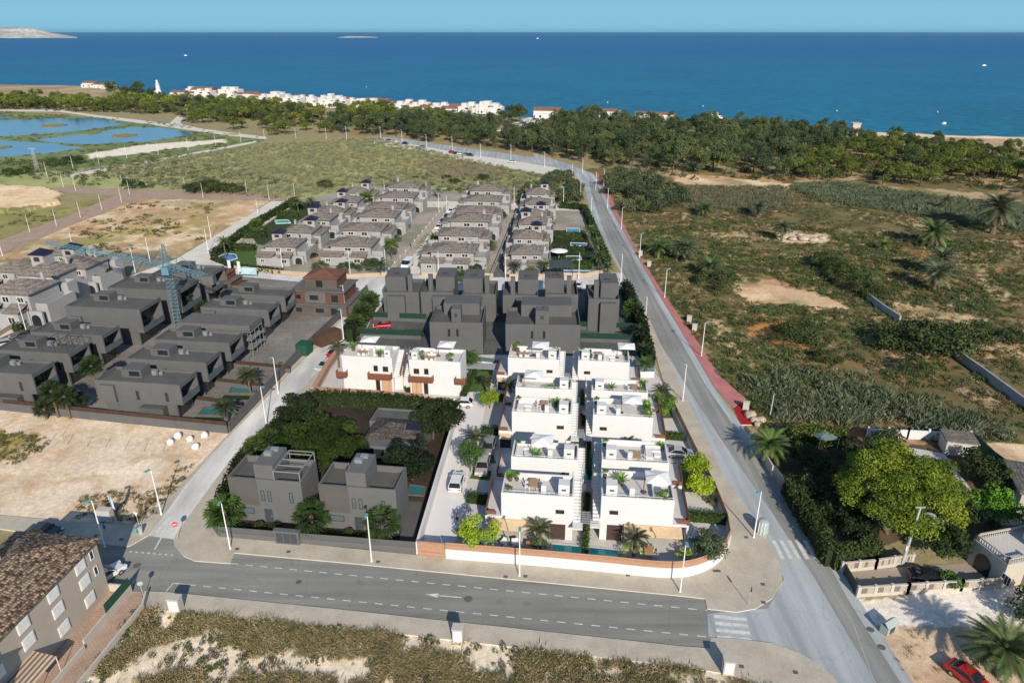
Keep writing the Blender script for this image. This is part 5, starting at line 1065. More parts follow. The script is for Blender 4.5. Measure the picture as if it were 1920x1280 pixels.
front_villa("right grey villa of the front garden plot, next to the pool", (-24.9, 76.2), RG, 10.2, 5.3)
fence("front_wall", "grey front wall and dark fence panels of the front garden plot", "wall", GP([(396, 984), (412, 1006), (540, 1017), (783, 1036)]), .9, 1.7, "front_grey", "render_dark", tt=.06)
t = thing("meter_cabinet", "three door grey utility cabinet in the front garden wall", "cabinet", (*G(541, 1019), 0), RG); b = MB(); b.box(-1.6, 1.6, -.25, .25, 0, 2.0); b.box(-1.75, 1.75, -.35, .35, 2.003, 2.15); b.build("body", "front_grey", t)
for k in range(3): b = MB(); b.box(-1.4 + k * .95, -.55 + k * .95, -.28, -.253, .3, 1.8); b.build("door", "door_grey", t)
pool("dim teal pool beside the right grey villa of the front plot", [(769, 910), (798, 914), (794, 930), (766, 928)], "pool_dim", None, "roof_grey")
b = MB(); b.sheet(GP([(764, 940), (792, 940), (776, 1020), (748, 1016)]), .06); struct("dark_paving", b, "roof_grey")
t = thing("low_house", "low grey bungalow with pitched roof among the dark garden trees", "house", (*G(678, 862), 0), R(-8)); b = MB(); b.box(0, 9, 0, 8, 0, 2.7); b.build("wall", "front_grey", t); b = MB(); b.hip(.3, 8.7, 2, 8, 2.703, 1.3, .3, .1); b.build("roof", "tile_dim", t)
b = MB(); b.quad((6.2, 3.4, 3.9), (8.2, 3.4, 3.9), (8.2, 4.6, 4.35), (6.2, 4.6, 4.35)); b.box(6.2, 8.2, 4.62, 4.7, 2.9, 4.3); b.build("solar_panel", "tile_blue", t); win(t, 'f', 0, 1, 3.6, .1, 2.2, "frame_dark", "glass_dark", 1, "patio_door")
t = thing("low_house", "flat roofed grey annex behind the bungalow in the dark garden", "house", (*G(695, 818), 0), R(-8)); b = MB(); b.shell(0, 8, 0, 4.5, 0, 2.9, .3, .2, 0, 1); b.build("wall", ["front_grey", "roof_grey"], t); win(t, 'f', 0, 5.5, 6.6, .9, 2.0, "frame_dark", "glass_dark")
# ---------------------------------------------------------------- dark block behind the white villas
def dark_house(label, x0, x1, yb, ht, extra, mir=False, win_=False):
    o = Vector(G(x0, yb)); e = Vector(G(x1, yb)); W = (e - o).length; t = thing("dark_house", label, "house", (*o, 0), R(-2), "dark grey cube houses behind the white villas")
    X = (lambda x: W - x) if mir else (lambda x: x); D = 9.5; b = MB(); b.shell(0, W, 0, D, 0, ht, .8, .2, 0, 1); b.build("wall", ["render_dark", "roof_dark"], t)
    if extra == 'tower':
        b = MB(); lo, hi = sorted((X(-.01), X(W * .58))); b.box(lo, hi, 3.0, D + .5, ht - .79, ht + 2.6); b.build("stair_tower", "render_dark", t)
        b = MB(); lo, hi = sorted((X(W * .66), X(W * .66 + 1.0))); b.box(lo, hi, 2.2, 3.2, ht - .79, ht + 3.3); b.build("chimney", "render_dark", t)
        b = MB(); b.box(X(.12 * W), X(W * .62), -1.2, -.003, 0, ht - .6); b.build("front_bay", "render_dark", t)
        b = MB(); b.tube((X(1.5), 5, ht + 2.6), (X(2.6), 5, ht + 3.2), .05, n=4); b.tube((X(2.6), 5, ht + 3.2), (X(3.2), 5, ht + 2.6), .05, n=4); b.box(X(1.6), X(2.8), 4.6, 5.4, ht + 2.603, ht + 2.85); b.build("roof_plant", "frame_dark", t)
    else:
        b = MB(); b.box(W * .40, W * .58, 1.5, 4.2, ht - .79, ht + 2.3); c = b.build("stair_tower", "render_dark", t); b = MB(); b.box(W * .46, W * .51, 1.47, 1.497, ht + .5, ht + 1.3); b.build("vent", "frame_dark", c)
        b = MB(); b.box(W * .2, W * .9, D - 3.2, D + 2, ht - .79, ht + 1.7); b.build("upper_storey", "render_dark", t)
        for k in (0, 1): b = MB(); b.tube((W * (.42 + .06 * k), 2.4, ht + 2.3), (W * (.46 + .08 * k), 3, ht + 3.0), .05, n=4); b.build("roof_plant", "frame_dark", t)
        for x in (W * .34, W * .5): win(t, 'f', 0, x, x + .5, ht - 3, ht - 1.4, "frame_dark", "glass_dark", 0)
    return t
for k, (x0, x1, yb, ht, ex, mi, l) in enumerate(((722, 788, 598, 6.5, 'tower', False, "first dark cube house from the left in the back line"), (791, 852, 598, 6.5, 'tower', True, "second dark cube house from the left in the back line"), (868, 930, 602, 6.5, 'tower', False, "third dark cube house from the left in the back line"), (943, 1008, 604, 6.5, 'tower', True, "fourth dark cube house from the left in the back line"), (1021, 1082, 610, 7.4, 'tower', False, "fifth dark cube house, with roof pergola, in the back line"), (1101, 1158, 620, 7.4, 'tower', True, "dark cube house at the right end of the back line"),
        (808, 906, 662, 6.8, 'k', False, "left dark flat roofed house right behind the white villas"), (948, 1086, 666, 6.8, 'k', False, "right dark flat roofed house right behind the white villas"))):
    dh = dark_house(l, x0, x1, yb, ht, ex, mi)
    if k == 4:
        b = MB()
        for x in (1, 3.5, 6):
            for y in (4, 8.5): b.tube((x, y, 10), (x, y, 12.3), .08, n=4)
        b.box(.8, 6.2, 3.8, 8.7, 12.3, 12.45); b.build("roof_pergola", "frame_dark", dh)
for q, l in (([(700, 600), (800, 604)], "upper green screened fence by the red car's yard"), ([(676, 632), (790, 636)], "lower green screened fence by the red car's yard"), ([(1088, 618), (1190, 622)], "upper green screened fence at the right end of the dark block"), ([(1088, 640), (1205, 644)], "lower green screened fence at the right end of the dark block")): fence("screened_fence", l, "fence", GP(q), .8, 2.0, "render_dark", "green_mesh", tt=.06)
lawn([(1088, 626), (1190, 628), (1200, 641), (1090, 640)], "lawn_dark", .08); lawn([(760, 618), (800, 620), (795, 632), (745, 630)], "lawn_dark", .08)
# ---------------------------------------------------------------- tiled villas beyond the street
def tiled_house(name, label, tower, v=0, wm="render_stone"):
    t = thing(name, label, "house"); b = MB()
    b.box(-3.6, 4.2, 2.2, 9.2, 0, 5.5); b.box(-5.6, -3.604, 3.6, 9.4, 0, 4.3); b.box(-5.2, 3.4, 0, 2.196, 0, 2.9); b.box(-4.6, 3.0, 9.204, 12.4, 0, 4.0); b.shell(3.004, 5.2, 10.004, 12.4, 0, 5.0, .9, .18); b.shell(4.204, 6.4, 3.2, 10, 0, 3.6, .8, .18)
    b.box(3.404, 6.2, 1.8, 2.196, 0, 2.7); b.build("wall", wm, t)
    b = MB(); b.hip(-3.6, 4.2, 2.2, 9.2, 5.503, 1.5, .45, .12); b.build("roof", "tile_brown", t)
    b = MB(); b.hip(-5.6, -4.06, 3.6, 9.4, 4.303, .55, .25, .1); b.build("side_roof", "tile_brown", t); b = MB(); b.hip(-4.6, 3.0, 9.65, 12.4, 4.003, .7, .3, .1); b.build("back_roof", "tile_brown", t)
    b = MB(); b.quad((-5.5, -.4, 2.95), (-.9, -.4, 2.95), (-.9, 2.19, 3.8), (-5.5, 2.19, 3.8)); b.quad((.6, -.4, 2.95), (3.7, -.4, 2.95), (3.7, 2.19, 3.8), (.6, 2.19, 3.8)); b.box(-5.5, -.9, -.4, 2.19, 2.905, 2.945); b.box(.6, 3.7, -.4, 2.19, 2.905, 2.945); b.build("porch_roof", "tile_brown", t)
    arch = MB(); cx, r = 4.9, .85; pts = [(cx - r, 1.78, 0), (cx + r, 1.78, 0)] + [(cx + r * math.cos(a), 1.78, 1.2 + r * math.sin(a)) for a in np.linspace(0, math.pi, 9)]; arch.quad(*pts); arch.build("arch", "glass_dark", t)
    win(t, 'f', 2.2, -.9, .4, 3.9, 5.0, "frame_white", "glass_dark"); win(t, 'f', 2.2, 2.0, 3.2, 4.0, 5.0, "frame_white", "glass_dark"); win(t, 'f', 0, 1.3, 2.6, 1.0, 2.2, "frame_white", "glass_dark"); win(t, 'f', 0, -4.2, -3.2, 1.2, 2.1, "frame_white", "glass_dark")
    b = MB(); b.box(2.6, 3.1, 7.6, 8.1, 6.3, 7.6); b.box(2.5, 3.2, 7.5, 8.2, 7.603, 7.7); b.build("chimney", wm, t)
    if tower:
        b = MB(); b.box(-3.3, -.6, 6.0, 8.8, 5.7, 8.3); tw = b.build("tower", wm, t); b = MB(); b.hip(-3.3, -.6, 6.0, 8.8, 8.303, 1.0, .3, .08); b.build("tower_roof", "tile_blue", tw); win(tw, 'f', 6.0, -2.6, -1.4, 7.0, 7.9, "frame_brown", "glass_dark", 1)
    return t
HT = Proto(tiled_house("tiled_house", "tower", True)); HP = Proto(tiled_house("tiled_house", "plain", False))
def row(p0, p1, n, W, kinds, labs, group, rz, sx=1.0):
    for k in range(n):
        t_ = k / (n - 1); x = p0[0] + (p1[0] - p0[0]) * t_; y = p0[1] + (p1[1] - p0[1]) * t_
        (HT if kinds[k] else HP).put((x, y, 0), rz, labs[k], group, (W / 9.6 * (1 if k % 2 == 0 else sx), 1.22, .88 + .07 * ((k * 7) % 3)))
ORD = ["nearest", "second", "third", "fourth", "fifth", "farthest"]
row((-65.5, 190), (-57.5, 258), 6, 10.6, [1] * 6, [f"{o} blue towered house of the leftmost tiled row, by the pools" for o in ORD], "tiled houses of the leftmost row", R(-5), -1)
row((-46, 190.5), (-41, 268), 6, 14, [0] * 6, [f"{o} plain tiled house of the second row from the left" for o in ORD], "tiled houses of the second row", R(-5), -1)
row((-17, 184.5), (-9.5, 262), 6, 14.5, [0] * 6, [f"{o} tiled house of the third row, between street and narrow lane" for o in ORD], "tiled houses of the third row", R(-5), -1)
row((3.4, 182.5), (9.5, 256), 6, 10, [0, 1, 1, 1, 0, 1], [f"{o} tiled house of the right hand row, by the gardens with pools" for o in ORD], "tiled houses of the right hand row", R(-4), -1)
for k, (x, y, l, tw, s) in enumerate(((62, 575, "white towered house at the left edge behind the ochre wall", 1, 1.25), (122, 556, "white house with brown roof beside the dark conifer", 1, 1.2), (8, 616, "white house with arched porch at the left frame edge", 0, 1.3), (8, 560, "white house partly cut by the left frame edge", 0, 1.1), (95, 520, "low white house behind the pair of blue towers", 0, 1.0))): (HT if tw else HP).put((*G(x, y), 0), R(-8), l, "white houses at the left edge", s)
for q, l, hb, m in (([(396, 486), (440, 505), (530, 515), (592, 519)], "ochre street wall in front of the leftmost tiled row", 1.2, "wall_ochre"), ([(600, 514), (640, 521), (728, 517)], "ochre street wall in front of the second tiled row", 1.0, "wall_ochre"), ([(790, 516), (925, 519)], "ochre street wall in front of the third tiled row", 1.0, "wall_ochre"), ([(955, 521), (1090, 521), (1130, 512), (1142, 500)], "curved pale street wall of the right hand garden row", 1.1, "wall_ochre"), ([(730, 514), (770, 470), (840, 386)], "white wall with posts along the parked car street", 1.5, "render_cream"),
                  ([(-40, 655), (20, 618), (110, 568), (205, 522)], "ochre garden wall of the white houses at the left", 1.1, "wall_ochre"), ([(920, 520), (968, 400)], "low pale wall along the narrow lane", 1.1, "render_stone"), ([(590, 517), (700, 380)], "low brown wall along the brick lane", 1.2, "wall_ochre"), ([(1142, 498), (1120, 455), (1090, 392)], "hedged garden wall along the main road", 1.4, "render_stone"), ([(396, 484), (480, 424), (556, 378)], "garden wall along the upper street", 1.0, "render_stone")): fence("street_wall", l, "wall", GP(q), hb, hb, m, m, post=(5, hb + .5, m) if 'posts' in l else None)
lawn([(1035, 432), (1096, 432), (1128, 500), (1032, 500)], "lawn_dark", .05); lawn([(470, 440), (556, 384), (602, 384), (520, 462), (482, 458)], "lawn_mid", .05); lawn([(400, 486), (436, 462), (482, 460), (480, 498), (440, 502)], "lawn", .06)
for q, l, m in (([(410, 482), (425, 476), (442, 478), (445, 485), (430, 490), (412, 489)], "round edged blue pool in the corner garden", "pool_bright_blue"), ([(450, 459), (475, 457), (480, 462), (455, 464)], "smaller oval blue pool behind the corner garden's hedge", "pool_bright_blue"), ([(515, 414), (540, 413), (545, 419), (518, 420)], "pale pool between hedges of the leftmost row", "pool_water"), ([(1062, 429), (1086, 429), (1088, 440), (1063, 440)], "bright blue square pool in the right hand gardens", "pool_blue"), ([(1070, 456), (1100, 457), (1100, 462), (1070, 461)], "narrow blue pool behind a hedge in the right hand gardens", "pool_blue"), ([(1062, 481), (1088, 481), (1090, 488), (1062, 489)], "scalloped teal pool by the white parasol", "pool_blue"), ([(1048, 508), (1105, 509), (1108, 514), (1050, 513)], "long dark teal pool at the corner by the main road", "pool_blue")): pool(l, q, m)
# ---------------------------------------------------------------- brown apartment block, bottom left
ca = Vector((-47.0, 64.4)); cb2 = Vector((-48.7, 50.0)); dv = (ca - cb2); Lb = dv.length; rzb = math.atan2(dv.y, dv.x)
t = thing("apartment_block", "brown three storey apartment block with mottled tile roof", "building", (*ca, 0), rzb)   # local -x runs along the facade towards the camera, +y away from the street
b = MB(); b.box(-17, 0, 0, 9.6, 0, 7.4); b.box(-36, -17.004, -1.6, 9.6, 0, 7.0); b.build("wall", "render_brown", t)
b = MB(); b.hip(-17, 0, 0, 9.6, 7.403, 1.9, .4, .14); b.build("roof", "tile_warm", t)
b = MB(); b.hip(-36, -17.44, -1.6, 9.6, 7.003, 1.9, .3, .14); b.build("roof", "tile_warm", t)
for x, y in ((-6, 7), (-10.5, 8), (-14, 6)): b = MB(); b.box(x - .5, x + .5, y - .5, y + .5, 8, 10.6); b.box(x - .65, x + .65, y - .65, y + .65, 10.603, 10.75); b.build("chimney", "render_cream", t)
for z in (1.0, 3.5, 5.6):
    for x in (-3.0, -7.2, -11.4, -15.4):
        if z < 2 and x < -8: continue
        f = MB(); f.box(x - .75, x + .75, -.10, -.003, z, z + 1.35); fo = f.build("window", "frame_white", t); g = MB(); g.box(x - .65, x + .65, -.12, -.102, z + .08, z + 1.27); g.build("roller_shutter", "shutter_white", fo)
for x, z in ((-1.1, 3.5), (-1.1, 5.7)): win(t, 'f', 0, x - .3, x + .3, z, z + 1.2, "frame_white", "glass_dark", 0)
for z in (1.2, 4.3): win(t, 'f', -1.6, -19.5, -18.3, z, z + 1.2, "frame_white", "glass_dark"); win(t, 'f', -1.6, -22.5, -21.0, z, z + 1.2, "frame_white", "glass_dark")
for x in (-13.3, -17.6 - 3): b = MB(); yb = 0 if x > -17 else -1.6; b.quad((x - 2, yb - .03, 2.75), (x + 2, yb - .03, 2.75), (x + 2, yb - 2.5, 2.25), (x - 2, yb - 2.5, 2.25)); b.quad((x - 2, yb - .03, 2.8), (x - 2, yb - 2.5, 2.3), (x + 2, yb - 2.5, 2.3), (x + 2, yb - .03, 2.8)); a = b.build("awning", "awning_stripe", t); b = MB(); [b.tube((x + q, yb - 2.45, 0), (x + q, yb - 2.45, 2.26), .04, n=5) for q in (-1.9, 1.9)]; b.build("post", "frame_white", a)
b = MB(); b.box(-8, .2, -2.7, -2.5, 0, 1.1); b.box(-.0, .2, -2.497, .0, 0, 1.1); b.box(-17.5, -8.3, -2.9, -2.7, 0, .7); b.build("terrace_wall", "render_cream", t)
b = MB(); b.box(-4.2, .1, -2.64, -2.58, 1.103, 2.3); b.build("green_screen", "green_mesh2", t)
fence("lot_wall", "low white wall between the footpath and the waste ground", "wall", GP([(276, 1118), (270, 1142), (150, 1290), (120, 1330)]), .9, .9, "render_cream", "render_cream")
# ---------------------------------------------------------------- right hand gardens
fa = Vector(G(1874, 1103)); fb = Vector(G(1812, 1052)); dv = fa - fb; rz2 = math.atan2(dv.y, dv.x)
t = thing("terrace_house", "cream house with balustraded flat roof and orange tiled storey", "house", (*fb, 0), rz2); Lw = dv.length
b = MB(); b.box(0, Lw, 0, 12, 0, 3.5, 0, 1); b.box(1.5, 14, 5.5, 14, 3.503, 6.4); b.box(Lw + .004, Lw + 7, 3, 12, 0, 3.5, 0, 1); b.build("wall", ["render_cream", "patio_pale"], t)
b = MB(); b.hip(1.5, 14, 5.5, 14, 6.403, 1.9, .5, .12); b.build("roof", "tile_red", t)
def balustrade(p, pts, z, mat="render_cream"):
    b = MB()
    for a, c in zip(pts, pts[1:]):
        a = Vector(a); c = Vector(c); n = max(2, int((c - a).length / .32)); wallrun(b, [tuple(a), tuple(c)], z + .62, z + .75, .22)
        for k in range(n + 1): q = a.lerp(c, k / n); b.lathe([(.04, 0), (.09, .2), (.04, .4), (.07, .62)], (q.x, q.y, z), 5)
        for q in (a, c): b.box(q.x - .16, q.x + .16, q.y - .16, q.y + .16, z, z + .85)
    return b.build("balustrade", mat, p)
balustrade(t, [(.2, 11.5), (.2, .2), (Lw - .2, .2), (Lw - .2, 3.2), (Lw + 6.7, 3.2)], 3.51)
arch = MB(); cx, r = 2.0, 1.1; arch.quad(*([(cx - r, -.015, 0), (cx + r, -.015, 0)] + [(cx + r * math.cos(a), -.015, 1.5 + r * math.sin(a)) for a in np.linspace(0, math.pi, 11)])); arch.build("arch", "glass_dark", t)
win(t, 'f', 0, 4.6, 5.8, 1.0, 2.3, "frame_white", "glass_dark", 2); win(t, 'f', 5.5, 6.5, 8, 4.2, 5.6, "frame_white", "glass_dark", 2)
def blockwall(name, label, pts, hh=1.45):
    t = fence(name, label, "wall", pts, .5, .5, "render_cream", "render_cream", tb=.25); o = pts[0]; b = MB()
    L = [(p[0] - o[0], p[1] - o[1]) for p in pts]; wallrun(b, L, .503, hh - .12, .12); b.build("screen_blocks", "screen_block", t)
    b = MB(); wallrun(b, L, hh - .117, hh, .26); b.build("coping", "render_cream", t)
    for a, c in zip(L, L[1:]):
        a = Vector(a); c = Vector(c); n = max(1, round((c - a).length / 2.4))
        for k in range(n + 1): p = a.lerp(c, k / n); q = MB(); q.box(p.x - .17, p.x + .17, p.y - .17, p.y + .17, 0, hh + .12); q.build("post", "render_cream", t)
    return t
blockwall("screen_wall", "near cream wall of pierced blocks beside the parking yard", GP([(1607, 1118), (1700, 1112), (1800, 1106), (1872, 1102)]))
blockwall("screen_wall", "far cream wall of pierced blocks behind the parking yard", GP([(1577, 1072), (1640, 1066), (1708, 1056)]))
fence("iron_gate", "dark sliding gate at the mouth of the parking yard", "gate", GP([(1581, 1074), (1606, 1116)]), 0, 1.5, "render_cream", "frame_dark", tt=.06)
b = MB(); b.sheet(GP([(1580, 1074), (1640, 1067), (1810, 1055), (1872, 1100), (1800, 1105), (1608, 1118)]), .05); struct("yard_paving", b, "patio_tan")
b = MB(); b.sheet(GP([(1815, 920), (1900, 950), (1920, 985), (1870, 985), (1800, 945)]), .05); struct("yard_paving", b, "patio_tan")
fence("garden_wall", "white garden wall with pillars below the reed bed", "wall", GP([(1625, 820), (1700, 822), (1815, 828)]), 1.6, 1.6, "render_white", "render_white", post=(3.0, 2.0, "render_white"))
fence("screened_fence", "green netting fence along the far right garden", "fence", GP([(1822, 832), (1860, 868), (1925, 915), (2000, 960)]), 0, 2.0, "render_white", "green_mesh2", tt=.06)
fence("old_wall", "old stone wall, upper stretch, crossing the scrub field", "wall", GP([(1625, 562), (1655, 585), (1686, 606)]), 1.8, 1.8, "render_stone", "render_stone", tb=.4)
fence("old_wall", "old stone wall, lower stretch, running down to the reeds", "wall", GP([(1772, 657), (1840, 705), (1920, 765), (1990, 815)]), 1.8, 1.8, "render_stone", "render_stone", tb=.4)
t = thing("pool_house", "small cream pool house with brown flat roof", "building", (*G(1770, 852), 0), R(-14)); b = MB(); b.box(0, 4.2, 0, 3.4, 0, 2.4); b.build("wall", "render_cream", t); b = MB(); b.box(-.2, 4.4, -.2, 3.6, 2.403, 2.6); b.build("roof", "tile_brown", t); win(t, 'f', 0, 2.2, 3.0, 1.1, 1.9, "frame_white", "glass_dark")
pool("blue garden pool right of the great pine", [(1770, 900), (1800, 902), (1812, 922), (1775, 925)], "pool_bright_blue")
b = MB(); b.sheet(GP([(1700, 838), (1770, 850), (1830, 930), (1770, 935), (1740, 880)]), .05); struct("pool_terrace", b, "patio_pale")
t = thing("corner_house", "brown tiled house at the right frame edge behind the round tree", "house", (*G(1905, 960), 0), R(-20)); b = MB(); b.box(0, 9, 0, 8, 0, 3.2); b.build("wall", "render_cream", t); b = MB(); b.hip(0, 9, 0, 8, 3.203, 1.6, .5, .12); b.build("roof", "tile_brown", t)
t = thing("garden_gazebo", "green canopied gazebo at the back of the shady garden", "gazebo", (*G(1540, 838), 0), R(10)); b = MB(); b.quad((-1.7, -1.7, 2.3), (1.7, -1.7, 2.3), (0, 0, 3.2)); b.quad((1.7, -1.7, 2.3), (1.7, 1.7, 2.3), (0, 0, 3.2)); b.quad((1.7, 1.7, 2.3), (-1.7, 1.7, 2.3), (0, 0, 3.2)); b.quad((-1.7, 1.7, 2.3), (-1.7, -1.7, 2.3), (0, 0, 3.2)); b.build("canopy", "gazebo_green_shaded", t)
for x in (-1.6, 1.6):
    for y in (-1.6, 1.6): b = MB(); b.tube((x, y, 0), (x, y, 2.3), .05, n=5); b.build("post", "steel_white", t)
fence("garden_gate", "pale metal garden gate with pillar on the main road", "gate", GP([(1448, 893), (1467, 918)]), 0, 2.0, "render_cream", "steel_grey", tt=.06)
fence("garden_wall", "white wall of the shady garden along the main road", "wall", GP([(1420, 845), (1447, 890)]), 1.6, 1.6, "render_cream", "render_cream")
# ---------------------------------------------------------------- white seaside village
def town_house(v):
    W, D, h = [(11, 9, 6), (14, 9, 4), (9, 9, 6.5), (16, 10, 4.5), (12, 10, 7)][v]; t = thing("village_house", "white house", "house"); b = MB()
    b.box(0, W, 0, D, 0, h) if v in (0, 1, 3) else b.shell(0, W, 0, D, 0, h, .7, .25)
    b.box(W * .1, W * .6, -3.5, -.004, 0, 3.0); b.build("wall", "town_white", t)
    if v in (0, 1, 3): b = MB(); b.hip(0, W, 0, D, h + .003, 1.5, .4, .15, 0, True); b.build("roof", "tile_red", t)
    else: b = MB(); b.box(W * .25, W * .7, 2, D - 2, h - .69, h + 2.2); b.build("roof_room", "town_white", t)
    for k in range(3): win(t, 'f', 0, W * (.66 + .1 * k), W * (.66 + .1 * k) + .9, h - 2.2, h - .9, "frame_dark", "glass_dark", 0)
    win(t, 'f', -3.5, W * .25, W * .25 + 1.2, .8, 2.2, "frame_dark", "glass_dark", 0); return t
TH = [Proto(town_house(v)) for v in range(5)]; rt = random.Random(3); x = 352
line_ = [(352, 178), (430, 184), (520, 190), (600, 196), (700, 203), (800, 209), (925, 214)]; k = 0
red = "white village house with red tiled roof in the seaside row"; fl = "flat roofed white village house in the seaside row"
while x < 922:
    y = np.interp(x, [p[0] for p in line_], [p[1] for p in line_]); v = rt.choice([0, 1, 2, 2, 4, 2, 4, 3])
    for dy in ((0, 4.5) if rt.random() < .7 else (0,)): TH[v].put((*G(x + rt.uniform(-4, 4), y + dy), 0), R(-14 + rt.uniform(-4, 4)), red if v in (0, 1, 3) else fl, "red roofed houses of the seaside row" if v in (0, 1, 3) else "flat roofed houses of the seaside row", rt.uniform(.75, 1.1)); v = rt.choice([1, 2, 2, 4])
    x += rt.uniform(12, 17); k += 1
for x, y, v, s, l in ((360, 180, 1, 1.5, "large white block at the left end of the seaside row"), (155, 164, 1, 1.2, "first small white house alone on the left shore"), (175, 165, 3, .8, "second small white house alone on the left shore"), (190, 166, 1, 1.0, "third small white house alone on the left shore"), (320, 182, 1, 1.1, "low grey roofed hut by the lighthouse"),
                      (1000, 222, 3, 1.25, "cream house by the beach car park"), (1120, 219, 1, 1.0, "white house behind the wood, right of the car park"), (1155, 221, 2, .6, "small white cube behind the wood"), (1190, 223, 1, .9, "pale house behind the wood's middle"), (1228, 226, 3, .9, "red roofed house behind the wood"), (1325, 240, 2, 1.1, "white restaurant with red rail above the wood"), (1345, 241, 3, .9, "orange roofed restaurant annex above the wood"), (1370, 238, 1, .8, "low white hut right of the restaurant")):
    TH[v].put((*G(x, y), 0), R(-10), l, None, s)
t = thing("lighthouse", "white lighthouse standing alone by the shore", "lighthouse", (*G(298, 175), 0)); b = MB(); b.lathe([(2.6, 0), (2.2, 6), (1.8, 9), (2.3, 9.1), (2.3, 9.6), (1.2, 9.7), (1.2, 12), (1.5, 12.1), (.2, 13.4)], n=12); b.build("tower", "town_white", t); b = MB(); b.box(-4, 4, -3, -2.2 - .4, 0, 3); b.build("annex", "town_white", t)
t = thing("watch_tower", "pale square tower standing by the beach on the right", "tower", (*G(1603, 256), 0), R(-6)); b = MB(); b.box(-2.3, 2.3, 0, 4.6, 0, 7.6); b.box(-2.6, 2.6, -.3, 4.9, 7.603, 8.0); b.build("wall", "render_cream", t); b = MB(); b.box(2.5, 9, .5, 4, 0, 2.6); b.build("annex", "town_white", t)
# ================================================================ PLANTED GREEN: hedges, garden trees, palms
def leafbox(name, label, cat, pts, wd, h, cols, group=None, per=34, size=.16, z0=.1, wob=.12):
    """clipped or loose hedge: leaf quads over a long box following ground points"""
    o = pts[0]; t = thing(name, label, cat, (*o, 0), 0, group); Vs, Fs, Cs = [], [], []; off = 0; rng = np.random.default_rng(abs(hash(label)) % 1000 if False else len(label) * 7 + int(abs(o[0]) * 3))
    for a, c in zip(pts, pts[1:]):
        a = np.array(a) - o; c = np.array(c) - o; L = np.linalg.norm(c - a); d = (c - a) / L; nn = np.array([-d[1], d[0]])
        n = int(per * L * (wd + 2 * h)); u = rng.random(n); s = rng.random(n) * (wd + 2 * h); off_ = np.where(s < h, -wd / 2, np.where(s < 2 * h, wd / 2, s - 2 * h - wd / 2)); z = np.where(s < h, s, np.where(s < 2 * h, s - h, h))
        nor = np.zeros((n, 3)); sd = np.where(s < h, -1.0, np.where(s < 2 * h, 1.0, 0)); nor[:, :2] = nn * sd[:, None]; nor[:, 2] = (sd == 0)
        P = np.zeros((n, 3)); P[:, :2] = a + d * (u * L)[:, None] + nn * off_[:, None]; P[:, 2] = z0 + z; P += rng.normal(0, wob, (n, 3)) * .6
        bl = fbm(P[:, 0] + o[0], P[:, 1] + o[1], .9, 7)[:, None]; P += nor * (bl - .5) * wob * 4
        V, Fq = leafquads(P, nor, size, rng, .7); k = np.array(cols)[rng.integers(len(cols), size=n)] * rng.uniform(.7, 1.25, (n, 1)); Vs.append(V); Fs.append(Fq + off); Cs.append(np.repeat(k, 4, 0)); off += 4 * n
    mesh_np("foliage", np.concatenate(Vs), np.concatenate(Fs), "foliage", t, np.concatenate(Cs))
    b = MB()
    for a, c in zip(pts, pts[1:]): wallrun(b, [(a[0] - o[0], a[1] - o[1]), (c[0] - o[0], c[1] - o[1])], 0, max(.1, h - .12), max(.1, wd - .2))
    b.build("branches", "hedge_core", t); return t
plain("hedge_core", (.022, .035, .012), .95, .3, 4); plain("hedge_core2", (.02, .03, .012), .95)
HG = [(.055, .115, .022), (.045, .095, .018), (.07, .135, .028)]; HD = [(.020, .034, .012), (.015, .026, .010), (.027, .040, .015)]; HM = [(.055, .085, .025), (.045, .07, .02), (.07, .10, .03)]
for q, w_, h_, l in (([(876, 940), (926, 945)], 1.3, 1.2, "clipped green hedge between the front and second parking bays"), ([(882, 850), (924, 856)], .9, 1.0, "clipped green hedge beside the grey parked car"), ([(868, 748), (890, 700)], 1.0, 1.1, "tall clipped hedge right of the back villa pair"), ([(905, 812), (940, 815)], 1.1, 1.2, "clipped hedge in front of the middle left villa's terrace"), ([(918, 750), (948, 752)], 1.1, 1.2, "clipped hedge beside the lime green tree"),
                  ([(1098, 1044), (1100, 960), (1102, 930)], .55, 1.2, "long narrow hedge down the alley between the front villas"), ([(1105, 900), (1101, 820)], .5, 1.1, "narrow alley hedge between the two small pools"), ([(1094, 800), (1091, 740)], .5, 1.1, "narrow alley hedge between the middle white villas"), ([(1286, 974), (1361, 981)], 1.2, 1.3, "clipped hedge across the right front garden"), ([(1240, 822), (1281, 825)], 1.1, 1.2, "clipped hedge across the middle right garden"), ([(752, 722), (768, 738)], .9, .9, "short hedge between the back pair of villas")):
    leafbox("hedge", l, "hedge", GP(q), w_, h_, HG, "clipped hedges of the white villa plot", 60, .10)
leafbox("hedge", "long dark overgrown hedge below the white wall of the back villas", "hedge", GP([(588, 757), (700, 762), (800, 772), (860, 780)]), 1.8, 2.2, HD + HM[:1], None, 40, .2, wob=.3)
leafbox("hedge", "dark ivy hedge along the left side of the dark garden", "hedge", GP([(404, 982), (452, 872), (520, 808), (585, 752)]), 1.0, 1.8, HD, None, 30, .2, wob=.3)
leafbox("hedge", "dark green garden hedge along the main road, above the crosswalk", "hedge", GP([(1475, 925), (1512, 985), (1556, 1062)]), 1.6, 2.6, HM, None, 50, .18, wob=.3)
leafbox("hedge", "clipped conifer hedge on the near side of the shady garden", "hedge", GP([(1556, 1062), (1600, 1052), (1640, 1040)]), 1.5, 2.4, HM, None, 50, .16, wob=.2)
leafbox("hedge", "bright conifer hedge at the back of the shady garden", "hedge", GP([(1475, 838), (1500, 832), (1580, 838)]), 1.5, 3.0, [(.09, .135, .028), (.07, .11, .024)], None, 40, .2, wob=.35)
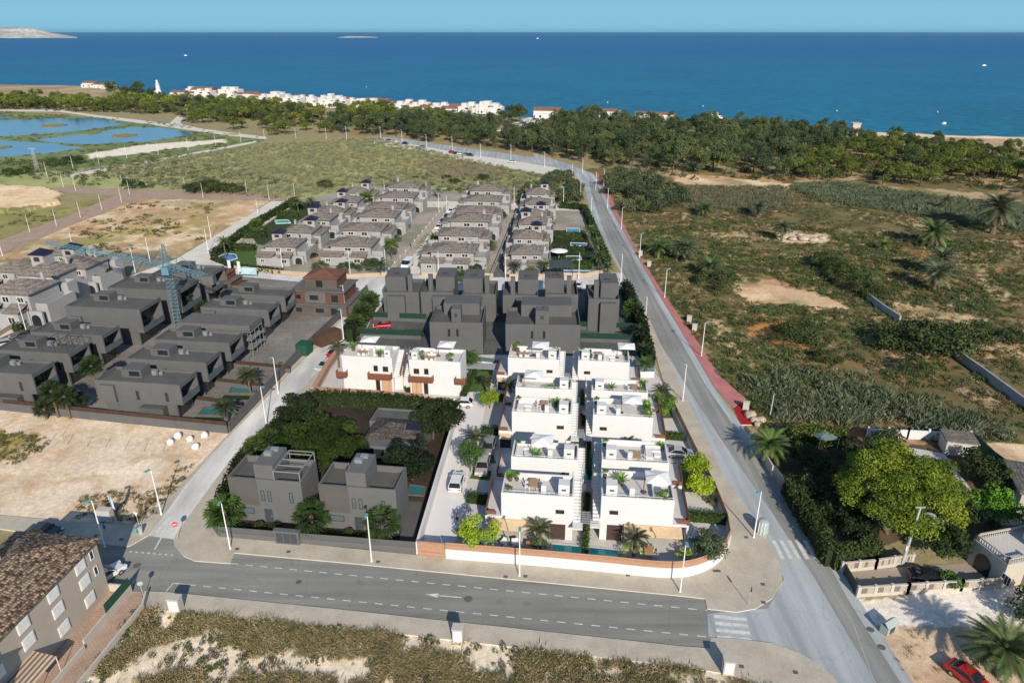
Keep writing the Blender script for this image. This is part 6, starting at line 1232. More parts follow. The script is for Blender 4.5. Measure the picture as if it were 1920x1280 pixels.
leafbox("hedge", "low hedge round the corner garden with the oval pool", "hedge", GP([(398, 487), (440, 504), (530, 514)]), .9, 1.4, HM, None, 14, .3)
for q, l in (([(400, 484), (436, 456), (480, 424), (555, 380)], "tall hedge along the upper street"), ([(436, 470), (478, 470)], "hedge between the oval and round pools"), ([(455, 446), (500, 446)], "hedge behind the oval pool"), ([(520, 408), (560, 408)], "hedge behind the pale pool"), ([(545, 390), (600, 390)], "farthest hedge of the leftmost gardens"), ([(1040, 448), (1090, 449)], "hedge behind the square pool's garden"), ([(1030, 474), (1095, 475)], "hedge in front of the narrow blue pool"), ([(1030, 503), (1110, 504)], "hedge in front of the scalloped pool"), ([(1050, 390), (1095, 394), (1128, 470), (1138, 500)], "tall hedge of the right gardens along the main road")): leafbox("hedge", l, "hedge", GP(q), 1.4, 1.9, HM + HG[:1], "garden hedges of the tiled houses", 10, .38, wob=.3)
for q, l in (([(656, 642), (672, 612), (694, 584)], "dark clipped hedge under the palms at the left of the dark block"), ([(1172, 548), (1200, 620), (1216, 690)], "dark tall hedge at the right of the dark block")): leafbox("hedge", l, "hedge", GP(q), 1.6, 3.0, HD, None, 20, .3, wob=.4)
leafbox("hedge", "green garden hedge of the white houses behind the ochre wall", "hedge", GP([(30, 622), (110, 575), (205, 515)]), 1.5, 1.5, HM, None, 18, .25, wob=.3)
leafbox("hedge", "low planted bed at the foot of the grey front villas", "hedge", GP([(440, 995), (560, 1004), (640, 1010), (700, 1016)]), .8, .6, HD, None, 30, .15, wob=.2)
def crown_tree(name, label, loc, h0, R_, H_, cols, seed, n=26, per=120, size=.2, shape='round', rad=(.5, 1.0), bark="bark", flat=.9, cat="tree", tr=.16, group=None):
    rng = np.random.default_rng(seed); t = thing(name, label, cat, (*loc, 0), 0, group); P = crown_points(n, R_, H_, h0, rng, shape); rr = rng.uniform(rad[0], rad[1], n)
    V, Fq, C = puffs(P, rr, per, size, rng, cols, flat); mesh_np("crown", V, Fq, "foliage", t, C); trunk_mesh(h0 + H_ * .35, tr, P[:7], rng).build("trunk", bark, t); return t
crown_tree("pine_tree", "great spreading bright green pine in the right hand garden", G(1662, 990), 4.0, 6.7, 7.8, [(.155, .21, .026), (.12, .175, .022), (.19, .24, .03), (.09, .14, .02)], 201, 110, 190, .15, 'dome', (.9, 1.8), "bark", .62, tr=.45)
crown_tree("pine_tree", "right hand part of the pine group, behind the concrete pole", G(1722, 972), 3.0, 4.0, 6.0, [(.155, .21, .026), (.12, .175, .022), (.19, .24, .03)], 202, 52, 190, .15, 'dome', (.8, 1.5), "bark", .65, tr=.35)
crown_tree("garden_tree", "round bright green tree by the pool terrace", G(1858, 985), 1.6, 3.0, 3.4, [(.08, .20, .02), (.065, .165, .018), (.10, .235, .026)], 203, 34, 150, .17, 'round', (.7, 1.1), tr=.2)
crown_tree("garden_tree", "dark leafy tree behind the black parked car", G(1768, 1046), .8, 2.4, 3.4, [(.045, .075, .025), (.035, .06, .02), (.06, .09, .03)], 204, 30, 150, .17, 'round', (.7, 1.1), tr=.2)
crown_tree("garden_tree", "dark bush at the right frame edge near the feather palm", G(1935, 1170), .6, 2.6, 3.4, [(.05, .08, .03), (.065, .10, .035)], 205, 26, 150, .17, 'round', (.7, 1.1))
crown_tree("creeper_bush", "leafy creeper spilling over the front of the yard wall by the black car", G(1782, 1098), .3, 1.5, 1.1, LEAF, 206, 14, 200, .14, 'dome', (.3, .6), cat="bush")
for k, (x, y, r, h_, l) in enumerate(((1500, 880, 2.0, 3.2, "dark tree behind the white wall of the shady garden"), (1525, 935, 2.2, 3.6, "dark tree in the middle of the shady garden"), (1560, 900, 2.4, 3.6, "dark tree left of the great pine"), (1592, 960, 2.2, 2.6, "dark low tree under the great pine's left edge"), (1555, 975, 1.8, 2.4, "small dark tree inside the clipped road hedge"), (1610, 1015, 1.8, 2.2, "dark shrubby tree behind the far block wall"), (1610, 870, 2.4, 3.4, "dark tree behind the great pine, near the gazebo"), (1660, 850, 2.0, 3.0, "olive tree before the pillared white wall"), (1790, 985, 2.0, 3.0, "dark tree right of the great pine, by the carport"))): crown_tree("garden_tree", l, G(x, y), .8, r, h_, [(.05, .075, .028), (.038, .06, .022), (.062, .09, .034)], 280 + k, 26, 150, .17, 'round', (.6, 1.0))
for k, (x, y) in enumerate(((560, 470), (586, 455), (612, 432), (632, 412), (655, 392), (700, 470), (735, 455), (752, 430), (770, 405), (600, 505), (650, 508), (690, 506), (815, 505), (850, 506), (890, 504), (912, 470), (925, 440), (940, 410), (1020, 470), (1025, 445), (1030, 425), (980, 505), (1068, 498), (510, 488), (540, 455), (575, 425), (600, 402))): bush(x, y, 1.1 + .25 * (k % 4), "dark green garden shrub between the tiled houses", "shrubs between the tiled houses")
for k, (x, y, r, l) in enumerate(((1820, 885, 2.2, "citrus tree beside the pool terrace wall"), (1845, 905, 2.4, "citrus tree under the netting fence"), (1870, 925, 2.0, "citrus tree nearest the round bright tree"))): crown_tree("citrus_tree", l, G(x, y), .8, r, 2.4, DARK, 207 + k, 20, 130, .18, 'round', (.6, 1.0))
crown_tree("garden_tree", "huge dark spreading tree filling the dark garden's left half", G(600, 872), 2.2, 6.4, 4.4, [(.020, .040, .008), (.015, .031, .007), (.028, .052, .010)], 211, 70, 120, .24, 'dome', (.9, 1.7), flat=.6, tr=.35)
for k, (x, y, r, h_, l) in enumerate(((773, 898, 3.6, 5.2, "dark round tree in front of the dark garden bungalow"), (812, 822, 3.0, 4.2, "dark tree in the far right corner of the dark garden"), (845, 808, 1.8, 2.8, "small dark tree against the white alley wall"), (560, 790, 3.0, 3.0, "dark tree behind the huge spreading one"), (528, 842, 2.2, 2.6, "small dark tree left of the huge spreading one"))): crown_tree("garden_tree", l, G(x, y), 1.0, r, h_, [(.025, .040, .015), (.019, .031, .012), (.033, .05, .02)], 212 + k, 34, 130, .2, 'round', (.7, 1.2))
for k, (x, y, r, h_, c, l, z) in enumerate(((900, 1030, 2.1, 3.8, LIME, "lime green tree inside the front wall, left of the terrace", 1.2), (882, 884, 1.7, 4.0, LEAF, "fresh green tree between driveway and parked grey cars", 1.2), (918, 766, 1.5, 2.5, LIME, "lime green tree beside the white driveway's middle", .9), (883, 708, 1.7, 4.6, LEAF, "tall green tree right of the back villa pair", 1.4),
        (1304, 890, 1.4, 2.2, LIME, "upper lime green tree along the slatted wall", .8), (1310, 930, 1.4, 2.2, LIME, "lower lime green tree along the slatted wall", .8), (1322, 1052, 2.0, 3.4, [(.09, .13, .06), (.07, .11, .05), (.12, .16, .08)], "grey green tree inside the wall's curved corner", .8), (1240, 782, 2.1, 3.2, LEAF, "dark green tree under a palm by the right wall", 1.0))): crown_tree("young_tree", l, G(x, y), z, r, h_, c, 230 + k, 32, 210, .13, 'round', (.5, .9), tr=.08)
for k, (x, y, r, c, l) in enumerate(((1185, 1052, 1.7, LIME, "round lime green shrub left of the teak garden table"), (1284, 1056, 1.3, LIME, "round lime green shrub by the curved wall's lamp"), (866, 1005, .9, LEAF, "small green shrub at the foot of the lime tree"), (1012, 1035, 1.2, LEAF, "green shrub at the foot of the front left palm"), (1335, 945, .7, GREY, "little round grey shrub on the right lawn"), (1268, 900, .7, GREY, "tiny grey shrub in the lawn near the second right villa"), (486, 990, .55, HM, "small clipped ball shrub left of the grey villa's door"), (518, 993, .55, HM, "small clipped ball shrub right of the grey villa's door"), (655, 1005, .55, HM, "small clipped ball shrub by the right grey villa"), (1688, 960, .9, GREY, "grey shrub in the shady garden"), (1860, 990, .8, GREY, "round grey shrub below the round bright tree"))): crown_tree("shrub", l, G(x, y), .2, r, r * 1.1, c, 250 + k, 12, 260, .11, 'dome', (.3, .55), cat="shrub", tr=.05)
for k, (x, y, r, h_, l) in enumerate(((175, 532, 2.8, 9.5, "tall dark conifer beside the white towered houses"), (138, 506, 3.6, 3.4, "broad green tree left of the tall conifer"), (205, 530, 2.4, 3.0, "low green tree at the street end by the conifer"))): crown_tree("conifer" if k == 0 else "garden_tree", l, G(x, y), .5, r, h_, DARK, 270 + k, 34, 80, .3, 'cone' if k == 0 else 'round', (.8, 1.5))
# palms
pal = [
 # x, y, h, L, n, kind, cols, label
 (1440, 862, 2.6, 4.0, 46, 'date', [(.085, .14, .035), (.065, .11, .03), (.12, .18, .04)], "bright date palm at the end of the red footpath"),
 (1868, 1262, 3.2, 4.5, 60, 'date', [(.085, .125, .04), (.065, .10, .032), (.115, .155, .05)], "huge feathery palm at the bottom right corner"),
 (1650, 985, .9, 2.8, 24, 'date', DATEG, "low grey palm in the shade of the great pine"), (1530, 905, 1.4, 2.8, 24, 'date', [(.03, .05, .018)], "dark palm deep in the shady garden"),
 (426, 990, 2.6, 2.5, 26, 'fan', [(.06, .115, .022), (.045, .09, .018)], "fan palm at the left corner of the front garden plot"), (588, 1000, 2.6, 2.4, 26, 'fan', [(.045, .085, .02), (.035, .07, .016)], "fan palm between the two grey front villas"), (719, 1010, 2.5, 2.4, 26, 'fan', [(.045, .085, .022), (.035, .065, .016)], "fan palm before the right grey front villa"),
 (482, 860, 2.0, 1.9, 34, 'fan', [(.05, .085, .02), (.07, .12, .025)], "fan palm at the dark garden's street edge"), (505, 850, 2.4, 2.0, 34, 'fan', [(.05, .085, .02)], "second fan palm at the dark garden's street edge"), (665, 858, 1.2, 2.0, 26, 'fan', [(.07, .11, .025)], "pale fan palm in front of the bungalow"),
 (1012, 1032, 3.2, 2.3, 24, 'date', [(.055, .065, .028), (.075, .085, .035)], "dark feather palm before the left front villa"), (1188, 1042, 2.7, 2.2, 24, 'date', [(.055, .065, .028), (.075, .085, .035)], "dark feather palm before the right front villa"),
 (893, 850, 2.8, 2.4, 26, 'date', [(.085, .095, .035), (.065, .08, .03)], "olive feather palm above the parked grey cars"), (957, 760, 3.8, 2.0, 22, 'date', [(.07, .08, .03)], "slim palm beside the fourth left villa"), (913, 738, 2.6, 1.7, 20, 'date', [(.05, .06, .025)], "small dark palm by the pergola path"), (1237, 775, 4.2, 2.4, 26, 'date', [(.08, .085, .035)], "palm rising over the right garden wall"), (636, 690, 4.6, 2.2, 26, 'date', [(.07, .075, .03), (.09, .10, .04)], "tall palm at the street side of the back villa pair"), (1027, 830, 2.6, 1.8, 18, 'date', [(.055, .065, .03)], "small palm before the middle left villa"), (1178, 858, 2.4, 1.8, 18, 'date', [(.055, .065, .03)], "small palm before the middle right villa"),
 (186, 745, 6.2, 2.0, 34, 'fan', [(.035, .06, .018)], "tall thin palm between the grey villas"), (110, 782, 5.0, 1.9, 32, 'fan', [(.03, .052, .016)], "left of two tall palms beside the teal pool"), (132, 784, 4.2, 1.9, 32, 'fan', [(.03, .052, .016)], "right of two tall palms beside the teal pool"), (152, 770, 2.0, 1.7, 26, 'fan', [(.04, .065, .02)], "short palm by the teal pool"), (88, 785, 2.0, 1.7, 26, 'fan', [(.03, .05, .016)], "short palm at the left villa's end"), (345, 592, 5.0, 2.4, 32, 'fan', [(.035, .06, .02)], "palm right of the crane mast"), (385, 598, 2.6, 2.0, 28, 'fan', [(.035, .06, .02)], "short palm among the brick shells"),
 (470, 738, 3.6, 2.7, 40, 'date', [(.055, .07, .025), (.045, .06, .02)], "date palm beside the second garden pool"), (427, 800, 3.6, 2.5, 40, 'date', [(.04, .06, .022), (.05, .07, .025)], "date palm at the corner pool of the grey villas"),
 (714, 516, 2.8, 3.4, 40, 'date', DATE, "date palm at the street corner by the second tiled row"), (735, 486, 4.0, 2.2, 30, 'fan', FAN, "tall fan palm in the second tiled row"), (815, 466, 3.2, 3.2, 40, 'date', DATE, "date palm by the parked car street, upper"), (800, 486, 2.8, 3.0, 40, 'date', DATE, "date palm by the parked car street, lower"), (688, 395, 4.6, 2.6, 30, 'fan', FAN, "fan palm at the far end of the leftmost row"), (866, 528, 1.4, 2.0, 26, 'fan', FAN, "low fan palm on the street corner by the lane"), (996, 523, 1.6, 2.0, 26, 'fan', FAN, "bright low fan palm before the right garden row"), (1022, 518, 3.2, 2.8, 36, 'date', DATE, "date palm before the right hand tiled row"), (966, 518, 2.8, 2.4, 34, 'date', DATEG, "grey palm at the front of the right hand row"),
 (424, 484, 4.8, 2.8, 32, 'date', DATE, "tall palm in the corner pool garden"), (484, 440, 3.2, 2.4, 30, 'fan', FAN, "fan palm by the upper street"), (560, 400, 4.0, 2.8, 34, 'date', DATEG, "palm at the upper street's end"), (585, 398, 4.0, 2.6, 34, 'date', DATEG, "second palm at the upper street's end"),
 (1118, 478, 3.4, 3.2, 44, 'date', DATE, "palm in the right gardens by the square pool"), (1122, 500, 3.0, 3.0, 40, 'date', DATE, "palm in the right gardens near the main road corner"), (1138, 516, 2.2, 2.6, 36, 'date', DATE, "low palm at the main road corner"), (1105, 452, 3.4, 3.0, 40, 'date', DATE, "palm in the right gardens, farther up"), (1050, 345, 3.0, 3.0, 36, 'date', DATE, "palm above the tamarisks by the road bend"), (822, 372, 3.0, 2.6, 30, 'date', DATEG, "palm on the meadow behind the tiled houses"), (800, 362, 2.4, 2.6, 30, 'date', DATEG, "second palm on the meadow behind the tiled houses"),
 (668, 628, 2.6, 2.4, 34, 'fan', [(.05, .09, .022)], "palm over the left hedge of the dark block, lower"), (682, 604, 2.6, 2.4, 34, 'fan', [(.04, .075, .02)], "palm over the left hedge of the dark block, middle"), (694, 582, 2.6, 2.4, 34, 'fan', [(.05, .10, .025)], "palm over the left hedge of the dark block, upper"), (1185, 600, 2.8, 2.4, 34, 'fan', [(.06, .115, .03)], "bright palm at the top right of the dark block"), (1204, 680, 2.8, 2.4, 34, 'date', [(.03, .05, .016)], "dark palm at the right of the dark block"), (1207, 705, 2.6, 2.2, 34, 'date', [(.06, .11, .03)], "green palm at the wall's corner by the main road"), (1196, 645, 3.0, 2.4, 34, 'date', [(.022, .038, .013)], "dark palm over the right hedge, middle"),
 (78, 585, 2.0, 2.6, 36, 'date', DATEG, "left palm in the white houses' garden"), (100, 578, 2.2, 2.6, 36, 'date', DATEG, "middle palm in the white houses' garden"), (118, 560, 2.2, 2.4, 36, 'date', DATE, "right palm in the white houses' garden"),
]
for k, (x, y, h_, L, n, kd, co, l) in enumerate(pal):
    big = L > 3.5
    p = palm("fan_palm" if kd == 'fan' else "feather_palm", l, h_, L, n, 300 + k, kd, co, .8 if big else .55, .36 if big else .2, 24 if big else 10, skirt=big); p.location = (*G(x, y), 0.1)
# ================================================================ STREET THINGS
solid("lamp_head", (.12, .32, .33), .4); solid("pole_white", (.80, .80, .78), .5); solid("pole_grey", (.42, .43, .42), .6); solid("sign_red", (.62, .02, .03), .4); solid("sign_white", (.8, .8, .8), .4); solid("sign_blue", (.03, .12, .45), .4); solid("rubber", (.015, .015, .015), .8); solid("chrome", (.55, .56, .57), .25, metal=.8)
def lamp(h=7.1):
    t = thing("street_lamp", "street lamp", "street lamp"); b = MB(); b.lathe([(.16, 0), (.16, .08), (.10, .1), (.09, .9), (.055, h)], n=8); b.build("pole", "pole_white", t)
    b = MB(); b.tube((0, 0, h - .05), (0, .45, h + .12), .04, n=5); b.build("arm", "pole_white", t); b = MB(); b.box(-.16, .16, .1, .85, h + .12, h + .24); b.box(-.12, .12, .3, .8, h + .06, h + .118); b.build("lamp_head", "lamp_head", t); return t
LP = Proto(lamp())
near = [(974, 1080, 0, "street lamp in front of the long slat topped wall"), (1275, 1110, 0, "street lamp at the curved white corner wall"), (1413, 1008, -60, "street lamp beside the recycling bins and crosswalk"), (697, 1053, 0, "street lamp before the right grey front villa"), (432, 1029, 0, "street lamp at the no entry corner, by the left grey villa"), (303, 965, -30, "street lamp between the bare lot and the left crosswalk"), (197, 1026, -40, "street lamp standing in the apartment block's shadow"), (500, 798, 60, "street lamp on the side street by the dark garden"), (522, 738, -40, "street lamp at the grey development's slatted wall"),
        (1280, 752, -80, "street lamp on the kerb by the middle right villas"), (1209, 615, -80, "street lamp on the kerb by the dark block"), (1164, 527, -80, "street lamp on the kerb at the tiled houses' corner"), (1315, 668, 90, "street lamp on the pink footpath by the orange earth"), (1246, 558, 90, "street lamp on the pink footpath, second from the red end"), (1199, 484, 90, "street lamp on the pink footpath by the field palms"), (1165, 430, 90, "street lamp on the pink footpath, far stretch"), (648, 591, -40, "street lamp at the rusty container"), (645, 640, -40, "street lamp by the back villas' street palm"), (657, 517, 0, "street lamp before the second tiled row's white gable"), (724, 514, 0, "street lamp at the parked car street's corner"), (823, 518, 0, "street lamp before the third tiled row"), (948, 524, 0, "street lamp at the narrow lane's mouth"), (1085, 524, 0, "street lamp before the long corner pool"), (531, 512, 0, "street lamp before the corner garden's house")]
for x, y, a, l in near: LP.put((*G(x, y), .1), R(180 + a), l, "street lamps")
for x, y in ((1073, 339), (1088, 373), (1092, 326), (1117, 356), (1132, 349), (1139, 390), (1108, 408), (1056, 388), (1021, 314), (958, 299), (901, 296), (848, 282), (800, 277), (754, 267), (714, 260), (650, 260)): LP.put((*G(x, y), .05), R(120), "white street lamp along the far road to the beach", "lamps along the far road")
for x, y in ((823, 398), (838, 403), (800, 374), (722, 373), (964, 385)): LP.put((*G(x, y), .05), R(180), "white street lamp behind the tiled houses", "lamps behind the tiled houses")
for x, y in ((119, 351), (142, 358), (231, 354), (243, 364), (228, 380), (191, 393), (151, 408), (106, 423), (56, 435), (348, 359), (381, 371), (463, 363), (505, 375), (553, 371), (484, 403)): LP.put((*G(x, y), .05), R(20), "white lamp post along the pinkish brick paths", "posts along the brick paths", .78)
for x, y in ((89, 332), (138, 319), (186, 307), (238, 297), (297, 290), (353, 282), (405, 275), (452, 267), (496, 262), (555, 260), (612, 260)): LP.put((*G(x, y), .05), R(20), "white lamp post along the dirt track by the salt ponds", "posts along the pond track", .9)
for x, y, l in ((5, 480, "lamp post at the left frame edge on the brick path"), (141, 482, "lamp post behind the broad green tree at the crane's jib"), (282, 492, "lamp post under the crane's jib by the street corner"), (254, 511, "lamp post at the end of the left street"), (391, 474, "lamp post at the corner of the upper street"), (396, 447, "lamp post halfway up the upper street's left side"), (50, 622, "lamp post before the white arched house at the left")): LP.put((*G(x, y), .05), R(30), l, "street lamps")
# signs, boxes, bins, poles
t = thing("no_entry_sign", "red no entry sign with white bar at the left corner", "road sign", (*G(334, 1010), .12), R(15)); b = MB(); b.tube((0, 0, 0), (0, 0, 2.5), .035, n=6); b.build("pole", "pole_grey", t); b = MB(); b.tube((0, -.05, 2.25), (0, -.08, 2.25), .36, n=20); d = b.build("disc", "sign_red", t); b = MB(); b.box(-.24, .24, -.095, -.083, 2.19, 2.31); b.build("bar", "sign_white", d)
t = thing("yield_sign", "white triangular yield sign by the left crosswalk", "road sign", (*G(262, 990), .12), R(-20)); b = MB(); b.tube((0, 0, 0), (0, 0, 2.3), .035, n=6); b.build("pole", "pole_grey", t); b = MB(); b.quad((-.4, -.06, 2.5), (0, -.06, 1.85), (.4, -.06, 2.5)); b.quad((.4, -.04, 2.5), (0, -.04, 1.85), (-.4, -.04, 2.5)); b.build("plate", "sign_white", t)
t = thing("litter_bins", "pair of dark litter bins at the left crosswalk", "bins", (*G(265, 1001), .12)); b = MB(); b.lathe([(.22, 0), (.3, .9), (.3, 1.0)], n=10); b.build("bin", "pole_grey", t); b = MB(); b.lathe([(.2, 0), (.28, .7), (.25, .8)], (-.7, .1, 0), 10); b.build("bin", "lamp_head", t)
t = thing("road_sign", "thin dark road sign on the pavement's right corner", "road sign", (*G(1403, 1135), .12), R(80)); b = MB(); b.tube((0, 0, 0), (0, 0, 2.6), .035, n=6); b.build("pole", "pole_grey", t); b = MB(); b.tube((0, -.03, 2.3), (0, -.06, 2.3), .32, n=18); b.build("disc", "frame_dark", t)
t = thing("road_sign", "small road sign at the end of the low white lot wall", "road sign", (*G(270, 1122), .12), R(200)); b = MB(); b.tube((0, 0, 0), (0, 0, 2.3), .035, n=6); b.build("pole", "pole_grey", t); b = MB(); b.tube((0, -.03, 2.1), (0, -.06, 2.1), .3, n=18); b.build("disc", "pole_grey", t)
t = thing("parking_sign", "blue square sign in the apartment block's shadow", "road sign", (*G(203, 1012), .12), R(-25)); b = MB(); b.tube((0, 0, 0), (0, 0, 2.3), .03, n=6); b.build("pole", "pole_grey", t); b = MB(); b.box(-.3, .3, -.07, -.04, 1.7, 2.3); b.build("plate", "sign_blue", t)
t = thing("advertising_flag", "pale blue and white feather flag on a pole by the bare lot", "flag", (*G(218, 978), .1), R(-20)); b = MB(); b.tube((0, 0, 0), (-.25, 0, 4.4), .03, n=5); b.build("pole", "pole_white", t); b = MB(); b.quad((-.14, 0, 2.2), (.42, 0, 2.0), (.28, .02, 3.6), (-.25, 0, 4.4)); b.quad((-.25, .03, 4.4), (.28, .04, 3.6), (.42, .03, 2.0), (-.14, .03, 2.2)); b.build("cloth", "flag_cloth", t) if "flag_cloth" in MATS else (solid("flag_cloth", (.55, .66, .74), .8), b.build("cloth", "flag_cloth", t))
for x, y, w_, h_, l in ((328, 1150, 1.3, 1.8, "white utility box at the left end of the near pavement"), (858, 1207, 1.1, 1.8, "white utility box in the middle of the near pavement"), (1365, 1268, 1.1, 1.8, "white utility box at the right end of the near pavement"), (197, 980, 1.9, 1.7, "cream meter cabinet with grey doors beside the flag")):
    t = thing("utility_box", l, "utility box", (*G(x, y), .1), R(-6)); b = MB(); b.box(-w_ / 2, w_ / 2, 0, .9, 0, h_); b.box(-w_ / 2 - .06, w_ / 2 + .06, -.06, .96, h_ + .003, h_ + .14); b.build("body", "render_cream", t)
    b = MB(); b.box(-w_ / 2 + .12, w_ / 2 - .12, -.04, -.003, .3, h_ - .15); b.box(-.02, .02, -.055, -.042, .3, h_ - .15); b.build("door", "pole_grey" if x == 197 else "shutter_white", t)
t = thing("recycling_bin", "grey green domed recycling container by the right crosswalk", "recycling bin", (*G(1428, 998), .12), R(-30)); solid("bin_plastic", (.33, .40, .39), .5); b = MB(); b.lathe([(.75, .1), (.8, .3), (.78, 1.5), (.62, 1.85), (.25, 2.0)], n=14); b.build("body", "bin_plastic", t)
b = MB(); [b.tube((a * .35, -.82, .1), (a * .35, -.74, 1.8), .05, n=5) for a in (-1, 0, 1)]; b.build("rib", "pole_white", t); b = MB(); b.box(-.8, .8, -.8, .8, 0, .1); b.build("base", "pole_grey", t)
t = thing("broken_cabinet", "tilted grey street cabinet lying by the dirt verge", "cabinet", (*G(1672, 1188), .1), R(30)); b = MB(); b.box(-.9, .9, 0, .9, 0, 1.0); b.quad((-.95, -.05, 1.0), (.95, -.05, 1.0), (.95, .5, 1.5), (-.95, .5, 1.5)); b.quad((.95, .95, 1.0), (-.95, .95, 1.0), (-.95, .5, 1.5), (.95, .5, 1.5)); b.build("body", "bin_plastic", t); b = MB(); b.box(-.5, .3, -.05, -.003, .15, .8); b.build("door", "frame_dark", t)
t = thing("concrete_pole", "leaning pale concrete utility pole before the dark leafy tree", "pole", (*G(1690, 1060), 0)); b = MB(); b.tube((0, 0, 0), (.5, .2, 8.6), .22, .12, 8); b.build("shaft", "pole_grey", t); b = MB(); b.box(-.25, -.1, -.35, -.15, 2.6, 3.2); b.build("box", "shutter_white", t); b = MB(); b.box(-.1, 1.1, .15, .25, 8.5, 8.6); b.build("crossarm", "pole_grey", t)
t = thing("grey_pole", "grey pole by the end of the red footpath", "pole", (*G(1443, 782), 0)); b = MB(); b.tube((0, 0, 0), (.1, 0, 4.6), .12, .09, 8); b.build("shaft", "pole_grey", t); b = MB(); b.tube((.1, 0, 4.5), (.1, -.5, 4.6), .05, n=5); b.build("bracket", "pole_grey", t)
t = thing("pylon", "small lattice pylon on the pond meadow", "pylon", (*G(70, 318), 0)); b = MB(); lattice(b, (0, 0, 0), (0, 0, 10), 1.4, .5, 8); b.build("mast", "pole_grey", t); b = MB(); b.box(-1.8, 1.8, -.1, .1, 9.6, 9.8); b.build("crossarm", "pole_grey", t)
for k, (x, y) in enumerate(((1201, 480), (1217, 500), (1292, 604), (1302, 620), (1398, 768))): t = thing("pillar_box", ("cream meter pillar at the edge of the pink footpath" if k < 4 else "cream pillar with pale rocks at the end of the red footpath"), "pillar", (*G(x, y), .1), R(-20), "meter pillars by the pink footpath" if k < 4 else None); b = MB(); b.box(-.5, .5, -.35, .35, 0, 1.4); b.box(-.55, .55, -.4, .4, 1.403, 1.52); b.build("body", "render_cream", t); b = MB(); b.box(-.53, -.503, -.25, .25, .3, 1.2); b.build("door", "shutter_white", t)
# rocks, bags, fence posts in the lot
plain("rock_mat", (.55, .45, .34), .95, .35, 1.2, .3, 6); plain("bag_mat", (.78, .77, .75), .8, .1, 3)
def rock(label, x, y, s, mat, name, cat, group=None, seed=0, flat=.7):
    rng = np.random.default_rng(seed); n, m_ = 9, 6; V = []
    for j in range(m_ + 1):
        for k in range(n): a = 2 * math.pi * k / n; e = math.pi * j / m_ - math.pi / 2; r = s * rng.uniform(.78, 1.15); V.append((r * math.cos(a) * math.cos(e), r * math.sin(a) * math.cos(e), max(-.1, s * flat * .6 + r * flat * math.sin(e))))
    i = (np.arange(m_)[:, None] * n + np.arange(n)[None, :]); j = (np.arange(m_)[:, None] * n + (np.arange(n)[None, :] + 1) % n); Fq = np.stack([i, j, j + n, i + n], -1).reshape(-1, 4)
    o = mesh_np(name, np.array(V), Fq, mat, smooth=True); o.location = (*G(x, y), .0); return tag(o, label, cat, group)
for k, (x, y, s) in enumerate(((1406, 782, 1.1), (1414, 790, .8), (1426, 790, .9), (1420, 798, .7))): rock("pale boulder at the end of the red footpath", x, y, s, "rock_mat", "boulder", "rock", "boulders by the red footpath", k)
for k, (x, y, s) in enumerate(((1470, 446, 1.4), (1485, 450, 1.6), (1505, 450, 2.0), (1525, 452, 1.8), (1540, 448, 1.3), (1500, 442, 1.2))): rock("pale boulder in the upper scrub field", x, y, s, "rock_mat", "boulder", "rock", "boulders in the upper scrub", 20 + k, .45)
for k, (x, y, l) in enumerate(((320, 832, "leftmost white builder's bag on the bare lot"), (334, 820, "white builder's bag at the back left of the five"), (357, 826, "slumped white builder's bag in the middle of the five"), (384, 819, "white builder's bag nearest the grey plot wall"), (367, 841, "white builder's bag nearest the camera"))): rock(l, x, y, .62, "bag_mat", "builders_bag", "bag", "builder's bags on the bare lot", 40 + k, 1.0)
for k, (x, y) in enumerate(((92, 832), (126, 834), (163, 838), (197, 840), (234, 843), (270, 846), (305, 848), (118, 815))): b = MB(); b.tube((0, 0, 0), (.02, 0, 1.5), .04, n=5); b.tube((.02, 0, 1.5), (.12, 0, 1.75), .035, n=5); o = b.build("fence_post", "pole_grey"); o.location = (*G(x, y), 0); tag(o, "thin bent metal post in a line across the bare lot", "fence post", "metal posts across the bare lot")
for k, (x, y) in enumerate(((256, 1163), (300, 1275))): pass
# billboards at the crossing
t = thing("billboard", "pale turquoise billboard at the crossing before the corner garden", "billboard", (*G(468, 520), 0), R(-8)); solid("board_teal", (.34, .55, .58), .6); b = MB(); b.box(-2.2, 2.2, -.06, .06, .8, 2.8); b.build("board", "board_teal", t); b = MB(); b.box(-2.1, -1.95, .062, .2, 0, 2.6); b.build("post", "pole_grey", t); b = MB(); b.box(1.95, 2.1, .062, .2, 0, 2.6); b.build("post", "pole_grey", t)
b = MB(); [b.box(-1.7, 1.7 - .5 * k, -.075, -.062, 2.3 - .35 * k, 2.42 - .35 * k) for k in range(4)]; b.build("lettering", "sign_white", t)
for x, y, l in ((430, 514, "left tall banner at the crossing"), (448, 516, "right tall banner at the crossing")): t = thing("banner", l, "banner", (*G(x, y), 0), R(-8)); b = MB(); b.tube((0, 0, 0), (0, 0, 4), .05, n=5); b.build("pole", "pole_white", t); b = MB(); b.box(.06, .8, -.02, .02, 1, 3.9); b.build("cloth", "flag_cloth", t)
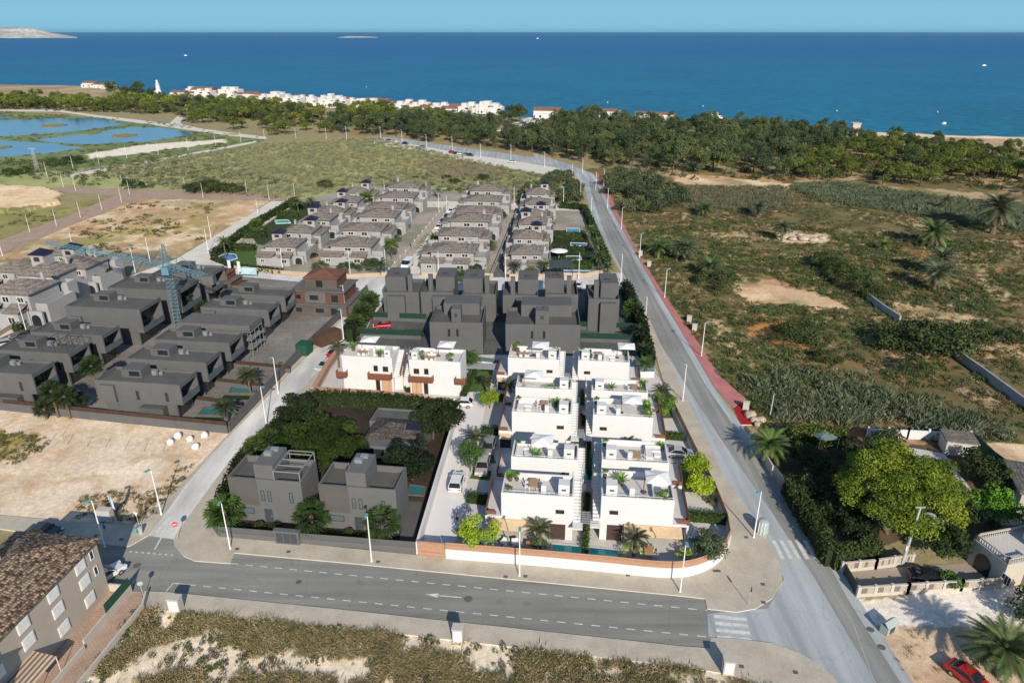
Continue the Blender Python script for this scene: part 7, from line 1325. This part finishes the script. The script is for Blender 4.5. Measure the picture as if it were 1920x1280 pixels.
# ================================================================ VEHICLES
solid("glass_car", (.015, .018, .022), .08, .7); solid("lamp_glass", (.7, .7, .68), .15); solid("lamp_red", (.45, .02, .02), .3); solid("plate", (.7, .7, .66), .5)
PAINT = {}
def paint(n, c): solid("paint_" + n, c, .28, .5, coat=.6)
for n, c in dict(white=(.74, .74, .73), silver=(.42, .43, .44), grey=(.24, .23, .22), champagne=(.40, .37, .33), black=(.012, .012, .014), red=(.42, .012, .018), blue=(.05, .09, .18), dark=(.03, .034, .04), maroon=(.10, .012, .03), palegreen=(.40, .46, .44)).items(): paint(n, c)
def prof_solid(b, prof, wd, m=0, inset=.0, z_in=None):
    """side outline (x along the car, z) swept across the width; points above z_in are pulled inwards"""
    n = len(prof); i = len(b.v)
    for s in (-1, 1):
        for x, z in prof: w_ = wd / 2 - (inset * (z - z_in) if z_in is not None and z > z_in else 0); b.v.append((s * w_, x, z))
    b.f.append(tuple(range(i, i + n))); b.m.append(m); b.f.append(tuple(range(i + 2 * n - 1, i + n - 1, -1))); b.m.append(m)
    for k in range(n): b.f.append((i + k, i + n + k, i + n + (k + 1) % n, i + (k + 1) % n)); b.m.append(m)
SHAPES = {  # body outline, glasshouse outline, roof x0,x1,z  (nose towards -y)
 'hatch': (4.1, 1.75, [(-2.0, .35), (-2.05, .65), (-1.85, .85), (-.95, .98), (1.75, 1.0), (2.02, .85), (2.05, .4)], [(-1.0, .97), (-.25, 1.42), (1.35, 1.42), (1.9, .99)], (-.2, 1.3, 1.43)),
 'sedan': (4.5, 1.78, [(-2.2, .33), (-2.25, .62), (-2.0, .82), (-1.0, .93), (1.5, .95), (2.15, .92), (2.25, .7), (2.2, .36)], [(-1.05, .92), (-.25, 1.4), (1.0, 1.4), (1.75, .94)], (-.2, .95, 1.41)),
 'suv': (4.6, 1.88, [(-2.25, .4), (-2.3, .8), (-2.1, 1.0), (-1.1, 1.1), (2.1, 1.14), (2.28, 1.0), (2.3, .45)], [(-1.15, 1.09), (-.45, 1.62), (1.75, 1.62), (2.18, 1.13)], (-.4, 1.7, 1.63)),
 'van': (5.6, 2.0, [(-2.7, .4), (-2.75, .9), (-2.4, 1.25), (-1.8, 1.4), (-1.1, 2.3), (2.7, 2.35), (2.75, .45)], [(-2.1, 1.36), (-1.22, 2.25), (-.6, 2.27), (-.6, 1.38)], (-1.0, 2.6, 2.36))}
def car(kind, pm, label, x, y, ang, z=.04, group=None, cat="car"):
    L, W, body, gh, rf = SHAPES[kind]; t = thing("parked_van" if kind == 'van' else "parked_car", label, "van" if kind == 'van' else cat, (*G(x, y), z), R(ang), group); pm = "paint_" + pm
    b = MB(); prof_solid(b, body, W); bo = b.build("body", pm, t)
    m = bo.modifiers.new("b", 'BEVEL'); m.width = .09; m.segments = 2
    b = MB(); prof_solid(b, gh, W - .10 if kind != 'van' else W + .012, 0, .30 if kind != 'van' else 0, gh[0][1]); b.build("windows", "glass_car", t)
    if kind != 'van':
        b = MB(); w_ = (W - .1) / 2 - .3 * (rf[2] - gh[0][1]) + .02; b.box(-w_, w_, rf[0], rf[1], rf[2], rf[2] + .05)
        for s in (-1, 1): b.tube((s * (w_ - .01), rf[0] + .03, rf[2] + .02), (s * (W / 2 - .06), gh[0][0] + .02, gh[0][1] + .02), .04, n=4); b.tube((s * (w_ - .01), rf[1] - .03, rf[2] + .02), (s * (W / 2 - .06), gh[3][0] - .04, gh[3][1] + .02), .05, n=4)
        b.build("roof", pm, t)
    wb = L * .30
    for yy in (-wb, wb * .98):
        for s in (-1, 1):
            b = MB(); xo = s * (W / 2 - .16); b.tube((xo, yy, .33), (xo + s * .18, yy, .33), .33, n=14); wh = b.build("wheel", "rubber", t); b = MB(); b.tube((xo + s * .181, yy, .33), (xo + s * .195, yy, .33), .2, n=10); b.build("rim", "chrome", wh)
    f = body[1]
    for s in (-1, 1):
        b = MB(); b.box(s * W * .25, s * W * .46, -L / 2 - .03, -L / 2 + .2, f[1] + .02, f[1] + .16); b.build("headlight", "lamp_glass", t); b = MB(); b.box(s * W * .3, s * W * .47, L / 2 - .14, L / 2 + .03, body[-2][1] - .18, body[-2][1] - .02); b.build("tail_light", "lamp_red", t)
        b = MB(); b.box(s * (W / 2 + .0), s * (W / 2 + .18), gh[0][0] + .25, gh[0][0] + .4, gh[0][1], gh[0][1] + .14); b.build("mirror", pm, t)
    b = MB(); b.box(-.26, .26, -L / 2 - .06, -L / 2 - .03, .45, .56); b.build("number_plate", "plate", t); return t
car('suv', 'white', "white car with dark roof hatch on the white driveway", 857, 912, 175, .15)
car('suv', 'champagne', "champagne car facing out of the lower parking bay", 905, 882, -5, .15); car('suv', 'grey', "grey car half behind the fresh green tree", 916, 846, -8, .15); car('sedan', 'silver', "silver car sideways under the right slatted wall", 1274, 856, 82, .15)
car('hatch', 'white', "white hatchback at the end of the wooden gate panels", 866, 762, -95, .15); car('sedan', 'palegreen', "pale silver car on the side street by the back villas", 610, 690, -22, .05); car('hatch', 'red', "red car behind the pale silver one on the side street", 627, 668, -22, .05)
car('hatch', 'red', "dark red car in the yard of the dark block", 718, 616, -80, .1); car('sedan', 'black', "black car in the cream walled parking yard", 1738, 1088, 80, .06); car('sedan', 'red', "red car at the bottom right frame edge", 1815, 1278, 28, .04); car('hatch', 'white', "white car in the shade behind the great pine", 1748, 985, 70, .04)
car('van', 'white', "white van parked at the corner of the tiled houses", 764, 501, -12, .06); car('sedan', 'white', "white car beside the end wall of the apartment block", 200, 1085, 150, .05); car('sedan', 'dark', "dark car on the street behind the apartment block", 85, 1002, 82, .05)
car('sedan', 'dark', "dark car parked on the left street by the first grey villas", 42, 634, -55, .06); car('hatch', 'palegreen', "pale green car at the left frame edge on the left street", 6, 650, -55, .06); car('sedan', 'maroon', "maroon car beside the tall conifer", 190, 496, 80, .06); car('sedan', 'dark', "dark car on the brick lane behind the brick shell", 583, 484, -30, .06); car('hatch', 'white', "white car in the brick lane's far stretch", 655, 428, -30, .06)
for k, (x, y, p, l) in enumerate(((846, 399, 'white', "farthest white car of the line on the tiled houses' street"), (838, 409, 'dark', "farther dark car of the line on the tiled houses' street"), (831, 418, 'blue', "nearer dark blue car of the line on the tiled houses' street"), (823, 429, 'white', "nearest white car of the line on the tiled houses' street"), (1084, 540, 'white', "white car at the crossing behind the dark block"), (817, 459, 'black', "black car beside the street palms"))): car(('hatch', 'sedan')[k % 2], p, l, x, y, -12, .06)
for k, (x, y, p, l) in enumerate(((848, 288, 'red', "red car in the gravel parking strip"), (857, 290, 'dark', "dark car next to the red one in the gravel strip"), (864, 291, 'white', "white car between dark cars in the gravel strip"), (874, 292, 'grey', "grey car in the gravel strip"), (882, 293, 'dark', "dark car at the right end of the group in the gravel strip"), (960, 306, 'white', "white car alone on the gravel strip near the bend"), (793, 278, 'grey', "grey car alone on the far gravel strip"), (760, 271, 'black', "black car alone on the far gravel strip"), (730, 266, 'blue', "blue car at the far end of the gravel strip"), (738, 267, 'white', "white car at the far end of the gravel strip"))): car(('hatch', 'sedan')[k % 2], p, l, x, y, 60, .06)
for k in range(14): x = 942 + k * 6; car('hatch', ('white', 'silver', 'dark', 'grey')[k % 4], f"tiny {('white', 'silver', 'dark', 'grey')[k % 4]} car in the beach car park", x, 243 - k * 1.75 + (k % 2) * 2, 20 * (k % 3), .06, f"{('white', 'silver', 'dark', 'grey')[k % 4]} cars in the beach car park")
# ================================================================ ROOF AND GARDEN FURNITURE
solid("teak", (.42, .25, .13), .6); solid("chair_white", (.72, .71, .69), .6); plain("cushion", (.70, .69, .67), .9, .05); solid("pot_brown", (.10, .075, .06), .7); solid("parasol_cloth", (.80, .79, .77), .8); solid("parasol_post", (.22, .10, .05), .6)
def dining():
    t = thing("dining_table", "table", "table"); b = MB(); b.box(-.55, .55, -.95, .95, .70, .76); b.build("table_top", "teak", t)
    for x in (-.48, .48):
        for y in (-.86, .86): b = MB(); b.box(x - .04, x + .04, y - .04, y + .04, 0, .697); b.build("leg", "chair_white", t)
    return t
def chair_():
    t = thing("chair", "chair", "chair"); b = MB(); b.box(-.24, .24, -.24, .24, .42, .48); b.build("seat", "chair_white", t); b = MB(); b.box(-.24, .24, .2, .25, .483, .95); b.build("backrest", "chair_white", t)
    for x in (-.21, .21):
        for y in (-.21, .21): b = MB(); b.box(x - .02, x + .02, y - .02, y + .02, 0, .417); b.build("leg", "chair_white", t)
    return t
def parasol():
    t = thing("parasol", "parasol", "parasol"); b = MB(); b.tube((0, 0, 0), (0, 0, 2.5), .06, n=8); b.build("pole", "parasol_post", t); b = MB(); b.lathe([(.4, 0), (.42, .06), (.1, .1)], n=14); b.build("base", "pot_brown", t)
    b = MB(); b.tube((0, 0, 2.4), (1.5, 0, 2.75), .035, n=6); b.build("arm", "parasol_post", t); c = (1.6, 0, 2.75); r = 1.5; q = [(c[0] - r, -r, 2.35), (c[0] + r, -r, 2.35), (c[0] + r, r, 2.35), (c[0] - r, r, 2.35)]
    b = MB()
    for k in range(4): b.quad(q[k], q[(k + 1) % 4], c)
    b.quad(*q[::-1]); b.build("canopy", "parasol_cloth", t); return t
def sofa():
    t = thing("corner_sofa", "sofa", "sofa"); b = MB(); b.box(-.45, .45, -1.3, 1.3, .05, .35); b.box(.453, 1.6, .5, 1.3, .05, .35); b.build("base", "chair_white", t); b = MB(); b.box(-.42, .42, -1.25, 1.25, .353, .5); b.box(.453, 1.55, .52, 1.25, .353, .5); b.build("cushion", "cushion", t); b = MB(); b.box(-.55, -.453, -1.3, 1.42, .05, .78); b.box(-.447, 1.6, 1.303, 1.42, .05, .78); b.build("backrest", "chair_white", t); return t
def low_table():
    t = thing("coffee_table", "table", "table"); b = MB(); b.box(-.5, .5, -.35, .35, .33, .39); b.build("table_top", "chair_white", t); b = MB(); b.box(-.4, .4, -.25, .25, 0, .327); b.build("base", "chair_white", t); return t
def plant_(kind):
    t = thing("potted_plant", "plant", "plant"); b = MB(); b.lathe([(.2, 0), (.3, .35), (.28, .5)], n=12); b.build("pot", "pot_brown", t)
    if kind == 0: V, Fa, C = palm_crown(1.1, 20, .24, [(.18, .34, .04), (.13, .26, .03)], 600, .5, (.4, 1.4), (.5, .9), 6); mesh_np("foliage", V, Fa, "frond", t, C)
    else: rng = np.random.default_rng(601); P = crown_points(9, .45, .7, .6, rng, 'dome'); V, Fq, C = puffs(P, rng.uniform(.2, .35, 9), 500, .09, rng, LEAF); mesh_np("foliage", V, Fq, "foliage", t, C)
    return t
PD, PC, PA, PS, PLT, PP = Proto(dining()), Proto(chair_()), Proto(parasol()), Proto(sofa()), Proto(low_table()), [Proto(plant_(0)), Proto(plant_(1))]
def on(v, x, y, z): o = WV[v]; a = o.rotation_euler[2]; return (o.location[0] + x * math.cos(a) - y * math.sin(a), o.location[1] + x * math.sin(a) + y * math.cos(a), z)
RZ = 5.96; nm = {('L', 0): "nearest left villa", ('L', 1): "second left villa", ('L', 2): "middle left villa", ('L', 3): "fourth left villa", ('L', 4): "farthest left villa", ('R', 0): "nearest right villa", ('R', 1): "second right villa", ('R', 2): "middle right villa", ('R', 3): "fourth right villa", ('R', 4): "farthest right villa", 'P': "left villa of the back pair", 'Q': "right villa of the back pair"}
def table_set(v, x, y, rz=0, z=RZ, where="on the roof of the"):
    PD.put(on(v, x, y, z), AV + rz, f"teak table {where} {nm[v]}")
    for k, (dx, dy, a) in enumerate(((-.85, -.5, 1.57), (-.85, .45, 1.57), (.85, -.5, -1.57), (.85, .45, -1.57))):
        c, s = math.cos(rz), math.sin(rz); PC.put(on(v, x + dx * c - dy * s, y + dx * s + dy * c, z), AV + rz + a, f"white chair at the table {where} {nm[v]}", f"chairs {where} {nm[v]}")
def para(v, x, y, a=0, z=RZ): PA.put(on(v, x, y, z), AV + a, f"square white parasol, roof of the {nm[v]}")
def sofa_(v, x, y, a=0, z=RZ): PS.put(on(v, x, y, z), AV + a, f"white corner sofa on the roof of the {nm[v]}"); PLT.put(on(v, x + 1.1, y - .2, z), AV, f"low white table by the sofa on the roof of the {nm[v]}")
def pot(v, x, y, k, s, wh, z=RZ): PP[k].put(on(v, x, y, z), x, f"potted {'palm' if k == 0 else 'bush'} {wh} of the {nm[v]}'s roof", None, s)
table_set(('L', 0), 3.9, 2.7); pot(('L', 0), .7, 3.9, 0, 1.2, "in the back left corner"); pot(('L', 0), 1.6, 4.0, 1, .9, "second at back left"); pot(('L', 0), .9, .7, 1, 1.0, "in the front left corner")
para(('L', 1), 2.5, 2.2); pot(('L', 1), 3.4, .9, 0, 1.2, "at the front edge"); PLT.put(on(('L', 1), 2.2, 1.3, RZ), 0, "low white table on the roof of the second left villa"); sofa_(('L', 1), 1.0, 2.3)
sofa_(('L', 2), 1.2, 2.3); table_set(('L', 2), 4.7, 3.4); pot(('L', 2), 6.5, 3.6, 0, 1.2, "by the chimney block")
para(('L', 3), 1.2, 2.0); pot(('L', 3), 5.0, .7, 0, .9, "left of two at the front edge"); pot(('L', 3), 6.2, .8, 0, 1.1, "right of two at the front edge")
para(('L', 4), 4.0, 2.8); table_set(('L', 4), 2.6, 2.4, 1.57); pot(('L', 4), 1.2, 4.6, 1, 1.4, "at the back left")
pot(('R', 0), 2.6, 4.0, 0, 1.3, "beside the chimney block"); para(('R', 0), 5.4, 2.6); sofa_(('R', 0), 7.0, 2.2); pot(('R', 0), 7.9, .7, 1, 1.3, "in the front right corner"); pot(('R', 0), 7.2, .6, 1, 1.0, "second at front right")
table_set(('R', 1), 4.8, 1.9); sofa_(('R', 1), 6.6, 3.0)
para(('R', 2), 4.3, 2.6); pot(('R', 2), 8.4, .8, 0, 1.1, "in the front right corner"); pot(('R', 2), 8.4, 1.8, 1, 1.2, "second on the right edge"); pot(('R', 2), 8.3, 3.4, 0, 1.2, "in the back right corner")
pot(('R', 3), 3.2, 1.4, 0, 1.2, "near the front"); table_set(('R', 3), 7.0, 2.2); pot(('R', 3), 8.5, 3.5, 0, 1.1, "in the back right corner"); pot(('R', 3), 8.2, .9, 1, 1.0, "at the front right")
pot(('R', 4), 2.0, 2.4, 1, 1.3, "by the chimney block"); table_set(('R', 4), 3.6, 3.4); sofa_(('R', 4), 5.0, 2.4); para(('R', 4), 6.9, 3.6)
z2 = 6.2
para('P', 2.6, 3.8, 0, z2); table_set('P', 3.4, 1.8, 1.57, z2); pot('P', 1.0, 3.6, 0, 1.3, "at the back left", z2); pot('P', 6.6, 1.6, 0, 1.1, "beside the chimney block", z2)
para('Q', 4.6, 3.4, 0, z2); table_set('Q', 3.6, 1.2, 1.57, z2); pot('Q', 2.1, 1.6, 1, 1.2, "left of the table", z2); pot('Q', 7.4, 1.0, 1, 1.3, "at the front right", z2)
for v, D_ in ((('L', 1), 4.2), (('L', 2), 4.9), (('L', 3), 4.2), (('L', 4), 5.4), (('R', 0), 6.0), (('R', 1), 5.4), (('R', 2), 5.6), (('R', 4), 5.4)):
    pot(v, .55, D_ - .6, 1, .9, "in the far left corner"); pot(v, 8.3, D_ - .55, 0, .9, "at the far right edge")
# ground level sets before the two front villas
table_set(('L', 0), 3.9, -2.6, 0, .16, "on the front terrace of the"); table_set(('R', 0), 6.1, -2.4, 0, .16, "on the front terrace of the")
def armchair():
    t = thing("armchair", "armchair", "armchair"); b = MB(); b.box(-.4, .4, -.4, .4, .2, .42); b.build("seat", "cushion", t); b = MB(); b.box(-.45, .45, .403, .5, .1, .8); b.build("backrest", "chair_white", t)
    for s in (-1, 1): b = MB(); b.box(s * .403, s * .48, -.4, .4, 0, .58); b.build("armrest", "chair_white", t)
    return t
ac = Proto(armchair())
for k, (x, y, l) in enumerate(((.6, -1.8, "left"), (2.0, -1.8, "middle"), (1.0, -3.2, "nearest"))): ac.put(on(('L', 0), x, y, .15), R(40 * k - 30), f"{l} pale armchair on the nearest left villa's front terrace")
t = thing("garden_parasol", "white parasol over seats beside the scalloped pool", "parasol", (*G(1048, 484), 0)); b = MB(); b.tube((0, 0, 0), (0, 0, 2.3), .04, n=5); b.build("pole", "pole_white", t); b = MB(); b.lathe([(2.6, 2.2), (1.4, 2.5), (.05, 2.75)], n=10); b.build("canopy", "parasol_cloth", t)
# ================================================================ PERSON walking on the driveway
def person(label, loc, rz):
    t = thing("person", label, "person", (*loc, .15), rz); J = dict(pel=(0, 0, .95), wst=(0, -.01, 1.10), chs=(0, .0, 1.32), nek=(0, -.01, 1.46), hd0=(0, -.03, 1.54), hd1=(0, -.03, 1.66), top=(0, -.02, 1.72),
        hL=(-.09, 0, .90), kL=(-.10, -.12, .50), aL=(-.10, -.06, .09), fL=(-.10, -.24, .04), hR=(.09, 0, .90), kR=(.10, .04, .49), aR=(.10, .24, .14), fR=(.10, .13, .03),
        sL=(-.17, 0, 1.40), eL=(-.22, .08, 1.14), wL=(-.21, -.06, .92), mL=(-.21, -.09, .83), sR=(.17, 0, 1.40), eR=(.22, -.06, 1.14), wR=(.21, -.22, .96), mR=(.21, -.27, .89))
    E_ = [('pel', 'wst'), ('wst', 'chs'), ('chs', 'nek'), ('nek', 'hd0'), ('hd0', 'hd1'), ('hd1', 'top'), ('pel', 'hL'), ('hL', 'kL'), ('kL', 'aL'), ('aL', 'fL'), ('pel', 'hR'), ('hR', 'kR'), ('kR', 'aR'), ('aR', 'fR'), ('chs', 'sL'), ('sL', 'eL'), ('eL', 'wL'), ('wL', 'mL'), ('chs', 'sR'), ('sR', 'eR'), ('eR', 'wR'), ('wR', 'mR')]
    RD = dict(pel=.14, wst=.115, chs=.13, nek=.052, hd0=.075, hd1=.092, top=.06, hL=.095, kL=.058, aL=.042, fL=.04, hR=.095, kR=.058, aR=.042, fR=.04, sL=.058, eL=.04, wL=.03, mL=.036, sR=.058, eR=.04, wR=.03, mR=.036)
    for m_ in ('L', 'R'):   # fingers and thumb
        for f in range(4): n0 = f'g{m_}{f}'; w0 = J['m' + m_]; J[n0] = (w0[0] + (f - 1.5) * .018 * .4, w0[1] - .02 + (f - 1.5) * .016, w0[2] - .075 + .006 * abs(f - 1.2)); RD[n0] = .009; E_.append(('m' + m_, n0))
        n0 = f't{m_}'; w0 = J['m' + m_]; J[n0] = (w0[0] + (.03 if m_ == 'L' else -.03), w0[1] - .045, w0[2] - .02); RD[n0] = .010; E_.append(('m' + m_, n0))
    ks = list(J); me = bpy.data.meshes.new("body"); me.from_pydata([J[k] for k in ks], [(ks.index(a), ks.index(c)) for a, c in E_], []); o = bpy.data.objects.new("body", me); COL.objects.link(o); o.parent = t
    sm = o.modifiers.new("skin", 'SKIN'); me.skin_vertices[0].data[0].use_root = True
    for k, v in zip(ks, me.skin_vertices[0].data): v.radius = (RD[k], RD[k])
    o.modifiers.new("sub", 'SUBSURF').levels = 1; o.modifiers["sub"].render_levels = 1; me.materials.append(MATS["skin"])
    b = MB(); b.lathe([(.105, .98), (.145, 1.0), (.135, 1.12), (.16, 1.32), (.13, 1.42), (.07, 1.46)], (0, -.005, 0), 12); b.build("shirt", "cloth_maroon", t, True)
    b = MB(); b.lathe([(.165, .74), (.165, .86), (.155, .99)], (0, 0, 0), 12); b.build("shorts", "cloth_dark", t, True)
    b = MB(); b.lathe([(.06, 1.5), (.10, 1.56), (.115, 1.66), (.09, 1.75), (.02, 1.78)], (0, .015, 0), 10); b.build("hair", "hair_brown", t, True); return t
solid("skin", (.45, .26, .18), .6); solid("cloth_maroon", (.16, .03, .03), .9); solid("cloth_dark", (.02, .02, .03), .9); solid("hair_brown", (.05, .025, .015), .7)
person("person in a dark red top walking up the white driveway", G(857, 983), R(170))
# ================================================================ BOATS AND BUOYS
def boat(label, x, y, s, rz, sail=False):
    t = thing("boat", label, "boat", (*G(x, y, -.6), -.6), rz, None, s); b = MB(); pr = [(-4, 1.2), (-3.8, .1), (2.5, .1), (4.5, 1.5)]
    i = 0; V = []
    for s_ in (-1, 1): V += [(x_, s_ * (1.3 if x_ < 4 else .1), z) for x_, z in pr]
    b.v = V; b.f = [(0, 1, 2, 3), (7, 6, 5, 4), (0, 4, 5, 1), (1, 5, 6, 2), (2, 6, 7, 3), (3, 7, 4, 0)]; b.m = [0] * 6; b.build("hull", "pole_white", t); b = MB(); b.box(-2, 1.2, -.9, .9, 1.25, 2.4); b.build("cabin", "pole_white", t)
    if sail: b = MB(); b.tube((0, 0, 1), (0, 0, 10), .08, n=5); b.build("mast", "pole_white", t)
    return t
boat("white motor boat far out, centre of the sea", 1008, 73, 2.6, .2); boat("small white boat off the left shore", 348, 105, 1.0, .4); boat("tiny distant boat near the horizon, left of centre", 517, 66, 2.0, 0); boat("white boat speeding far out on the right", 1845, 124, 1.1, .1); boat("moored boat close to the right hand beach", 1770, 233, .6, .6)
for x, y, l in ((1318, 200, "yellow buoy off the wood's middle"), (1569, 209, "yellow buoy off the watch tower"), (1758, 211, "pale buoy off the right beach"), (1139, 193, "small yellow buoy left of the restaurant"), (687, 164, "tiny pale buoy off the village")): t = tag(MB().lathe([(.3, -.3), (.55, .15), (.4, .6), (.1, 1.0), (.06, 1.4)], n=10).build("buoy", "buoy_yellow" if "buoy_yellow" in MATS else solid("buoy_yellow", (.7, .55, .08), .5).name), l, "buoy"); t.location = (*G(x, y, -.6), -.6)
# ================================================================ SEA HAZE
m = bpy.data.materials.new("haze_mat"); m.use_nodes = True; nt = m.node_tree; nt.nodes.remove(nt.nodes["Principled BSDF"])
pv = nt.nodes.new("ShaderNodeVolumePrincipled"); pv.inputs['Color'].default_value = (.50, .86, .98, 1); pv.inputs['Density'].default_value = 1.3e-5; pv.inputs['Anisotropy'].default_value = .2
nt.links.new(pv.outputs[0], nt.nodes["Material Output"].inputs['Volume']); MATS["haze_mat"] = m
b = MB(); b.box(-61000, 61000, -700, 61000, -2.0, 160.0); hz = b.build("haze", "haze_mat"); hz['kind'] = 'stuff'; hz['label'] = "thin pale sea haze"
